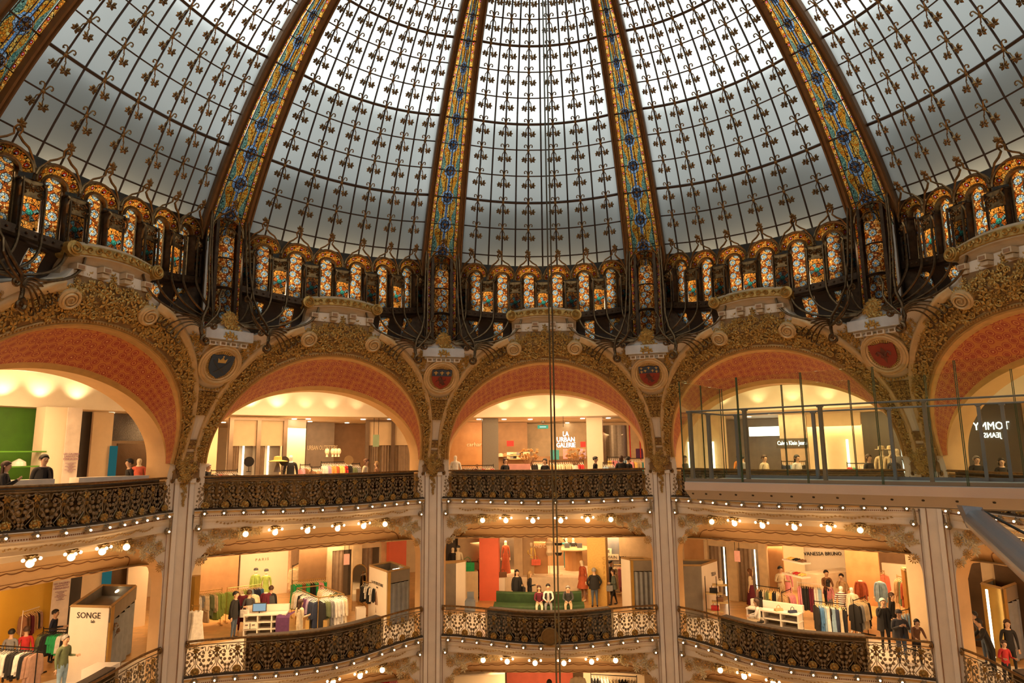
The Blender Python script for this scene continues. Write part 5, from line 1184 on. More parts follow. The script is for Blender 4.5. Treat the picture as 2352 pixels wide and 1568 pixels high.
def bagobj(label, p, rz, c, s=.3, nm='handbag'):
    b = MB(); b.sweep([(Vector((x, 0, 0)), Vector((0, 1, 0)), Vector((0, 0, 1))) for x in (-s*.5, -s*.4, 0, s*.4, s*.5)], [(-.07, 0), (-.08, s*.3), (-.04, s*.6), (.04, s*.6), (.08, s*.3), (.07, 0)], close=True)
    b.tube([(-s*.25, 0, s*.55), (-s*.2, 0, s*.85), (0, 0, s*.98), (s*.2, 0, s*.85), (s*.25, 0, s*.55)], .012, 5); return tag(obj(nm, b.mesh(nm, cl(c)), None, p, rz), label, 'bag')
bagobj('brown leather handbag on the cream plinth', atz(1152, 1378, z)+Vector((.05, .25, .95)), .1, 'brown', .36)
gl2 = MB(); 
for s in (-1, 1): gl2.tube([(s*.07+.05*cos(a), 0, .05+.04*sin(a)) for a in [2*pi*i/10 for i in range(10)]], .012, 4, closed=True)
gl2.tube([(-.02, 0, .06), (.02, 0, .06)], .01, 4); tag(obj('sunglasses', gl2.mesh('sunglasses', M('blue_plastic', (.05, .05, .25), .3)), None, atz(1167, 1369, z)+Vector((0, .2, .72)), .1), 'dark blue sunglasses on the low white plinth', 'sunglasses')
# small stool-like display stand by the railing
b = MB(); b.box((0, 0, .22), (.42, .34, .44)); b.box((0, .14, .60), (.28, .06, .32)); b.box((0, 0, .47), (.34, .24, .06)); tag(obj('display_stand', b.mesh('display_stand', M('blue_grey_plastic', (.22, .25, .30), .4)), None, atz(1080, 1404, z), 0), 'grey-blue box-shaped stand behind the left part of the balustrade', 'stand')
# raised stage behind, wall pieces of the shops at the back
A = atz(1160, 1375, z); B = atz(1350, 1378, z); ST_H = .95
slab('raised_stage', 'long raised cream stage behind the sofa', 'stage', A, B, ST_H, 6.5, M('stage_cream', (.72, .58, .42), .5))
zs = F2+ST_H
b = MB(); q0 = atz(1303, 1352, z); b.add([(0, 0, .01), (1.6, .1, .01), (1.7, .1, .62), (0, 0, .02), (0, -.5, .0), (1.6, -.6, .0)], [(0, 1, 2), (3, 4, 5, 1), (0, 4, 5), (0, 5, 2), (2, 5, 1)])
tag(obj('wood_ramp', b.mesh('wood_ramp', WOOD), None, Vector((A.x*.25+B.x*.75, A.y-.25, z)), 0), 'orange wooden ramp at the right end of the raised stage', 'ramp')
def bwall(label, x0, x1, y, mat, h=3.4, th=.15, zz=F2, r=None, name='partition_wall', cat='wall panel', z0=0):
    P, Q = (atr(x0, y, r), atr(x1, y, r)) if r else (atz(x0, y, zz), atz(x1, y, zz))
    P.z = Q.z = zz; return slab(name, label, cat, P, Q, h, th, mat, z0)
bwall('wood-panelled wall behind the two bikini mannequins', 1052, 1102, 1250, M('beige_panel', (.62, .46, .28), .5), r=20.5)
bwall('dark wall left of the bikini mannequins', 1008, 1052, 1250, DARK, r=20.8)
o = bwall('orange wood panel lettered HOT AND COOL', 1226, 1259, 1317, WOOD, h=2.6, zz=zs); text(o, 'HOT\nAND COOL', .22, LGLOW if 0 else M('pale_letter', (.85, .72, .5), .5), (.5, -.02, 1.38), .008, sx=.85)
bwall('tall beige pillar behind the stage', 1181, 1201, 1322, M('beige_pillar', (.52, .37, .22), .5), h=2.7, zz=zs, th=.6)
bwall('dark mirror-glass wall behind the stage, left', 1146, 1182, 1300, M('dim_mirror', (.22, .18, .14), .15, .6), r=21.5)
bwall('light brown wall behind the yellow-dressed mannequin', 1200, 1227, 1300, M('light_brown', (.45, .28, .14), .5), r=20)
bwall('deep brown back wall of the swimwear shop', 1258, 1352, 1300, M('deep_brown', (.36, .20, .09), .5), r=22.5)
o = bwall('blue sky picture wall lettered DE DEMAIN', 1380, 1422, 1260, M('sky_print', (.16, .19, .24), .5, scale=1.2, col2=(.40, .33, .26)), r=21)
def plate(parent, s, size, loc, w_, h_, fg=INK, bg=LITE): obj('sign_plate', MB().box((loc[0], loc[1]+.015, loc[2]+size*.35), (w_, .02, h_)).mesh('sign_plate', bg), parent); text(parent, s, size, fg, (loc[0], loc[1], loc[2]), .004)
plate(o, 'DE', .2, (.30, -.04, 1.80), .42, .26); plate(o, 'DEMAIN', .2, (.38, -.04, 1.54), .9, .26)
bwall('beige cupboard wall at the right of the middle bay', 1422, 1506, 1260, M('beige_panel', (.62, .46, .28), .5), r=22)
def mann(px, py, label, **k):
    k.setdefault('top', None); k.setdefault('bot', None); k.setdefault('mann', MANQ); k['name'] = 'mannequin'; return fig(px, py, label, cat='mannequin', **k)
mann(1040, 1302, 'mannequin in black bikini, left of the pair on the display shelf', r=19.6, dz=.80, h=1.72, top='black', bot='black')
mann(1052, 1302, 'bare mannequin with dark cap, right of the bikini pair', r=19.6, dz=.80, h=1.74, hat='cap')
slab('display_shelf', 'display shelf carrying bikini mannequins and a green handbag', 'shelf', atr(1016, 1300, 19.3)*Vector((1, 1, 0))+Vector((0, 0, F2+.9)) if 0 else Vector((*atr(1016, 1300, 19.0).xy, F2)), Vector((*atr(1098, 1300, 19.0).xy, F2)), 1.32, .8, M('beige_panel', (.62, .46, .28), .5))
p = Vector((*atr(1074, 1290, 19.2).xy, F2+1.32)); bagobj('large green handbag on the display shelf', p+Vector((0, -.05, 0)), 0, 'green', .62); bagobj('brown handbag behind the green one on the display shelf', p+Vector((.5, .35, 0)), 0, 'brown', .5)
mann(1221, 1319, 'mannequin in yellow swimsuit holding a coral bag, on the stage', z=zs, h=1.66, w=.85, top='yellow', bot='yellow', arms=('lap', 'down'), skirt=None)
bagobj('coral soft bag hanging from the yellow mannequin hand', atz(1227, 1319, zs)+Vector((.10, -.2, .45)), 0, 'coral', .42)
mann(1162, 1330, 'mannequin in long rust patterned dress left of the stage', r=20.6, dz=.9, h=1.75, w=.8, top='rust', bot='rust', skirt=('rust', 1.15), arms=('down', 'down'))
mann(1340, 1380, 'tall mannequin in sequined rust tunic beside the gold pillar', h=2.0, w=.85, top='rust', bot='patterned', skirt=('rust', .5), arms=('down', 'down'), face=-.8)
for px, c, nm_ in ((1263, 'beige', 'bust mannequin with sun hat and striped swimwear on a thin stand'), (1284, 'black', 'bust mannequin in black swimwear on a thin stand')):
    p = atz(px, 1320, zs); t = thing('bust_mannequin', nm_, 'mannequin', p); obj('stand', MB().lathe([(.16, 0), (.16, .03), (.015, .04), (.012, .85)], 12).mesh('stand', M('cream_stand', (.75, .6, .42), .4)), t)
    obj('torso', MB().lathe([(.10, .85), (.16, .95), (.12, 1.15), (.165, 1.38), (.17, 1.46), (.06, 1.54), (.05, 1.62)], 16, sy=.7).mesh('torso', MANQ), t); obj('swimwear', MB().lathe([(.12, .86), (.165, .95), (.16, 1.0)], 16, sy=.72).mesh('swimwear', cl(c)), t); obj('bikini_top', MB().lathe([(.168, 1.32), (.176, 1.40), (.172, 1.43)], 16, sy=.74).mesh('bikini_top', cl(c)), t)
    if c == 'beige': obj('sun_hat', MB().lathe([(.24, 1.72), (.25, 1.73), (.11, 1.76), (.10, 1.86), (.02, 1.9)], 18).mesh('sun_hat', cl('cream')), t)
p = atz(1318, 1308, zs); t = thing('round_table', 'round wooden table with small boxes behind the stage', 'table', p); obj('pedestal', MB().lathe([(.42, 0), (.42, .95)], 14).mesh('pedestal', WOOD), t); obj('table_top', MB().lathe([(.82, .95), (.84, .99), (.82, 1.03)], 28).mesh('table_top', M('table_wood', (.60, .38, .2), .4)), t)
for dx, nm_ in ((-.3, 'left'), (.3, 'right')): tag(obj('display_box', MB().box((0, 0, .1), (.24, .2, .2)).mesh('display_box', cl('dark grey')), None, p+Vector((dx, -.1, 1.03)), 0), f'{nm_} small dark box on the round wooden table', 'box')
for px, c, nm_ in ((1302, 'teal', 'left'), (1318, 'black', 'right')): mann(px, 1300, f'{nm_} of the two mannequins far back in the swimwear shop', r=21.7, dz=.9, h=1.7, top=c, bot=c, arms=('up', 'down'))
# ---------------------------------------------------------------- LOWER GALLERY, SECOND BAY
booth('fitting booth lettered LA PETITE ETOILE with blue-grey curtain', (847, 1417), (888, 1438), (938, 1425), z, 1.98, sign=[('LA PETITE ETOILE', .15, .5, .70), ('PARIS', .07, .5, .64)])
def bw2(*a, **k): return bwall(*a, **k)
A = atz(548, 1372, z); B = atz(665, 1380, z)
o = slab('partition_wall', 'bright cream wall lettered PARIS behind the green mannequins', 'wall panel', atz(548, 1374, z), atz(664, 1360, z), 3.25, .15, LITE); text(o, 'P A R I S', .17, M('grey_letter', (.4, .3, .18), .5), (.42*o['_L'], -.03, 1.60), .01)
lamp('wall_washer', 'SPOT', atz(600, 1385, z)+Vector((0, 0, 3.0)), 30, (1, .74, .42), .1, (R(35), 0, -R(-36)), spot=110)
slab('partition_wall', 'pinkish return wall beside the cream PARIS wall', 'wall panel', atz(665, 1361, z), atz(690, 1352, z), 3.25, .15, M('pinkish_wall', (.62, .42, .27), .5))
bwall('brown mirrored wall at the left of the second bay', 452, 548, 1300, M('deep_brown', (.36, .20, .09), .5), r=22)
bwall('cream wall with a small red sign at the far left of the second bay', 425, 462, 1300, WALLM, r=20)
bwall('dark shelving wall behind the lilac dresses', 688, 750, 1280, M('shelf_brown', (.30, .17, .08), .5), r=21)
def fitting(label, a, b, openings, z, h, zo, mat=M('fitting_beige', (.82, .64, .40), .5), strips=()):
    """beige fitting-room front: pieces around its door openings"""
    A, B = atz(*a, z), atz(*b, z); L = (B-A).length; t = thing('fitting_room', label, 'fitting room', A, math.atan2(B.y-A.y, B.x-A.x)); xs = [0]+[v for o_ in openings for v in o_]+[1]
    for i in range(0, len(xs), 2): obj('wall_piece', MB().box(((xs[i]+xs[i+1])/2*L, .1, h/2), ((xs[i+1]-xs[i])*L, .2, h)).mesh('wall_piece', mat), t)
    for u, v in openings:
        obj('header', MB().box(((u+v)/2*L, .14, (h+zo)/2), ((v-u)*L, .12, h-zo)).mesh('header', mat), t); w_ = (v-u)*L
        n = 16; obj('curtain', MB().grid(lambda i, q: Vector((u*L+w_*.62*i/n, .18+.04*sin(i*1.3), q)), list(range(n+1)), [0, zo]).mesh('curtain', CURTB, smooth=True), t); obj('inner_wall', MB().box(((u+v)/2*L, 1.1, zo/2), (w_+.6, .05, zo)).mesh('inner_wall', GREYB), t)
    for u in strips: obj('light_strip', MB().box((u*L, .25, zo/2+.05), (.05, .03, zo-.15)).mesh('light_strip', STRIPL), t)
    return t
fitting('beige fitting room front with two curtained doorways, second bay', (748, 1384), (893, 1366), [(.08, .40), (.55, .86)], z, 3.2, 2.2)
pillar_px('coral square pillar at the right end of the second bay', (892, 1372), (932, 1368), z, 3.4, CORAL, .5)
def hsign(label, px0, px1, py0, r_, mat, txt=None, h=.5, rods=1.2):
    P, Q = atr(px0, py0, r_), atr(px1, py0, r_); zt = P.z; Q.z = zt; d = Q-P; t = thing('hanging_sign', label, 'hanging sign', P, math.atan2(d.y, d.x)); obj('sign_board', MB().box((d.length/2, 0, -h/2), (d.length, .03, h)).mesh('sign_board', mat), t)
    rb = [obj('hanging_rod', MB().tube([(x*d.length, 0, 0), (x*d.length, 0, rods)], .01, 4).mesh('hanging_rod', STEEL), t) for x in (.12, .88)]
    return t
hsign('pink hanging sign in front of the fitting room, second bay', 790, 803, 1272, 17.5, PINKS, rods=.8, h=.42)
hsign('pink hanging sign in front of the fitting room, right-hand shop', 1686, 1699, 1264, 17.5, PINKS, rods=.6, h=.42)
zrack('clothes rack of white, red and black tops in the far left corner', (424, 1345), (466, 1324), z, 1.4, 9, [('top', 'cream'), ('jacket', 'white'), ('top', 'red'), ('top', 'blue'), ('jacket', 'black'), ('jacket', 'black')], mat=BRS, seed=5, short='rack in the far left corner of the second bay')
zrack('clothes rack of striped and green clothes left of the man in black', (440, 1361), (510, 1352), z, 1.5, 17, [('top', 'light blue'), ('jacket', 'white'), ('top', 'grey'), ('jacket', 'cream'), ('dress', 'cream'), ('coat', 'green' if 0 else 'olive'), ('jacket', 'beige'), ('dress', 'lime green'), ('coat', 'lime green')], mat=BRS, seed=6, tilt=.5, short='rack left of the man in black puffer')
zrack('clothes rack of lime green and blue clothes behind the wine coats', (522, 1351), (601, 1341), z, 1.45, 17, [('coat', 'lime green'), ('top', 'tan'), ('top', 'cream'), ('top', 'lime green'), ('jacket', 'light blue'), ('jacket', 'navy'), ('top', 'blue')], mat=BRS, seed=7, tilt=.5, short='rack behind the wine coloured coats')
zrack('clothes rack of green and dark dresses behind the brass square rack', (672, 1334), (748, 1327), z, 1.6, 16, [('dress', 'green'), ('dress', 'green'), ('dress', 'brown'), ('dress', 'green'), ('coat', 'black'), ('dress', 'green'), ('jacket', 'pink'), ('dress', 'green')], mat=BRS, seed=8, tilt=.5, short='rack behind the square brass rack')
zrack('clothes rack of lilac and yellow dresses by the dark shelves', (710, 1280), (748, 1280), z, 1.9, 9, [('dress', 'cream'), ('dress', 'lilac'), ('dress', 'lilac'), ('dress', 'yellow'), ('dress', 'lilac')], seed=9, tilt=.4, short='rack by the dark shelves')
zrack('clothes rack of beige coats beside the pinkish wall', (672, 1300), (704, 1284), z, 1.85, 8, [('coat', 'beige'), ('coat', 'tan'), ('jacket', 'brown'), ('coat', 'tan')], seed=10, tilt=.3, short='rack beside the pinkish wall')
# square brass rack
h = 1.36; Q4 = [atz(682, 1350, z+h), atz(737, 1344, z+h), atz(790, 1364, z+h), atz(732, 1372, z+h)]; c0 = sum(Q4, Vector())/4; c0.z = z; t = thing('square_rack', 'square brass clothes rack beside the woman in cream', 'clothes rack', c0)
for i in range(4): obj('rail', MB().tube([Q4[i]-c0, Q4[(i+1) % 4]-c0], .022, 6).mesh('rail', BRS), t); obj('post', MB().tube([Q4[i]-c0, Vector((Q4[i].x-c0.x, Q4[i].y-c0.y, 0))], .02, 6).mesh('post', BRS), t)
dz_ = Vector((0, 0, .045))
hang(Q4[0]-dz_, Q4[3]-dz_, 17, [('jacket', 'cream'), ('jacket', 'white'), ('jacket', 'black'), ('jacket', 'white'), ('jacket', 'purple'), ('jacket', 'lilac'), ('jacket', 'navy'), ('coat', 'navy')], 'left rail of the square brass rack', 'clothes on the square brass rack', 'white', 21, .1)
hang(Q4[1]-dz_, Q4[2]-dz_, 12, [('jacket', 'cream'), ('jacket', 'white'), ('jacket', 'beige'), ('jacket', 'white')], 'rear rail of the square brass rack', 'clothes on the square brass rack', 'white', 22, .1)
hang(Q4[3]-dz_, Q4[2]-dz_, 14, [('coat', 'black'), ('coat', 'olive'), ('coat', 'grey'), ('coat', 'white'), ('coat', 'white'), ('coat', 'cream')], 'front rail of the square brass rack', 'clothes on the square brass rack', 'white', 23, .5)
zrack('brass clothes rack of black and white tops before the lettered booth', (834, 1335), (878, 1342), z, 1.55, 11, [('jacket', 'black'), ('top', 'white'), ('jacket', 'black'), ('top', 'white'), ('jacket', 'black'), ('coat', 'brown')], mat=BRS, hg='white', seed=11, tilt=.2, short='brass rack before the lettered booth')
A = atz(441, 1391, z+1.35); B = atz(458, 1391, z+1.35); rack('short brass rack with two long white gowns by the left pillar', A, B, z, BRS)
for i in range(2): 
    g = obj('gown', gmesh('dress', 'white'), None, A.lerp(B, .3+.5*i)-dz_, turn(A)+.3*i); g.scale = (1.15, 1.5, 1.0); tag(g, ('front' if i else 'rear')+' of the two long white gowns hanging by the left pillar', 'clothing', 'white gowns by the left pillar')
def gm(px, py, label, top, bot=None, **k): return mann(px, py, label, top=top, bot=bot, headless=k.pop('headless', True), **k)
mann(588, 1392, 'mannequin with dark hair bun in lime green jacket before the cream wall', hy=1306, top='lime green', bot='lime green', h=1.74, coat=('lime green', .7), hat='cap')
mann(612, 1392, 'mannequin with black bob wig in lime green dress before the cream wall', hy=1308, top='lime green', bot='lime green', h=1.74, skirt=('lime green', .95), hat='cap')
gm(558, 1433, 'headless mannequin in wine coat with shoulder strap, beside man in black', 'wine red', 'wine red', hy=1366, coat=('wine red', 1.05), h=1.78); gm(583, 1432, 'headless mannequin in cream jacket and navy trousers', 'cream', 'navy', hy=1366, coat=('cream', .72), h=1.78); gm(611, 1428, 'mannequin in wine coat right of the cream jacket', 'wine red', 'wine red', hy=1361, coat=('wine red', 1.05), h=1.78)
gm(497, 1352, 'headless mannequin in white jacket left of the cream PARIS wall', 'white', 'tan', hy=1300, coat=('white', .75), h=1.75)
fig(541, 1458, 'man in black hooded puffer jacket and jeans, holding a white shopping bag', hy=1360, arms=('down', 'bent'), top='black', bot='denim blue', hair='black', h=1.80, w=1.2, face=1.1, coat=('black', .62), bag='white')
fig(573, 1440, 'person with brown hair behind the wine coloured coat', hy=1357, top='dark grey', bot='black', hair='brown', h=1.72, face=pi, r=17.2)
fig(623, 1429, 'person in dark jacket and tan trousers seen from behind', hy=1347, top='black', bot='tan', hair='brown', h=1.72, face=pi-.3, w=1.1, coat=('dark grey', .6))
fig(690, 1461, 'woman with long dark hair in cream outfit beside the square brass rack', hy=1378, arms=('bent', 'bent'), top='cream', bot='cream', hair='brown', style='long', h=1.68, face=2.2, w=1.05)
fig(443, 1352, 'dark-haired man far back in the left corner of the second bay', hy=1320, top='dark grey', bot='black', hair='black', h=1.72, face=1.4, r=19.3)
def desk(label, a, b, z, h=.88, th=.62):
    A, B = atz(*a, z), atz(*b, z); L = (B-A).length; t = thing('cash_desk', label, 'cash desk', A, math.atan2(B.y-A.y, B.x-A.x)); m = WHT
    obj('worktop', MB().box((L/2, th*.35, h*.78), (L, th*.7, .05)).mesh('worktop', m), t); obj('front_ledge', MB().box((L/2, th*.92, h*.9), (L, .16, h*.25)).mesh('front_ledge', m), t)
    for i, x in enumerate((.02, .33, .66, .98)): obj('divider', MB().box((x*L, th*.4, h*.38), (.04, th*.75, h*.76)).mesh('divider', m), t)
    for zz in (.05, .28, .52): obj('shelf_board', MB().box((L/2, th*.4, zz*h), (L, th*.75, .03)).mesh('shelf_board', m), t)
    obj('back_panel', MB().box((L/2, th*.78, h*.4), (L, .03, h*.8)).mesh('back_panel', M('desk_grey', (.30, .25, .2), .5)), t)
    for i in range(2): dr = obj('drawer', MB().box((L*(.09+.16*i), .0, h*.42), (L*.14, .03, h*.2)).mesh('drawer', m), t); obj('drawer_handle', MB().box((L*(.09+.16*i), -.03, h*.46), (.1, .02, .02)).mesh('drawer_handle', STEEL), dr)
    return t, A, B
t, A, B = desk('white cash desk with computer behind the balustrade, second bay', (556, 1466), (655, 1462), z, 1.0)
def monitor(p, rz, label, s=.5):
    t = thing('computer_monitor', label, 'monitor', p, rz); obj('foot', MB().box((0, 0, .01), (.2, .14, .02)).mesh('foot', INK), t); obj('neck', MB().box((0, .02, .1), (.04, .03, .18)).mesh('neck', INK), t); obj('bezel', MB().box((0, .02, .3), (s, .04, .3)).mesh('bezel', INK), t); obj('screen', MB().box((0, -.005, .3), (s-.05, .01, .25)).mesh('screen', EM('screen_glow', (.45, .60, .65), .7)), t)
monitor(A.lerp(B, .28)+Vector((.05, .22, .71)), math.atan2(B.y-A.y, B.x-A.x), 'computer monitor on the white cash desk, second bay')
p = A.lerp(B, .9)+Vector((.1, .22, .72)); b = MB().grid(lambda u, v: Vector(((u-.5)*.5, (-.36-.03 if v < 0 else v*.6-.33), (.04+.03*sin(u*9)) if v >= 0 else v)), [i/8 for i in range(9)], [-.75, -.4, -.02, 0, .5, 1]); tag(obj('draped_garment', b.mesh('draped_garment', cl('purple')), None, p, 0), 'dark purple garment draped over the end of the white cash desk', 'clothing')
for px, py, lab in ((704, 1466, 'left'), (745, 1466, 'right')): slab('brass_box', f'{lab} of the two brass boxes below the square brass rack', 'plinth', atz(px-4, py, z), atz(px+5, py, z), .62, .3, BRS)
for px, lab in ((738, 'left'), (757, 'right')): p = atz(px, 1452, z); tag(obj('sheet_holder', MB().box((0, 0, .93), (.26, .02, .34)).box((0, .05, .38), (.1, .1, .76)).mesh('sheet_holder', M('white_sheet', (.7, .7, .72), .4)), None, p, turn(p)), f'{lab} of the white sheet holders before the square brass rack', 'sign')
def plant(label, p, h, col=(.08, .09, .05), n=34, r=.28):
    t = thing('potted_plant', label, 'plant', p); obj('vase', MB().lathe([(.09, 0), (.12, .1), (.08, .26), (.06, .28)], 12).mesh('vase', WHT), t); b = MB(); rn = random.Random(n); s_ = MB()
    for i in range(n):
        a = rn.uniform(0, 6.3); e = Vector((r*cos(a)*rn.uniform(.3, 1), r*sin(a)*rn.uniform(.3, 1), .28+(h-.28)*rn.uniform(.4, 1))); s_.tube([(0, 0, .2), (e.x*.5, e.y*.5, e.z*.6), e], .005, 3); b.join(leaf_cluster(5, .07, .03, i), Matrix.Translation(e) @ Matrix.Rotation(rn.uniform(0, 1.5), 4, 'X'))
    obj('stem', s_.mesh('stem', cl('brown')), t); obj('leaves', b.mesh('leaves', M('leaf_'+label[:8], col, .6)), t)
plant('dried dark bouquet in a white vase beside the square brass rack', atz(770, 1450, z)+Vector((0, 0, .0)), 1.35); plant('dried brown bouquet on the white table by the SONGE booth', atz(215, 1568, z)+Vector((0, .6, .75)), .75, (.30, .17, .08))
slab('shelf_unit', 'narrow brass and glass shelf unit beside the left pillar', 'shelf unit', atz(424, 1462, z), atz(440, 1462, z), 2.1, .4, M('booth_brass', (.50, .30, .07), .35, .6))
t = thing('standing_mirror', 'round-topped brass standing mirror between the two curtains', 'mirror', atz(824, 1402, z), turn(atz(824, 1402, z))); ol = [(-.28, 0), (.28, 0), (.28, 1.6)]+[(.28*cos(pi*i/8), 1.6+.28*sin(pi*i/8)) for i in range(1, 8)]+[(-.28, 1.6)]; obj('mirror_glass', MB().prism(ol, Matrix.Rotation(pi/2, 4, 'X'), .02).mesh('mirror_glass', MIR), t); obj('mirror_frame', MB().tube([(x, -.01, q) for x, q in ol], .02, 5, closed=True).mesh('mirror_frame', BRS), t)
slab('display_plinth', 'white plinth with sunglasses at the right of the second bay', 'plinth', atz(818, 1432, z), atz(840, 1430, z), .55, .4, WHT)
# ---------------------------------------------------------------- LOWER GALLERY, FOURTH BAY
booth('fitting booth with black stripes lettered TELA behind the shelf rack', (1616, 1418), (1652, 1401), (1567, 1400), z, 1.95, sign=[('TELA', .2, .7, .74)], strip=True)
fitting('beige fitting room front with two doorways and light strips', (1616, 1370), (1768, 1391), [(.10, .40), (.55, .88)], z, 3.2, 2.25, strips=(.33, .80))
bwall('warm wood wall at the left end of the right-hand shop', 1573, 1618, 1300, WOOD, r=18.5)
o = bwall('brightly lit cream wall lettered VANESSA BRUNO', 1852, 1946, 1345, LITE, h=3.3); text(o, 'VANESSA BRUNO', .24, INK, (.46*o['_L'], -.03, 1.42), .02, sx=.95)
lamp('wall_washer', 'SPOT', atz(1900, 1352, z)+Vector((0, 0, 3.0)), 30, (1, .74, .42), .1, (R(35), 0, -R(36)), spot=110)
bwall('cream wall carrying two white shelves with shoes', 1800, 1853, 1355, WALLM, h=3.3); bwall('wood wall with hanging red and dark clothes', 1765, 1802, 1330, WOOD, r=20.5)
bwall('wood cupboards behind the bright lettered wall', 1945, 2022, 1330, WOOD, r=22.5); bwall('white drawer cabinet with bottles at the back right', 2028, 2092, 1330, LITE, h=1.5, r=24.5, name='drawer_cabinet', cat='cabinet'); bwall('dark patterned wall above the drawer cabinet', 2020, 2095, 1320, M('shelf_brown', (.30, .17, .08), .5), r=25.5)
bwall('plain beige wall at the right end of the right-hand shop', 2086, 2130, 1350, WALLM, h=3.3, r=17.2)
t = thing('shelf_rack', 'black metal frame rack with four shelves of bags before the striped booth', 'shelf rack', atz(1650, 1424, z), turn(atz(1650, 1424, z)))
for x in (-.42, 0, .42):
    for y in (-.2, .2): obj('upright', MB().tube([(x, y, 0), (x, y, 1.6)], .013, 4).mesh('upright', STEEL), t)
for i, zz in enumerate((.35, .68, 1.0, 1.32)): obj('shelf_board', MB().box(((-.1, .1, -.1, .15)[i], 0, zz), (.62, .4, .03)).mesh('shelf_board', M('shelf_wood', (.55, .38, .16), .5)), t)
for dx, zz, c, s_ in ((-.1, .37, 'red', .3), (.1, .7, 'brown', .26), (-.12, 1.02, 'black', .3), (.15, 1.34, 'cream', .22)): bagobj(f'{c} bag on the black frame rack', atz(1650, 1424, z)+Vector((dx, 0, zz)), turn(atz(1650, 1424, z)), c, s_)
for y, lab, cols in ((1284, 'upper', ('yellow', 'black', 'brown')), (1315, 'lower', ('cream', 'red', 'yellow'))):
    P, Q = atr(1806, y, 18.3), atr(1852, y+6, 17.6); Q.z = P.z; d = Q-P; rz = math.atan2(d.y, d.x); tag(obj('wall_shelf', MB().box((d.length/2, 0, 0), (d.length, .4, .06)).mesh('wall_shelf', WHT), None, P, rz), f'{lab} white wall shelf with shoes beside the bright lettered wall', 'shelf')
    for i, c in enumerate(cols):
        b = MB(); 
        for s in (-.07, .07): b.tube([(s, .1, .05), (s, 0, .06), (s, -.12, .03)], [.04, .035, .03], 6); b.tube([(s, .12, .0), (s, .11, .07)], .015, 4)
        tag(obj('pair_of_shoes', b.mesh('pair_of_shoes', cl(c)), None, P.lerp(Q, .25+.28*i)+Vector((0, 0, .03)), rz), f'pair of {c} shoes on the {lab} white wall shelf', 'shoes')
zrack('clothes rack of black, olive and cream tops behind the seated woman', (1737, 1344), (1790, 1351), z, 1.4, 14, [('top', 'patterned'), ('jacket', 'black'), ('top', 'cream'), ('jacket', 'olive'), ('top', 'yellow'), ('jacket', 'black'), ('jacket', 'cream')], seed=12, short='rack behind the seated woman')
zrack('clothes rack of tan and pink clothes right of the seated woman', (1795, 1361), (1816, 1352), z, 1.35, 9, [('coat', 'tan'), ('coat', 'brown'), ('jacket', 'pink'), ('jacket', 'pink')], seed=13, tilt=-.4, short='rack of tan and pink clothes')
zrack('white clothes rack of black trousers, maroon and blue dresses', (1831, 1337), (1885, 1342), z, 1.6, 13, [('dress', 'pink'), ('trousers', 'black'), ('trousers', 'black'), ('dress', 'wine red'), ('dress', 'white'), ('dress', 'light blue')], mat=WHT, seed=14, short='white rack right of the bust mannequin')
zrack('front clothes rack of blue, white and black clothes', (1870, 1380), (1940, 1388), z, 1.4, 17, [('coat', 'black'), ('coat', 'blue'), ('trousers', 'light blue'), ('dress', 'white'), ('top', 'black'), ('dress', 'light blue'), ('coat', 'navy'), ('dress', 'cream'), ('trousers', 'black')], seed=15, tilt=.5, short='front rack of the right-hand shop')
zrack('clothes rack of black and grey clothes next to the white-haired man', (1959, 1379), (1987, 1370), z, 1.45, 9, [('coat', 'black'), ('coat', 'grey'), ('coat', 'beige'), ('coat', 'black')], seed=16, tilt=-.2, short='rack next to the white-haired man')
zrack('clothes rack of cream and orange patterned dresses near the drawers', (2005, 1303), (2031, 1312), z, 1.6, 7, [('dress', 'cream'), ('dress', 'red'), ('dress', 'orange'), ('coat', 'coral')], mat=BRS, seed=17, short='rack near the white drawers')
zrack('long clothes rack of tan, olive and peach dresses at the right', (2060, 1322), (2100, 1333), z, 1.6, 11, [('coat', 'tan'), ('dress', 'olive'), ('coat', 'rust'), ('dress', 'beige'), ('coat', 'orange')], mat=BRS, seed=18, short='long rack of tan dresses')
zrack('short clothes rack of light blue shirts behind the man with a cap', (2062, 1404), (2088, 1398), z, 1.45, 4, [('jacket', 'light blue'), ('jacket', 'light blue')], seed=19, tilt=-1.0, short='short rack behind the man with a cap')
t, A, B = desk('white cash desk with bags and a seated woman, right-hand shop', (1716, 1448), (1838, 1468), z, 1.0)
monitor(A.lerp(B, .28)+Vector((.05, .22, .71)), math.atan2(B.y-A.y, B.x-A.x)+pi*.9, 'small computer monitor beside the seated woman', .34)
for f, c in ((.62, 'tan'), (.88, 'navy')): bagobj(f'{c} bag lying on the white cash desk of the right-hand shop', A.lerp(B, f)+Vector((.1, .2, .71)), .3, c, .3)
p = A.lerp(B, .14)+Vector((.1, -.35, 0)); figure('woman in white blouse and beige trousers seated at the white cash desk', 'person', p, -1.9, kind='sit', arms=('lap', 'lap'), top='white', bot='beige', hair='brown', style='bob', h=1.7)
tag(obj('stool', MB().lathe([(.2, 0), (.2, .03), (.03, .06), (.03, .4), (.17, .42), (.17, .47)], 14).mesh('stool', STEEL), None, p+Vector((0, 0, 0)), 0), 'small stool under the woman seated at the white cash desk', 'stool')
fig(1722, 1391, 'woman in cream blouse and maroon patterned skirt reaching towards the mirror', hy=1308, arms=('up', 'down'), top='cream', bot='wine red', hair='auburn', style='long', h=1.70, face=-1.9, skirt=('wine red', .92))
fig(1791, 1385, 'bearded man in cream jumper behind the clothes racks', hy=1302, arms=('bent', 'bent'), top='cream', bot='beige', hair='black', h=1.80, w=1.1, face=.6, r=16.9)
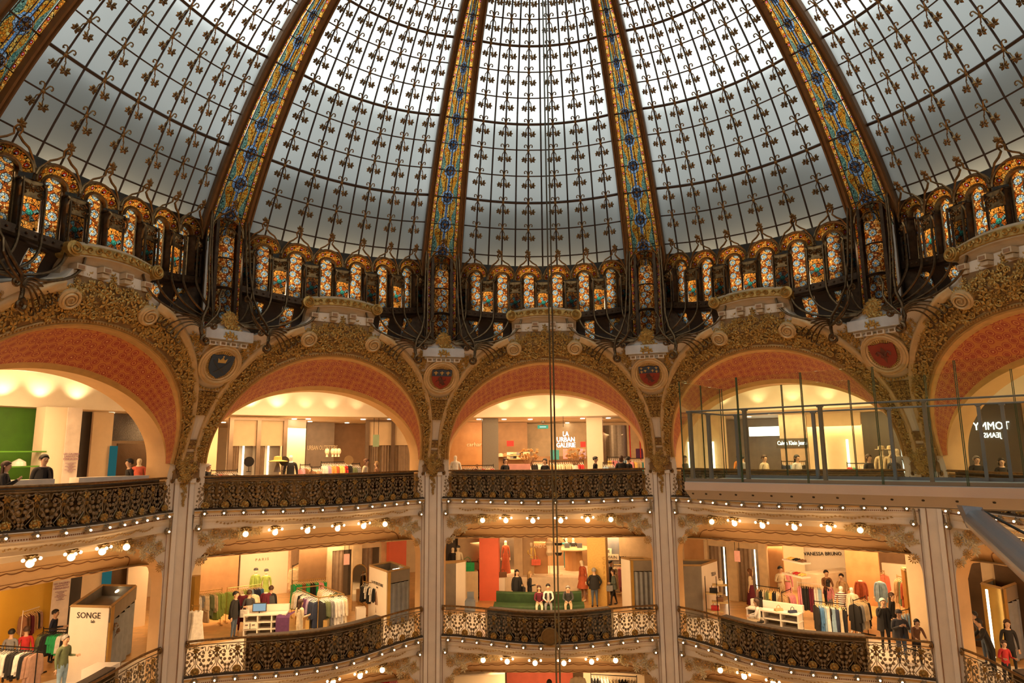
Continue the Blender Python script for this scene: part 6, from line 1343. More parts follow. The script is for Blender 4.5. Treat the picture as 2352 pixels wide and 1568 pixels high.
t_ = gm(1806, 1385, 'bust mannequin in pale pink strapless dress', 'pink', 'pink', hy=1316, h=1.75, r=16.6, skirt=('pink', .9))
slab('shop_counter', 'long pale counter before the lettered wall', 'counter', atz(1880, 1374, z), atz(1976, 1362, z), 1.0, .9, M('stage_cream', (.72, .58, .42), .5))
fig(1900, 1352, 'man in brown shirt sitting behind the pale counter', arms=('lap', 'lap'), top='brown', bot='black', hair='black', h=1.70, face=.4, r=19.0, dz=.30)
fig(1935, 1352, 'woman in camel coat with hand to her face behind the pale counter', arms=('face', 'bent'), top='tan', bot='tan', hair='black', style='bun', h=1.70, face=-.2, r=19.0, dz=.22)
fig(1901, 1402, 'woman with long black hair in pink top and grey jeans, seen from behind', hy=1332, arms=('down', 'bent'), top='pink', bot='grey', hair='black', style='long', h=1.66, face=pi-.5)
mann(1930, 1430, 'mannequin with white head in striped maroon and white outfit', hy=1343, top='striped', bot='navy', mann=MANW, h=1.84, face=.2); mann(1956, 1430, 'mannequin with white head in cream jacket', hy=1346, top='cream', bot='cream', mann=MANW, h=1.82, coat=('cream', .7), face=-.2)
for q in range(7):
    pass
gm(1976, 1407, 'headless mannequin in rust belted suit', 'rust', 'rust', hy=1334, coat=('rust', .8), h=1.78); gm(2021, 1405, 'headless mannequin in light blue blazer with yellow clutch', 'light blue', 'light blue', hy=1336, coat=('light blue', .75), h=1.78)
fig(2026, 1500, 'white-haired man in black suit with hand on chin behind the balustrade', hy=1376, arms=('face', 'bent'), top='black', bot='black', hair='white', h=1.80, w=1.1, face=.3, coat=('black', .72))
fig(2046, 1478, 'woman with long dark hair behind the white-haired man', hy=1363, top='black', bot='black', hair='brown', style='long', h=1.72, face=1.2, r=13.9 if 0 else None)
fig(2063, 1512, 'man with grey cap and dark jacket taking a photo with his phone', hy=1402, arms=('phone', 'phone'), top='dark grey', bot='denim blue', hair='black', h=1.72, w=1.15, face=.3, coat=('dark grey', .62), hat='cap')
fig(2100, 1516, 'dark-haired child leaning on the balustrade beside the man with a cap', hy=1430, kind='lean', arms=('rail', 'rail'), top='brown', bot='black', hair='black', style='bob', h=1.50, face=.3)
booth('grey fitting booth beside the right pillar of the fashion floor', (2083, 1424), (2092, 1434), (2140, 1438), z, 1.9, panel=M('booth_brass', (.50, .30, .07), .35, .6))
# ---------------------------------------------------------------- LOWER GALLERY, LEFTMOST AND RIGHTMOST BAYS
booth('fitting booth lettered SONGE with white front at the far left', (148, 1566), (238, 1570), (300, 1496), z, 2.1, sign=[('SONGE', .24, .5, .86), ('lab', .12, .62, .80)])
bwall('yellow wall at the far left of the lower gallery', -40, 112, 1480, YELW, h=3.4, r=21.5)
o = bwall('tall white notice banner LES GALERIES LAFAYETTE against the yellow wall', 112, 152, 1450, M('banner_white', (.80, .70, .62), .5), h=3.2, r=21.2, name='notice_banner', cat='banner', th=.04)
PURP = M('purple_ink', (.25, .07, .2), .5); text(o, 'LES GALERIES\nLAFAYETTE\nS\'ENGAGENT', .085, PURP, (.45*o['_L'], -.06, atr(130, 1344, 21).z-F2), .004); text(o, '\n'.join(['MODE RESPONSABLE', 'CIRCULAIRE', 'LOCAL', 'ENGAGEMENT']*2), .04, PURP, (.45*o['_L'], -.06, atr(130, 1362, 21).z-F2), .003)
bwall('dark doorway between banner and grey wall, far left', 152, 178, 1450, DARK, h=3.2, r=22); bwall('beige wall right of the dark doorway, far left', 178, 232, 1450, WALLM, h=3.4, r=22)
o = bwall('teal lit poster beside the lift doors of the lower gallery', 230, 250, 1400, EM('teal_poster', (.04, .20, .20), .45), h=2.6, r=21.9, name='poster', cat='poster'); bwall('bronze lift doors of the lower gallery, far left', 250, 290, 1400, M('lift_bronze', (.12, .07, .035), .3, .6), h=2.8, r=22, name='lift_door', cat='door'); bwall('pale banner wall with purple line beside the left arch', 288, 335, 1400, LITE, h=3.2, r=21.6)
zrack('clothes rack of brown and red jackets before the yellow wall', (53, 1405), (94, 1392), z, 1.5, 10, [('jacket', 'brown'), ('coat', 'brown'), ('jacket', 'wine red'), ('jacket', 'tan'), ('jacket', 'black'), ('jacket', 'patterned')], mat=WHT, seed=24, tilt=-.4, short='rack before the yellow wall')
zrack('black clothes rack of green, white and black shirts beside the SONGE booth', (100, 1443), (186, 1447), z, 1.5, 16, [('jacket', 'olive'), ('jacket', 'black'), ('top', 'green'), ('jacket', 'green'), ('jacket', 'white'), ('jacket', 'black'), ('jacket', 'white'), ('coat', 'olive')], hg='black', seed=25, tilt=-.3, short='black rack beside the SONGE booth')
zrack('black clothes rack of white and black shirts at the left edge', (-8, 1482), (87, 1488), z, 1.5, 15, [('jacket', 'black'), ('jacket', 'white'), ('jacket', 'white'), ('jacket', 'black'), ('jacket', 'white'), ('jacket', 'black'), ('coat', 'patterned')], hg='black', seed=26, tilt=-.3, short='black rack at the left edge')
fig(127, 1500, 'dark-haired man in navy jumper bending over the clothes, far left', hy=1402, arms=('bent', 'bent'), top='navy', bot='black', hair='black', h=1.78, face=1.2, r=14.9)
fig(62, 1540, 'person in red top seen from behind at the far left', hy=1441, top='red', bot='denim blue', hair='brown', h=1.66, face=pi, r=14.3); fig(27, 1540, 'dark-haired person with backpack strap at the far left edge', hy=1447, top='grey', bot='black', hair='black', h=1.64, face=pi-.3, r=14.3)
fig(150, 1600, 'man in grey-green T-shirt with cross-body bag looking up', hy=1461, arms=('down', 'bent'), top='olive', bot='light blue', hair='grey', h=1.76, w=1.1, face=.8, r=12.9)
slab('display_table', 'white table with folded blue shirt below the SONGE booth', 'table', atz(182, 1600, z), atz(236, 1600, z), .7, .7, WHT)
bwall('dark bronze doors at the back of the rightmost bay', 2215, 2262, 1380, M('lift_bronze', (.12, .07, .035), .3, .6), h=3.2, r=18.5, name='shop_door', cat='door'); bwall('cream wall between the dark doors, rightmost bay', 2262, 2292, 1380, WALLM, h=3.3, r=18.4); bwall('second dark bronze doors in the rightmost bay', 2292, 2360, 1380, M('lift_bronze', (.12, .07, .035), .3, .6), h=3.2, r=18.3, name='shop_door', cat='door')
booth('brass framed booth with bright vertical light strip, rightmost bay', (2275, 1510), (2322, 1528), (2370, 1500), z, 2.2, panel=M('booth_brass', (.50, .30, .07), .35, .6))
p = atz(2286, 1522, z); tag(obj('light_strip', MB().box((0, 0, 1.15), (.05, .05, 2.0)).mesh('light_strip', STRIPL), None, p, 0), 'bright vertical light strip on the rightmost booth', 'light')
fig(2271, 1545, 'person in black jacket with red hood bending forward, rightmost bay', hy=1436, kind='lean', arms=('rail', 'rail'), top='black', bot='black', hair='black', h=1.70, face=-1.2); fig(2257, 1500, 'person in grey coat bending behind the black jacket, rightmost bay', hy=1418, kind='lean', arms=('rail', 'rail'), top='dark grey', bot='denim blue', hair='black', h=1.72, face=-1.0, r=14.6)
fig(2312, 1568, 'dark-haired woman in black top at the right edge', hy=1425, arms=('down', 'down'), top='black', bot='black', hair='brown', style='long', h=1.68, face=.2); fig(2304, 1600, 'child in red jacket at the lower right corner', hy=1472, arms=('bent', 'bent'), top='red', bot='black', hair='brown', h=1.35, face=.6, r=12.9)
# ---------------------------------------------------------------- TOP GALLERY
z = F3
def bw3(label, x0, x1, r_, mat, h=3.3, z0=0, **k): return bwall(label, x0, x1, 1060, mat, h=h, r=r_, zz=F3, z0=z0, **k)
# middle bay
o = bw3('orange wood wall lettered carhartt', 1018, 1112, 23, WOOD); text(o, 'carhartt', .30, M('pale_letter', (.85, .72, .5), .5), (.80*o['_L'], -.03, 2.05), .01)
bw3('grey mosaic square pillar', 1109, 1145, 19.5, MOS, th=1.0, name='square_pillar', cat='pillar')
bw3('brown niche wall with caps on its shelf', 1143, 1212, 24, M('deep_brown', (.36, .20, .09), .5)); bw3('light wall with white sign frame beyond the niche', 1212, 1350, 25.5, M('pale_wall', (.62, .47, .30), .5)); bw3('dark low shelving along the light wall', 1143, 1350, 23.4, M('shelf_brown', (.30, .17, .08), .5), h=1.5)
bw3('white square pillar with marble veins', 1349, 1386, 19.5, LITE, th=1.0, name='square_pillar', cat='pillar'); bw3('grey wall right of the white pillar', 1386, 1500, 26, M('pale_wall', (.62, .47, .30), .5))
p = Vector((*atr(1412, 1050, 21).xy, F3)); t = thing('curtain_cylinder', 'cylindrical metallic curtain framed by red poles', 'curtain', p); nn_ = 60; obj('curtain', MB().lathe([(.62, 0), (.62, 2.95)], 40).mesh('curtain', M('metal_curtain', (.30, .26, .22), .3, .7, scale=14)), t)
for x in (-.72, .72, 1.2): obj('red_pole', MB().tube([(x, -.3, 0), (x, -.3, 3.2)], .03, 6).mesh('red_pole', cl('red')), t)
t = thing('neon_sign', 'glowing white stepped sign LA URBAN GALERIE', 'sign', Vector((*atr(1297, 1010, 18).xy, 0)), 0); zz0 = atr(1297, 1027, 18).z
for s_, q, sx_ in (('LA', .80, .8), ('URBAN', .50, .85), ('GALERIE', .20, .78)): text(t, s_, .29, EM('sign_white', (1, .93, .8), 9.), (.05, 0, zz0+q*.82-.16), .02, sx=sx_)
obj('sign_rod', MB().tube([(-.05, 0, zz0+.9), (-.05, 0, 1.6)], .01, 4).mesh('sign_rod', STEEL), t)
for i, (px, c) in enumerate(((1150, 'cream'), (1162, 'tan'), (1171, 'red'), (1189, 'navy'), (1202, 'black'))):
    p = Vector((*atr(px, 1040, 23.2).xy, F3+1.5)); b = MB().lathe([(.16, 0), (.15, .1), (.1, .18), (.01, .2)], 12); b.box((0, -.18, .02), (.18, .16, .02)); tag(obj('cap', b.mesh('cap', cl(c)), None, p, 0), f'{c} cap on the shelf of the brown niche', 'hat', 'caps on the niche shelf')
def rk3(label, x0, x1, r_, h, n, specs, short=None, seed=1, mat=STEEL, hg='white', tilt=.3):
    A, B = atr(x0, 1060, r_), atr(x1, 1060, r_); A.z = B.z = F3+h*PS_; rack(label, A, B, F3, mat); wh = short or label; hang(A-dz_, B-dz_, n, specs, wh, 'clothes on the '+wh, hg, seed, tilt)
rk3('top gallery rack of pale clothes beside the white mannequin', 1016, 1038, 16.5, 1.35, 7, [('jacket', 'cream'), ('jacket', 'white')], 'rack beside the white mannequin', 31)
rk3('top gallery rounded rack of dark clothes', 1058, 1094, 16.5, 1.35, 9, [('jacket', 'black'), ('jacket', 'grey'), ('top', 'wine red')], 'left rounded rack of the top gallery', 32); rk3('top gallery rounded rack of red and grey clothes', 1097, 1133, 16.5, 1.35, 9, [('jacket', 'grey'), ('jacket', 'red'), ('jacket', 'beige'), ('jacket', 'red')], 'right rounded rack of the top gallery', 33)
rk3('long top gallery rack of cream and beige clothes', 1262, 1340, 16.8, 1.5, 16, [('jacket', 'tan'), ('jacket', 'cream'), ('jacket', 'beige'), ('jacket', 'cream'), ('jacket', 'red')], 'long cream rack of the top gallery', 34); rk3('top gallery rack of blue and grey clothes by the arch', 1385, 1410, 16.5, 1.4, 7, [('jacket', 'light blue'), ('jacket', 'grey')], 'blue rack near the right of the middle arch', 35); rk3('top gallery rack of colourful shirts before the curtain cylinder', 1395, 1440, 18.5, 1.65, 10, [('top', 'yellow'), ('top', 'pink'), ('top', 'lilac'), ('top', 'light blue')], 'rack before the curtain cylinder', 36)
def f3(px, r_, label, **k): return fig(px, 1060, label, z=F3, r=r_, **k)
f3(1046, 15.6, 'white mannequin at the left of the middle arch', cat='mannequin', name='mannequin', mann=MANW, top='white', bot='white', h=1.86)
f3(1160, 14.8, 'person in black coat behind the top balustrade, near the pink counter', top='black', bot='black', hair='brown', style='bob', h=1.66, face=.6); f3(1252, 14.8, 'dark-haired person in black behind the cables', top='black', bot='black', hair='black', style='bob', h=1.62, face=-.4)
f3(1367, 14.7, 'woman in dark top with hair tied back, in profile', top='black', bot='black', hair='black', style='bun', h=1.68, face=1.3, arms=('bent', 'bent')); f3(1427, 14.9, 'brown-haired person turned away at the right of the middle arch', top='black', bot='black', hair='brown', style='bob', h=1.70, face=pi, w=1.15); f3(1443, 15.2, 'dark-haired person beside the brown-haired one', top='black', bot='black', hair='black', h=1.66, face=2.4)
bw3('pink glowing counter with white sheet', 1167, 1218, 15.2, M('pink_counter', (.72, .34, .30), .35), h=1.25, th=.5, name='pink_counter', cat='counter')
for px, lab in ((1214, 'left'), (1322, 'right')):
    p = Vector((*atr(px, 1060, 15.5).xy, F3+.9)); plant(f'{lab} orange dried bouquet on the top gallery', p, .95, (.42, .20, .06), 40, .38)
# ceiling spots, camera, exit sign
SP_ = EM('spot_glow', (1, .88, .62), 12.); spm = MB().lathe([(.11, -.01), (.11, .0)], 10).mesh('ceiling_spotlight', SP_); rn = random.Random(77)
def spots(lst, lab):
    for px, py, zc_ in lst:
        p = atz(px, py, zc_)
        if math.hypot(p.x, p.y) > 31: continue
        tag(obj('ceiling_spotlight', spm, None, p, 0), f'small glowing ceiling spotlight seen through the {lab} arch', 'light', f'ceiling spotlights in the {lab} arch')
spots([(1100, 963, 1.6), (1158, 963, 1.6), (1218, 963, 1.6), (1338, 961, 1.6), (1397, 960, 1.6), (1070, 971, 1.6), (1190, 972, 1.6), (1303, 971, 1.6), (1407, 972, 1.6), (1092, 982, 1.6), (1300, 983, 1.6), (1158, 928, 2.73), (1218, 928, 2.73), (1278, 928, 2.73), (1338, 927, 2.73)], 'middle')
spots([(513, 970, 1.6), (554, 967, 1.6), (580, 970, 1.6), (540, 975, 1.6), (605, 975, 1.6), (646, 971, 1.6), (676, 962, 1.6), (708, 962, 1.6), (712, 968, 1.6), (732, 972, 1.6), (694, 976, 1.6), (728, 981, 1.6), (797, 971, 1.6), (786, 979, 1.6), (752, 976, 1.6), (834, 963, 1.6), (895, 963, 1.6), (652, 921, 2.73), (722, 923, 2.73), (782, 925, 2.73), (745, 983, 1.6), (507, 993, 1.6)], 'second')
spots([(30, 957, 1.6), (90, 958, 1.6), (170, 945, 1.6), (255, 948, 1.6), (60, 965, 1.6), (12, 883, 2.73), (115, 891, 2.73), (198, 897, 2.73), (150, 975, 1.6), (85, 985, 1.6)], 'leftmost')
spots([(1650, 952, 1.6), (1720, 957, 1.6), (1765, 950, 1.6), (1828, 958, 1.6), (1875, 955, 1.6), (1930, 950, 1.6), (1980, 955, 1.6), (2020, 948, 1.6), (1690, 965, 1.6), (1800, 968, 1.6), (1905, 966, 1.6)], 'fourth')
spots([(2250, 945, 1.6), (2290, 930, 1.6), (2335, 940, 1.6), (2195, 940, 1.6)], 'rightmost')
p = atz(1247, 966, 1.58); b = MB().lathe([(.09, 0), (.10, -.05), (.09, -.12), (.02, -.16)], 12); tag(obj('dome_camera', b.mesh('dome_camera', INK), None, p, 0), 'black dome security camera on the ceiling above the exit sign', 'security camera')
t = thing('exit_sign', 'small green exit sign hanging in the middle arch', 'exit sign', Vector((*atr(1247, 981, 19.5).xy, atr(1247, 984, 19.5).z))); obj('sign_panel', MB().box((0, 0, .08), (.5, .03, .16)).mesh('sign_panel', EM('exit_green', (.10, .45, .25), 1.)), t); obj('arrow', MB().box((0, -.02, .08), (.3, .01, .03)).mesh('arrow', EM('exit_white', (.9, .9, .8), 1.5)), t)
# glow from the lit ceiling edge, washing the bulkhead
for px, e in ((578, 90), (640, 70), (705, 28), (765, 24), (822, 18), (1158, 26), (1218, 18), (1280, 26), (1340, 14), (1100, 8), (12, 90), (98, 95), (182, 85), (1660, 30), (1740, 40), (1820, 40), (1900, 30), (2260, 40)):
    p = atr(px, 962, 18.25); p.z = 1.72; lamp('bulkhead_uplight', 'SPOT', p, e, (1, .74, .36), .05, (R(180-12), 0, math.atan2(-p.x, p.y)), spot=95)
# second bay, top
bw3('grey wall lettered URBAN OUTFITTERS', 702, 766, 24, M('warm_grey_wall', (.24, .19, .15), .5)); o = bwall('x', 0, 1, 1000, WOOD, r=24) if 0 else None
tt = [o_ for o_ in bpy.data.objects if o_.get('label', '').startswith('grey wall lettered URBAN')][0]; text(tt, 'URBAN OUTFITTERS', .32, M('pale_letter', (.85, .72, .5), .5), (.58*tt['_L'], -.03, 1.95), .01, sx=.5)
bw3('dark shop fascia behind the mannequin heads', 764, 842, 25.5, M('shelf_brown', (.30, .17, .08), .5)); bw3('wide cream pillar wall in the second arch', 650, 700, 21, LITE, th=1.0); bw3('cream wall at the left side of the second arch', 455, 497, 23, WALLM)
def fit3(label, x0, x1, r_, ops, strips, h=3.25, zo=2.1, frame=True):
    A, B = atr(x0, 1060, r_), atr(x1, 1060, r_); A.z = B.z = F3; L = (B-A).length; t = thing('fitting_room', label, 'fitting room', A, math.atan2(B.y-A.y, B.x-A.x))
    obj('header', MB().box((L/2, .1, (h+zo)/2), (L, .1, h-zo)).mesh('header', WALLM), t)
    for x in (0, .5, 1): obj('steel_post', MB().box((x*L, .0, h/2), (.16, .16, h)).mesh('steel_post', M('steel_brown', (.30, .22, .16), .3, .6)), t)
    obj('steel_lintel', MB().box((L/2, 0, h-.05), (L, .14, .1)).mesh('steel_lintel', M('steel_brown', (.30, .22, .16), .3, .6)), t)
    for u, v in ops: n = 18; obj('curtain', MB().grid(lambda i, q: Vector((L*(u+(v-u)*i/n), .15+.05*sin(i*1.4), q)), list(range(n+1)), [0, zo]).mesh('curtain', CURTB, smooth=True), t)
    obj('grey_door', MB().box((L*.36, .3, zo/2), (L*.16, .04, zo)).mesh('grey_door', GREYB), t); obj('grey_door', MB().box((L*.86, .3, zo/2), (L*.18, .04, zo)).mesh('grey_door', GREYB), t); obj('inner_wall', MB().box((L/2, .6, h/2), (L, .05, h)).mesh('inner_wall', LITE), t)
    for u in strips: obj('light_strip', MB().box((u*L, .2, zo/2), (.07, .03, zo)).mesh('light_strip', STRIPL), t)
fit3('steel framed fitting rooms with two light strips, second arch', 527, 652, 19.5, [(.03, .18), (.53, .65)], (.26, .72)); fit3('steel framed fitting rooms with grey curtains at the right of the second arch', 842, 960, 19.5, [(.03, .22), (.28, .50), (.56, .97)], ())
rk3('top gallery rack of black clothes at the left of the second arch', 450, 478, 16, 1.45, 8, [('jacket', 'black'), ('jacket', 'cream')], 'black rack at the left of the second arch', 41); rk3('top gallery rack of red and patterned clothes in the second arch', 486, 546, 16.3, 1.35, 13, [('jacket', 'black'), ('jacket', 'red'), ('jacket', 'patterned'), ('jacket', 'white'), ('jacket', 'black')], 'red rack of the second arch', 42)
rk3('top gallery rack of orange, yellow and red clothes in the second arch', 738, 806, 16.6, 1.6, 18, [('jacket', 'white'), ('jacket', 'lilac'), ('jacket', 'orange'), ('jacket', 'rust'), ('jacket', 'yellow'), ('jacket', 'red'), ('jacket', 'black')], 'orange rack of the second arch', 43); rk3('top gallery rack of brown clothes beside the black suit', 690, 712, 16.8, 1.5, 6, [('jacket', 'pink'), ('jacket', 'brown'), ('jacket', 'tan')], 'brown rack beside the black suit', 44)
f3(668, 15.4, 'white headed mannequin in black suit and white shirt', cat='mannequin', name='mannequin', mann=MANW, top='black', bot='black', h=1.95)
for px, lab in ((751, 'leftmost'), (764, 'second'), (771, 'third'), (778, 'rightmost')): p = Vector((*atr(px, 1050, 17.2).xy, F3+1.62)); b = MB().lathe([(.05, 0), (.04, .08), (.085, .16), (.095, .24), (.07, .32), (.01, .34)], 12); tag(obj('display_bust', b.mesh('display_bust', MANQ), None, p, 0), f'{lab} of the four mannequin heads above the orange rack', 'display bust', 'four mannequin heads')
f3(840, 14.8, 'auburn-haired woman in pale grey jumper behind the second balustrade', top='cream', bot='black', hair='auburn', style='bob', h=1.70, face=1.2, w=1.1, arms=('bent', 'bent')); f3(866, 15.2, 'long-haired person in brown right of the woman in pale grey', top='brown', bot='black', hair='blond', style='long', h=1.58, face=-1.2); f3(478, 15.3, 'white-haired woman in dark clothes at the left of the second arch', top='black', bot='black', hair='white', style='bob', h=1.60, face=1.); f3(463, 15.0, 'dark-haired person beside the white-haired woman', top='black', bot='black', hair='brown', h=1.58, face=-1.)
for px, rr, lab in ((572, 15.0, 'left'), (653, 15.0, 'middle'), (801, 15.0, 'right')):
    p = Vector((*atr(px, 1060, rr).xy, F3+1.15)); t = thing('table_mirror', f'{lab} round dark counter mirror on the second top balustrade', 'mirror', p, turn(p)); obj('mirror_disc', MB().lathe([(.17, 0), (.17, .02)], 20, M=Matrix.Translation((0, 0, .35)) @ Matrix.Rotation(pi/2, 4, 'X')).mesh('mirror_disc', INK if lab != 'right' else MIR), t); obj('mirror_stand', MB().lathe([(.08, 0), (.08, .02), (.01, .03), (.01, .2)], 10).mesh('mirror_stand', STEEL), t)
p = Vector((*atr(638, 1060, 15.0).xy, F3+1.12)); t = thing('hat_stand', 'straw hat with black band on a grey bust', 'hat', p); obj('bust', MB().lathe([(.12, 0), (.09, .15), (.05, .28), (.07, .4)], 12).mesh('bust', M('grey_bust', (.22, .18, .15), .6)), t); obj('straw_hat', MB().lathe([(.33, .36), (.34, .38), (.14, .42), (.13, .54), (.02, .56)], 20).mesh('straw_hat', cl('yellow')), t)
hsign('small green hanging sign in the second arch', 857, 871, 998, 17.5, M('green_sign', (.30, .42, .28), .5), h=.5, rods=.7)
# leftmost bay, top
bw3('green wall at the far left of the top gallery', -40, 93, 19, GREENW); bw3('white square pillar in the leftmost arch', 93, 145, 17.8, LITE, th=.6, name='square_pillar', cat='pillar'); o = bw3('cream banner LES GALERIES LAFAYETTE in the leftmost arch', 146, 179, 17.6, M('banner_white', (.80, .70, .62), .5), th=.06, name='notice_banner', cat='banner')
text(o, 'LES GALERIES\nLAFAYETTE\nS\'ENGAGENT', .08, PURP, (.45*o['_L'], -.06, atr(160, 1044, 17.4).z-F3), .004); text(o, '\n'.join(['MODE RESPONSABLE', 'CIRCULAIRE', 'LOCAL']*3), .035, PURP, (.45*o['_L'], -.06, atr(160, 1064, 17.4).z-F3), .003)
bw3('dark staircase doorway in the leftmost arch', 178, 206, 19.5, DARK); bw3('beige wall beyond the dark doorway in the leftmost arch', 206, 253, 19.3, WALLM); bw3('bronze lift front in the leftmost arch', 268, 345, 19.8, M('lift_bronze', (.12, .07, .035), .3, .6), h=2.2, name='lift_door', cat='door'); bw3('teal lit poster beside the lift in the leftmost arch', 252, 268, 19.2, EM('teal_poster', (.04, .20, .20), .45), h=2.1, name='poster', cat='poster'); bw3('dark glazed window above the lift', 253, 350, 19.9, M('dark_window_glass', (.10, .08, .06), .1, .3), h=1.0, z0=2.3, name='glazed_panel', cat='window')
t = thing('green_shelf', 'lit green display shelf with white caps at the far left', 'shelf', Vector((*atr(20, 1060, 17.8).xy, F3)), bz(1))
for zz in (1.0, 1.45, 1.9): obj('shelf_board', MB().box((0, 0, zz), (2.0, .35, .04)).mesh('shelf_board', M('green_shelf', (.10, .30, .03), .4)), t)
obj('white_cap', MB().lathe([(.2, 0), (.18, .12), (.02, .22)], 12, (.3, 0, 1.47)).mesh('white_cap', cl('white')), t)
f3(100, 14.2, 'dark-haired man in black suit, white shirt and tie in the leftmost arch', top='black', bot='black', hair='black', h=1.98, face=.5, w=1.1, coat=('black', .6)); f3(14, 13.9, 'woman in black holding up a phone at the left edge', top='black', bot='black', hair='brown', style='long', h=1.8, face=1.3, arms=('phone', 'phone')); f3(299, 14.4, 'dark-haired person in black with bun, right part of the leftmost arch', top='black', bot='black', hair='black', style='bun', h=1.82, face=-1.2)
f3(320, 15.3, 'cream mannequin in pink dress in the leftmost arch', cat='mannequin', name='mannequin', mann=MANQ, top='coral', bot='coral', h=1.9)
bw3('white counter top with lit edge along the leftmost balustrade', 40, 130, 13.9, M('lit_counter', (.85, .78, .66), .3), h=1.16, th=.5, name='white_counter', cat='counter'); bw3('second white counter with small boxes, leftmost arch', 185, 345, 14.0, M('lit_counter', (.85, .78, .66), .3), h=1.16, th=.5, name='white_counter', cat='counter')
# fourth bay, top (behind the glass walkway)
bw3('cream wall with fitting rooms behind the glass walkway', 1570, 1672, 20, WALLM); 
for px in (1583, 1639, 1890, 1948): p = Vector((*atr(px, 1040, 19.8 if px < 1700 else 20.3).xy, F3)); tag(obj('light_strip', MB().box((0, 0, 1.1), (.08, .05, 2.0)).mesh('light_strip', STRIPL), None, p, 0), f'{ {1583: "first", 1639: "second", 1890: "third", 1948: "fourth"}[px] } vertical light strip from the left behind the walkway', 'light', 'light strips behind the walkway')
bw3('grey wall far behind the walkway', 1672, 1800, 26, M('warm_grey_wall', (.24, .19, .15), .5)); o = bw3('taupe pillar wall lettered Calvin Klein Jeans', 1795, 1858, 22, M('taupe_wall', (.38, .27, .19), .5), th=.8); obj('sign_plate', MB().box((.5*o['_L']*.9, -.03, 2.0), (1.35, .04, .42)).mesh('sign_plate', DARK), o); text(o, 'Calvin Klein Jeans', .26, LGLOW, (.5*o['_L']*.9, -.06, 1.92), .008, sx=.68)
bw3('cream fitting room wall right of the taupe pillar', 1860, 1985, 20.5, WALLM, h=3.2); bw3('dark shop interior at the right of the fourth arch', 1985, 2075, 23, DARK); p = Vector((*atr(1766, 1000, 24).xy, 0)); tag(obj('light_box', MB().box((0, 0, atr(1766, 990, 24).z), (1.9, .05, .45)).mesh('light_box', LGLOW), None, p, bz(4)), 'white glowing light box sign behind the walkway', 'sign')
bw3('glowing white screen at the right end of the fourth arch', 2072, 2092, 18.5, EM('screen_white', (1, .92, .78), 1.6), h=1.9, name='glowing_screen', cat='screen')
rk3('top gallery rack of colourful jumpers behind the walkway', 1945, 1990, 16.8, 1.35, 11, [('jacket', 'red'), ('jacket', 'green'), ('jacket', 'beige'), ('jacket', 'white')], 'rack of jumpers behind the walkway', 51); rk3('top gallery rack of dark and blue clothes under the jeans sign', 1795, 1850, 18.5, 1.4, 12, [('jacket', 'navy'), ('jacket', 'light blue'), ('jacket', 'black')], 'rack under the jeans sign', 52)
for px, rr, lab, k in ((1572, 14.4, 'dark-haired person at the left end of the fourth balustrade', dict(top='black', hair='black')), (1705, 15.5, 'dark-haired person in grey behind the walkway railing', dict(top='grey', hair='black')), (1697, 19, 'person in orange top far behind the walkway', dict(top='orange', hair='black')), (1755, 14.9, 'person in cream top seen from behind the walkway', dict(top='cream', hair='brown')), (1830, 15.0, 'dark-haired woman with white vest behind the walkway', dict(top='white', hair='black', style='long')), (1995, 15.3, 'woman with cap of dark hair in dark jacket behind the walkway', dict(top='dark grey', hair='brown', style='bob')), (2052, 15.6, 'person in dark jacket beside the hatted mannequins', dict(top='dark grey', hair='brown'))): f3(px, rr, lab, bot='black', h=1.68, face=pi if rr > 15.4 else .8, **k)
for px, lab, ht in ((2027, 'left', 'sun'), (2048, 'middle', 'sun'), (2062, 'right', None)): f3(px, 16.2, f'{lab} of three cream mannequins with bucket hats behind the walkway', cat='mannequin', name='mannequin', mann=MANQ, top='beige' if lab != 'right' else 'grey', bot='beige', h=1.95, hat=ht)
# rightmost bay, top
o = bw3('dark wall with mirrored letters TOMMY JEANS', 2205, 2360, 21, DARK); text(o, 'TOMMY', .40, LGLOW, (.55*o['_L'], -.04, 2.35), .01, True, sx=.8); text(o, 'JEANS', .26, LGLOW, (.55*o['_L'], -.04, 2.06), .01, True, sx=.8)
f3(2243, 14.6, 'bald man in dark suit and white shirt in the rightmost arch', top='black', bot='black', hair='grey', h=1.62, face=.4, w=1.2); f3(2300, 14.6, 'dark-haired person at the right of the bald man', top='black', bot='black', hair='black', style='bob', h=1.56, face=.2)
# ---------------------------------------------------------------- LOWEST GALLERY (only its top shows)
z = F1
bwall('white lit shelving wall seen at the bottom of the middle bay', 1042, 1160, 1560, LITE, zz=F1, r=16.2, h=3.4); bwall('red and brown wall at the bottom of the middle bay', 1164, 1316, 1560, M('red_brown', (.48, .10, .06), .5), zz=F1, r=18, h=3.4); bwall('white patterned partition at the bottom right of the middle bay', 1340, 1480, 1560, LITE, zz=F1, r=17.5, h=3.4)
P, Q = atr(1048, 1548, 15.9), atr(1158, 1548, 15.9); Q.z = P.z; d = Q-P; rz = math.atan2(d.y, d.x); tag(obj('wall_shelf', MB().box((d.length/2, 0, 0), (d.length, .4, .05)).mesh('wall_shelf', WHT), None, P, rz), 'white shelf with handbags at the bottom of the middle bay', 'shelf')
for f, c in ((.25, 'navy'), (.5, 'black'), (.72, 'yellow'), (.92, 'dark grey')): bagobj(f'{c} handbag on the lowest white shelf', P.lerp(Q, f)+Vector((0, 0, .03)), rz, c, .3)
def low_rack(x0, x1, r_, label, specs, seed, zt=-1.0):
    A, B = atr(x0, 1548, r_), atr(x1, 1548, r_); A.z = B.z = min(A.z, B.z); rack(label, A, B, F1, STEEL); hang(A-dz_, B-dz_, 15, specs, label, 'clothes on the '+label, 'white', seed, .3)
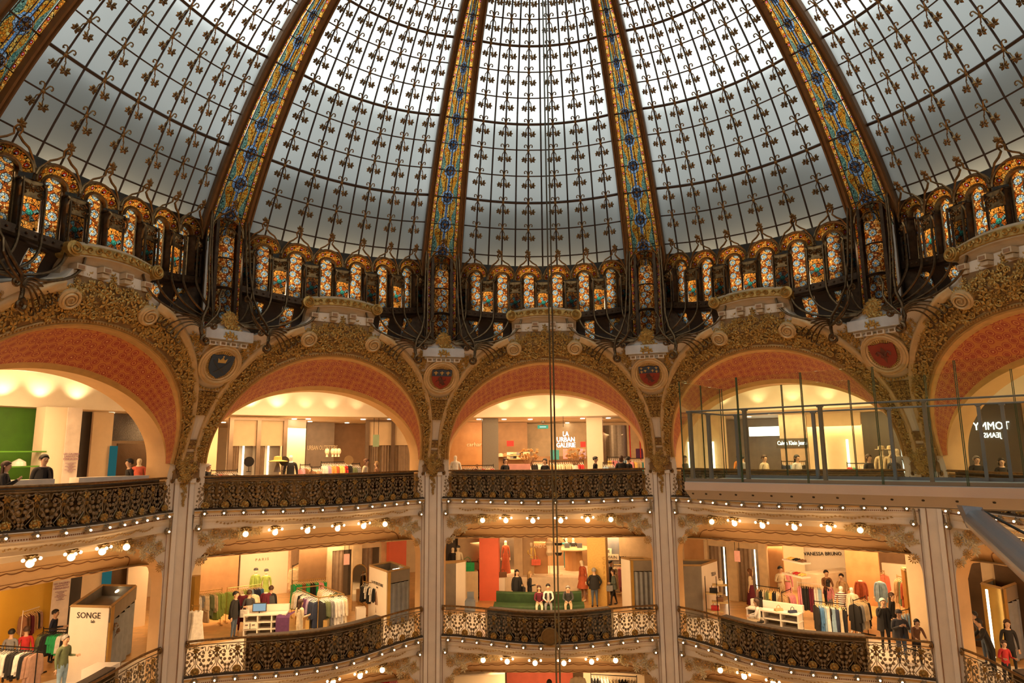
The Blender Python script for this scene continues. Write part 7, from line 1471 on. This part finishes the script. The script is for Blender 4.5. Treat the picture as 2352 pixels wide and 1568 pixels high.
low_rack(1357, 1462, 15.5, 'black rack at the bottom right of the middle bay', [('jacket', 'black'), ('jacket', 'white'), ('jacket', 'beige'), ('jacket', 'black'), ('jacket', 'cream')], 61); low_rack(842, 908, 15.0, 'black rack at the bottom of the second bay', [('jacket', 'white'), ('jacket', 'grey'), ('jacket', 'red'), ('jacket', 'pink')], 62)
fig(1263, 1640, 'dark-haired person in black at the very bottom of the middle bay', top='black', bot='black', hair='black', h=1.78, face=pi, z=F1, r=13.6, dz=1.6, w=1.1)
g = obj('coat', gmesh('coat', 'cream'), None, atr(1327, 1545, 14.6), .1); g.scale = (1.3, 1.6, 1.2); tag(g, 'long cream coat on display at the bottom of the middle bay', 'clothing')

# small posters and folded clothes at the back of the top gallery, middle bay
for x0, x1, y, c, lab in ((1264, 1284, 1033, 'teal', 'teal poster panel'), (1293, 1304, 1031, 'pink', 'pink poster panel'), (1330, 1345, 1030, 'lilac', 'lilac poster panel'), (1460, 1478, 1030, 'purple', 'purple poster panel'), (1164, 1180, 1012, 'red', 'small red sale sign above the caps'), (1333, 1345, 1014, 'red', 'small red sale sign beside the white pillar')):
    P, Q = atr(x0, y, 23), atr(x1, y, 23); Q.z = P.z; hh_ = .5 if 'poster' in lab else .28; d = Q-P; tag(obj('poster', MB().box((d.length/2, 0, -hh_/2), (d.length, .03, hh_)).mesh('poster', cl(c)), None, P, math.atan2(d.y, d.x)), f'{lab} at the back of the middle arch', 'poster')
for j, y in enumerate((1046, 1054)):
    P, Q = atr(1168, y, 22.6), atr(1212, y, 22.6); Q.z = P.z; d = Q-P; rz = math.atan2(d.y, d.x); tag(obj('shelf', MB().box((d.length/2, 0, 0), (d.length, .4, .04)).mesh('shelf', M('shelf_wood', (.55, .38, .16), .5)), None, P, rz), f"{('upper', 'lower')[j]} wooden shelf of folded clothes under the caps", 'shelf')
    for i in range(6):
        c = ('white', 'cream', 'beige', 'grey', 'black', 'cream')[(i+j*2) % 6]; b = MB()
        for q in range(3): b.box((0, 0, .04+.05*q), (.34, .3, .045), .05*q)
        tag(obj('folded_stack', b.mesh('folded_stack', cl(c)), None, P.lerp(Q, (i+.5)/6)+Vector((0, 0, .01)), rz), f"stack of folded {c} clothes on the {('upper', 'lower')[j]} wooden shelf", 'clothing', 'folded clothes in the middle arch')
rk3('top gallery rack of brown and cream shirts between the round mirrors', 716, 736, 16.2, 1.4, 6, [('jacket', 'brown'), ('jacket', 'tan'), ('jacket', 'patterned')], 'rack between the round mirrors', 71)
rk3('top gallery rack of grey and olive coats at the right of the mannequin heads', 806, 826, 17.5, 1.5, 6, [('coat', 'olive'), ('jacket', 'grey')], 'rack right of the mannequin heads', 72)
rk3('top gallery rack of white and blue shirts left of the orange bouquet', 1222, 1256, 17.5, 1.5, 9, [('jacket', 'black'), ('jacket', 'white'), ('jacket', 'light blue')], 'rack left of the cables', 73)
rk3('top gallery rack of coloured shirts at the far right of the middle arch', 1448, 1480, 17.0, 1.6, 9, [('jacket', 'pink'), ('jacket', 'yellow'), ('jacket', 'beige'), ('jacket', 'teal')], 'rack at the far right of the middle arch', 74)
# ================================================================ GLASS WALKWAY, CABLES
zw = -.57
GF = atz(1574, 1104, zw); G1 = atz(2352, 1118, zw); dirn = (G1-GF); dirn.z = 0; Lg = dirn.length; dirn.normalize(); nrm = Vector((-dirn.y, dirn.x, 0))
if nrm.dot(Vector((0, 1, 0))) < 0: nrm = -nrm
Lt = Lg+2.4; W_ = 2.1; rzw = math.atan2(dirn.y, dirn.x)
t = thing('glass_walkway', 'glass-sided walkway with pale metal edge projecting from the right', 'walkway', GF, rzw)
MET = M('satin_beige_metal', (.52, .48, .44), .4, .25, var=.03); GREYM = M('blue_grey_steel', (.22, .23, .25), .4, .5, var=.05)
fx = MB(); P = [(0, -.01), (-.04, -.02), (-.04, -.17), (.22, -.34), (.6, -.38)]; V = []
fx.add([(x, y, q) for x in (0, Lt) for y, q in P], [(i, i+1, 5+i+1, 5+i) for i in range(4)]); fx.add([(0, y, q) for y, q in P]+[(0, W_-y, q) for y, q in reversed(P)], [tuple(range(10))])
obj('edge_fascia', fx.mesh('edge_fascia', MET), t); fx = MB().add([(x, W_-y, q) for x in (0, Lt) for y, q in P], [(i, i+1, 5+i+1, 5+i)[::-1] for i in range(4)]); obj('edge_fascia', fx.mesh('edge_fascia', MET), t)
obj('floor_deck', MB().box((Lt/2, W_/2, -.06), (Lt, W_-.04, .10)).mesh('floor_deck', M('pale_walk_floor', (.55, .60, .55), .3)), t); obj('underside', MB().box((Lt/2, W_/2, -.34), (Lt, W_-1.0, .1)).mesh('underside', GREYM), t)
obj('kerb_rail', MB().box((Lt/2, .03, .02), (Lt, .05, .06)).mesh('kerb_rail', GREYM), t); obj('kerb_rail', MB().box((Lt/2, W_-.03, .02), (Lt, .05, .06)).mesh('kerb_rail', GREYM), t)
for i in range(18):
    x = .12+i*(Lt-.3)/18*(.62+.38*i/18); obj('screw_hole', MB().lathe([(.022, 0), (.022, .012)], 8, M=Matrix.Translation((x, .06, -.235)) @ Matrix.Rotation(pi/2+.95, 4, 'X')).mesh('screw_hole', INK), t)
HR = 1.33
for y in (.10, W_-.10): obj('handrail', MB().tube([(.05, y, HR), (Lt, y, HR)], .016, 6).mesh('handrail', GREYM), t)
obj('handrail', MB().tube([(.08, .1, HR), (.08, W_-.1, HR)], .016, 6).mesh('handrail', GREYM), t)
def post(x, y): obj('rail_post', MB().box((x, y, HR/2), (.055, .10, HR)).box((x, y, HR-.02), (.09, .12, .03)).mesh('rail_post', GREYM), t)
for px in (1600, 1752, 1940, 2178, ):
    q = atz(px, 1100, zw+.02)-GF; x = q.dot(dirn); post(max(.12, x), .1)
for px in (1785, 1960, 2122, 2300, 2345):
    q = atz(px, 1086, zw+.02)-GF; post(max(.12, min(Lt-.1, (atr(px, 1060, 1)-GF).dot(dirn) if 0 else q.dot(dirn))), W_-.1)
post(.1, W_*.5)
GH = 1.92
def pane(x0, x1, y, ax='x'):
    if ax == 'x': b = MB().box(((x0+x1)/2, y, GH/2), (x1-x0-.02, .02, GH))
    else: b = MB().box((y, (x0+x1)/2, GH/2), (.02, x1-x0-.02, GH))
    g = obj('glass_pane', b.mesh('glass_pane', GLASS), t)
    for xx in (x0+.01, x1-.01): c = (xx, y, GH/2) if ax == 'x' else (y, xx, GH/2); obj('glass_edge', MB().box(c, (.012, .022, GH)).mesh('glass_edge', M('green_glass_edge', (.03, .09, .05), .2)), g)
for i in range(5): pane(-.03+i*1.15, -.03+(i+1)*1.15, .0)
for i in range(5): pane(0+i*1.3, (i+1)*1.3, W_)
pane(0.0, W_*.5, -.03, 'y'); pane(W_*.5, W_, -.03, 'y')
# strut
S0 = atr(2236, 1188, 1) if 0 else None
Pa = GF+dirn*(Lt*.62)+nrm*.75; 
def at_d(px, py, dist): return Vector((CX, CY, 0))+ray(px, py)*dist
A = at_d(2247, 1197, 11.4); B = at_d(2470, 1392, 7.9); B = A+(B-A)*2.3; t2 = thing('steel_strut', 'thick grey steel strut propping the walkway from below', 'strut', B); d = (A-B).normalized()
obj('strut_tube', MB().tube([B-B, A-B-d*.0], .155, 24).mesh('strut_tube', M('strut_grey', (.26, .27, .28), .35, .4, var=.03), smooth=True), t2); obj('end_cap', MB().tube([A-B, A-B+d*.10, A-B+d*.16], [.155, .13, .06], 20).mesh('end_cap', GREYM), t2)
g0 = at_d(2203, 1160, 11.5)-B; g1 = at_d(2250, 1164, 11.5)-B; g2 = A-B+d*.05; yv = Vector((0, .06, 0)); obj('gusset_plate', MB().add([g0-yv, g1-yv, g2+Vector((.1, 0, .05))-yv, g2-Vector((.12, 0, .1))-yv, g0+yv, g1+yv, g2+Vector((.1, 0, .05))+yv, g2-Vector((.12, 0, .1))+yv], [(3, 2, 1, 0), (4, 5, 6, 7), (0, 1, 5, 4), (1, 2, 6, 5), (2, 3, 7, 6), (3, 0, 4, 7)]).mesh('gusset_plate', GREYM), t2)
q = at_d(2235, 1183, 11.3)-B; obj('bolt_head', MB().lathe([(.035, 0), (.03, .04)], 12, M=Matrix.Translation(q) @ Matrix.Rotation(pi/2, 4, 'X')).mesh('bolt_head', MET), t2)
A = at_d(2252, 1170, 11.9); B = at_d(2420, 1260, 10.6); tag(obj('stay_cable', MB().tube([A-B, Vector((0, 0, 0))], .02, 6).mesh('stay_cable', STEEL), None, B), 'thin dark stay rod beside the steel strut', 'cable')
# hanging cables
for px0, px1, lab in ((1249, 1274, 'left'), (1254, 1284, 'right')):
    a = at_d(px0+0, 0, 9.2); b = at_d(px1, 1568, 8.6); m_ = at_d((px0*.47+px1*.53), 784, 8.7); x, y = m_.x, m_.y
    tag(obj('hanging_cable', MB().tube([(0, 0, 24.0), (0, 0, 0)], .0098, 6).mesh('hanging_cable', M('cable_grey', (.12, .12, .09), .35, .6)), None, Vector((x, y, -9.5))), f'{lab} of the two thin steel cables hanging from the dome', 'cable', 'pair of hanging cables')
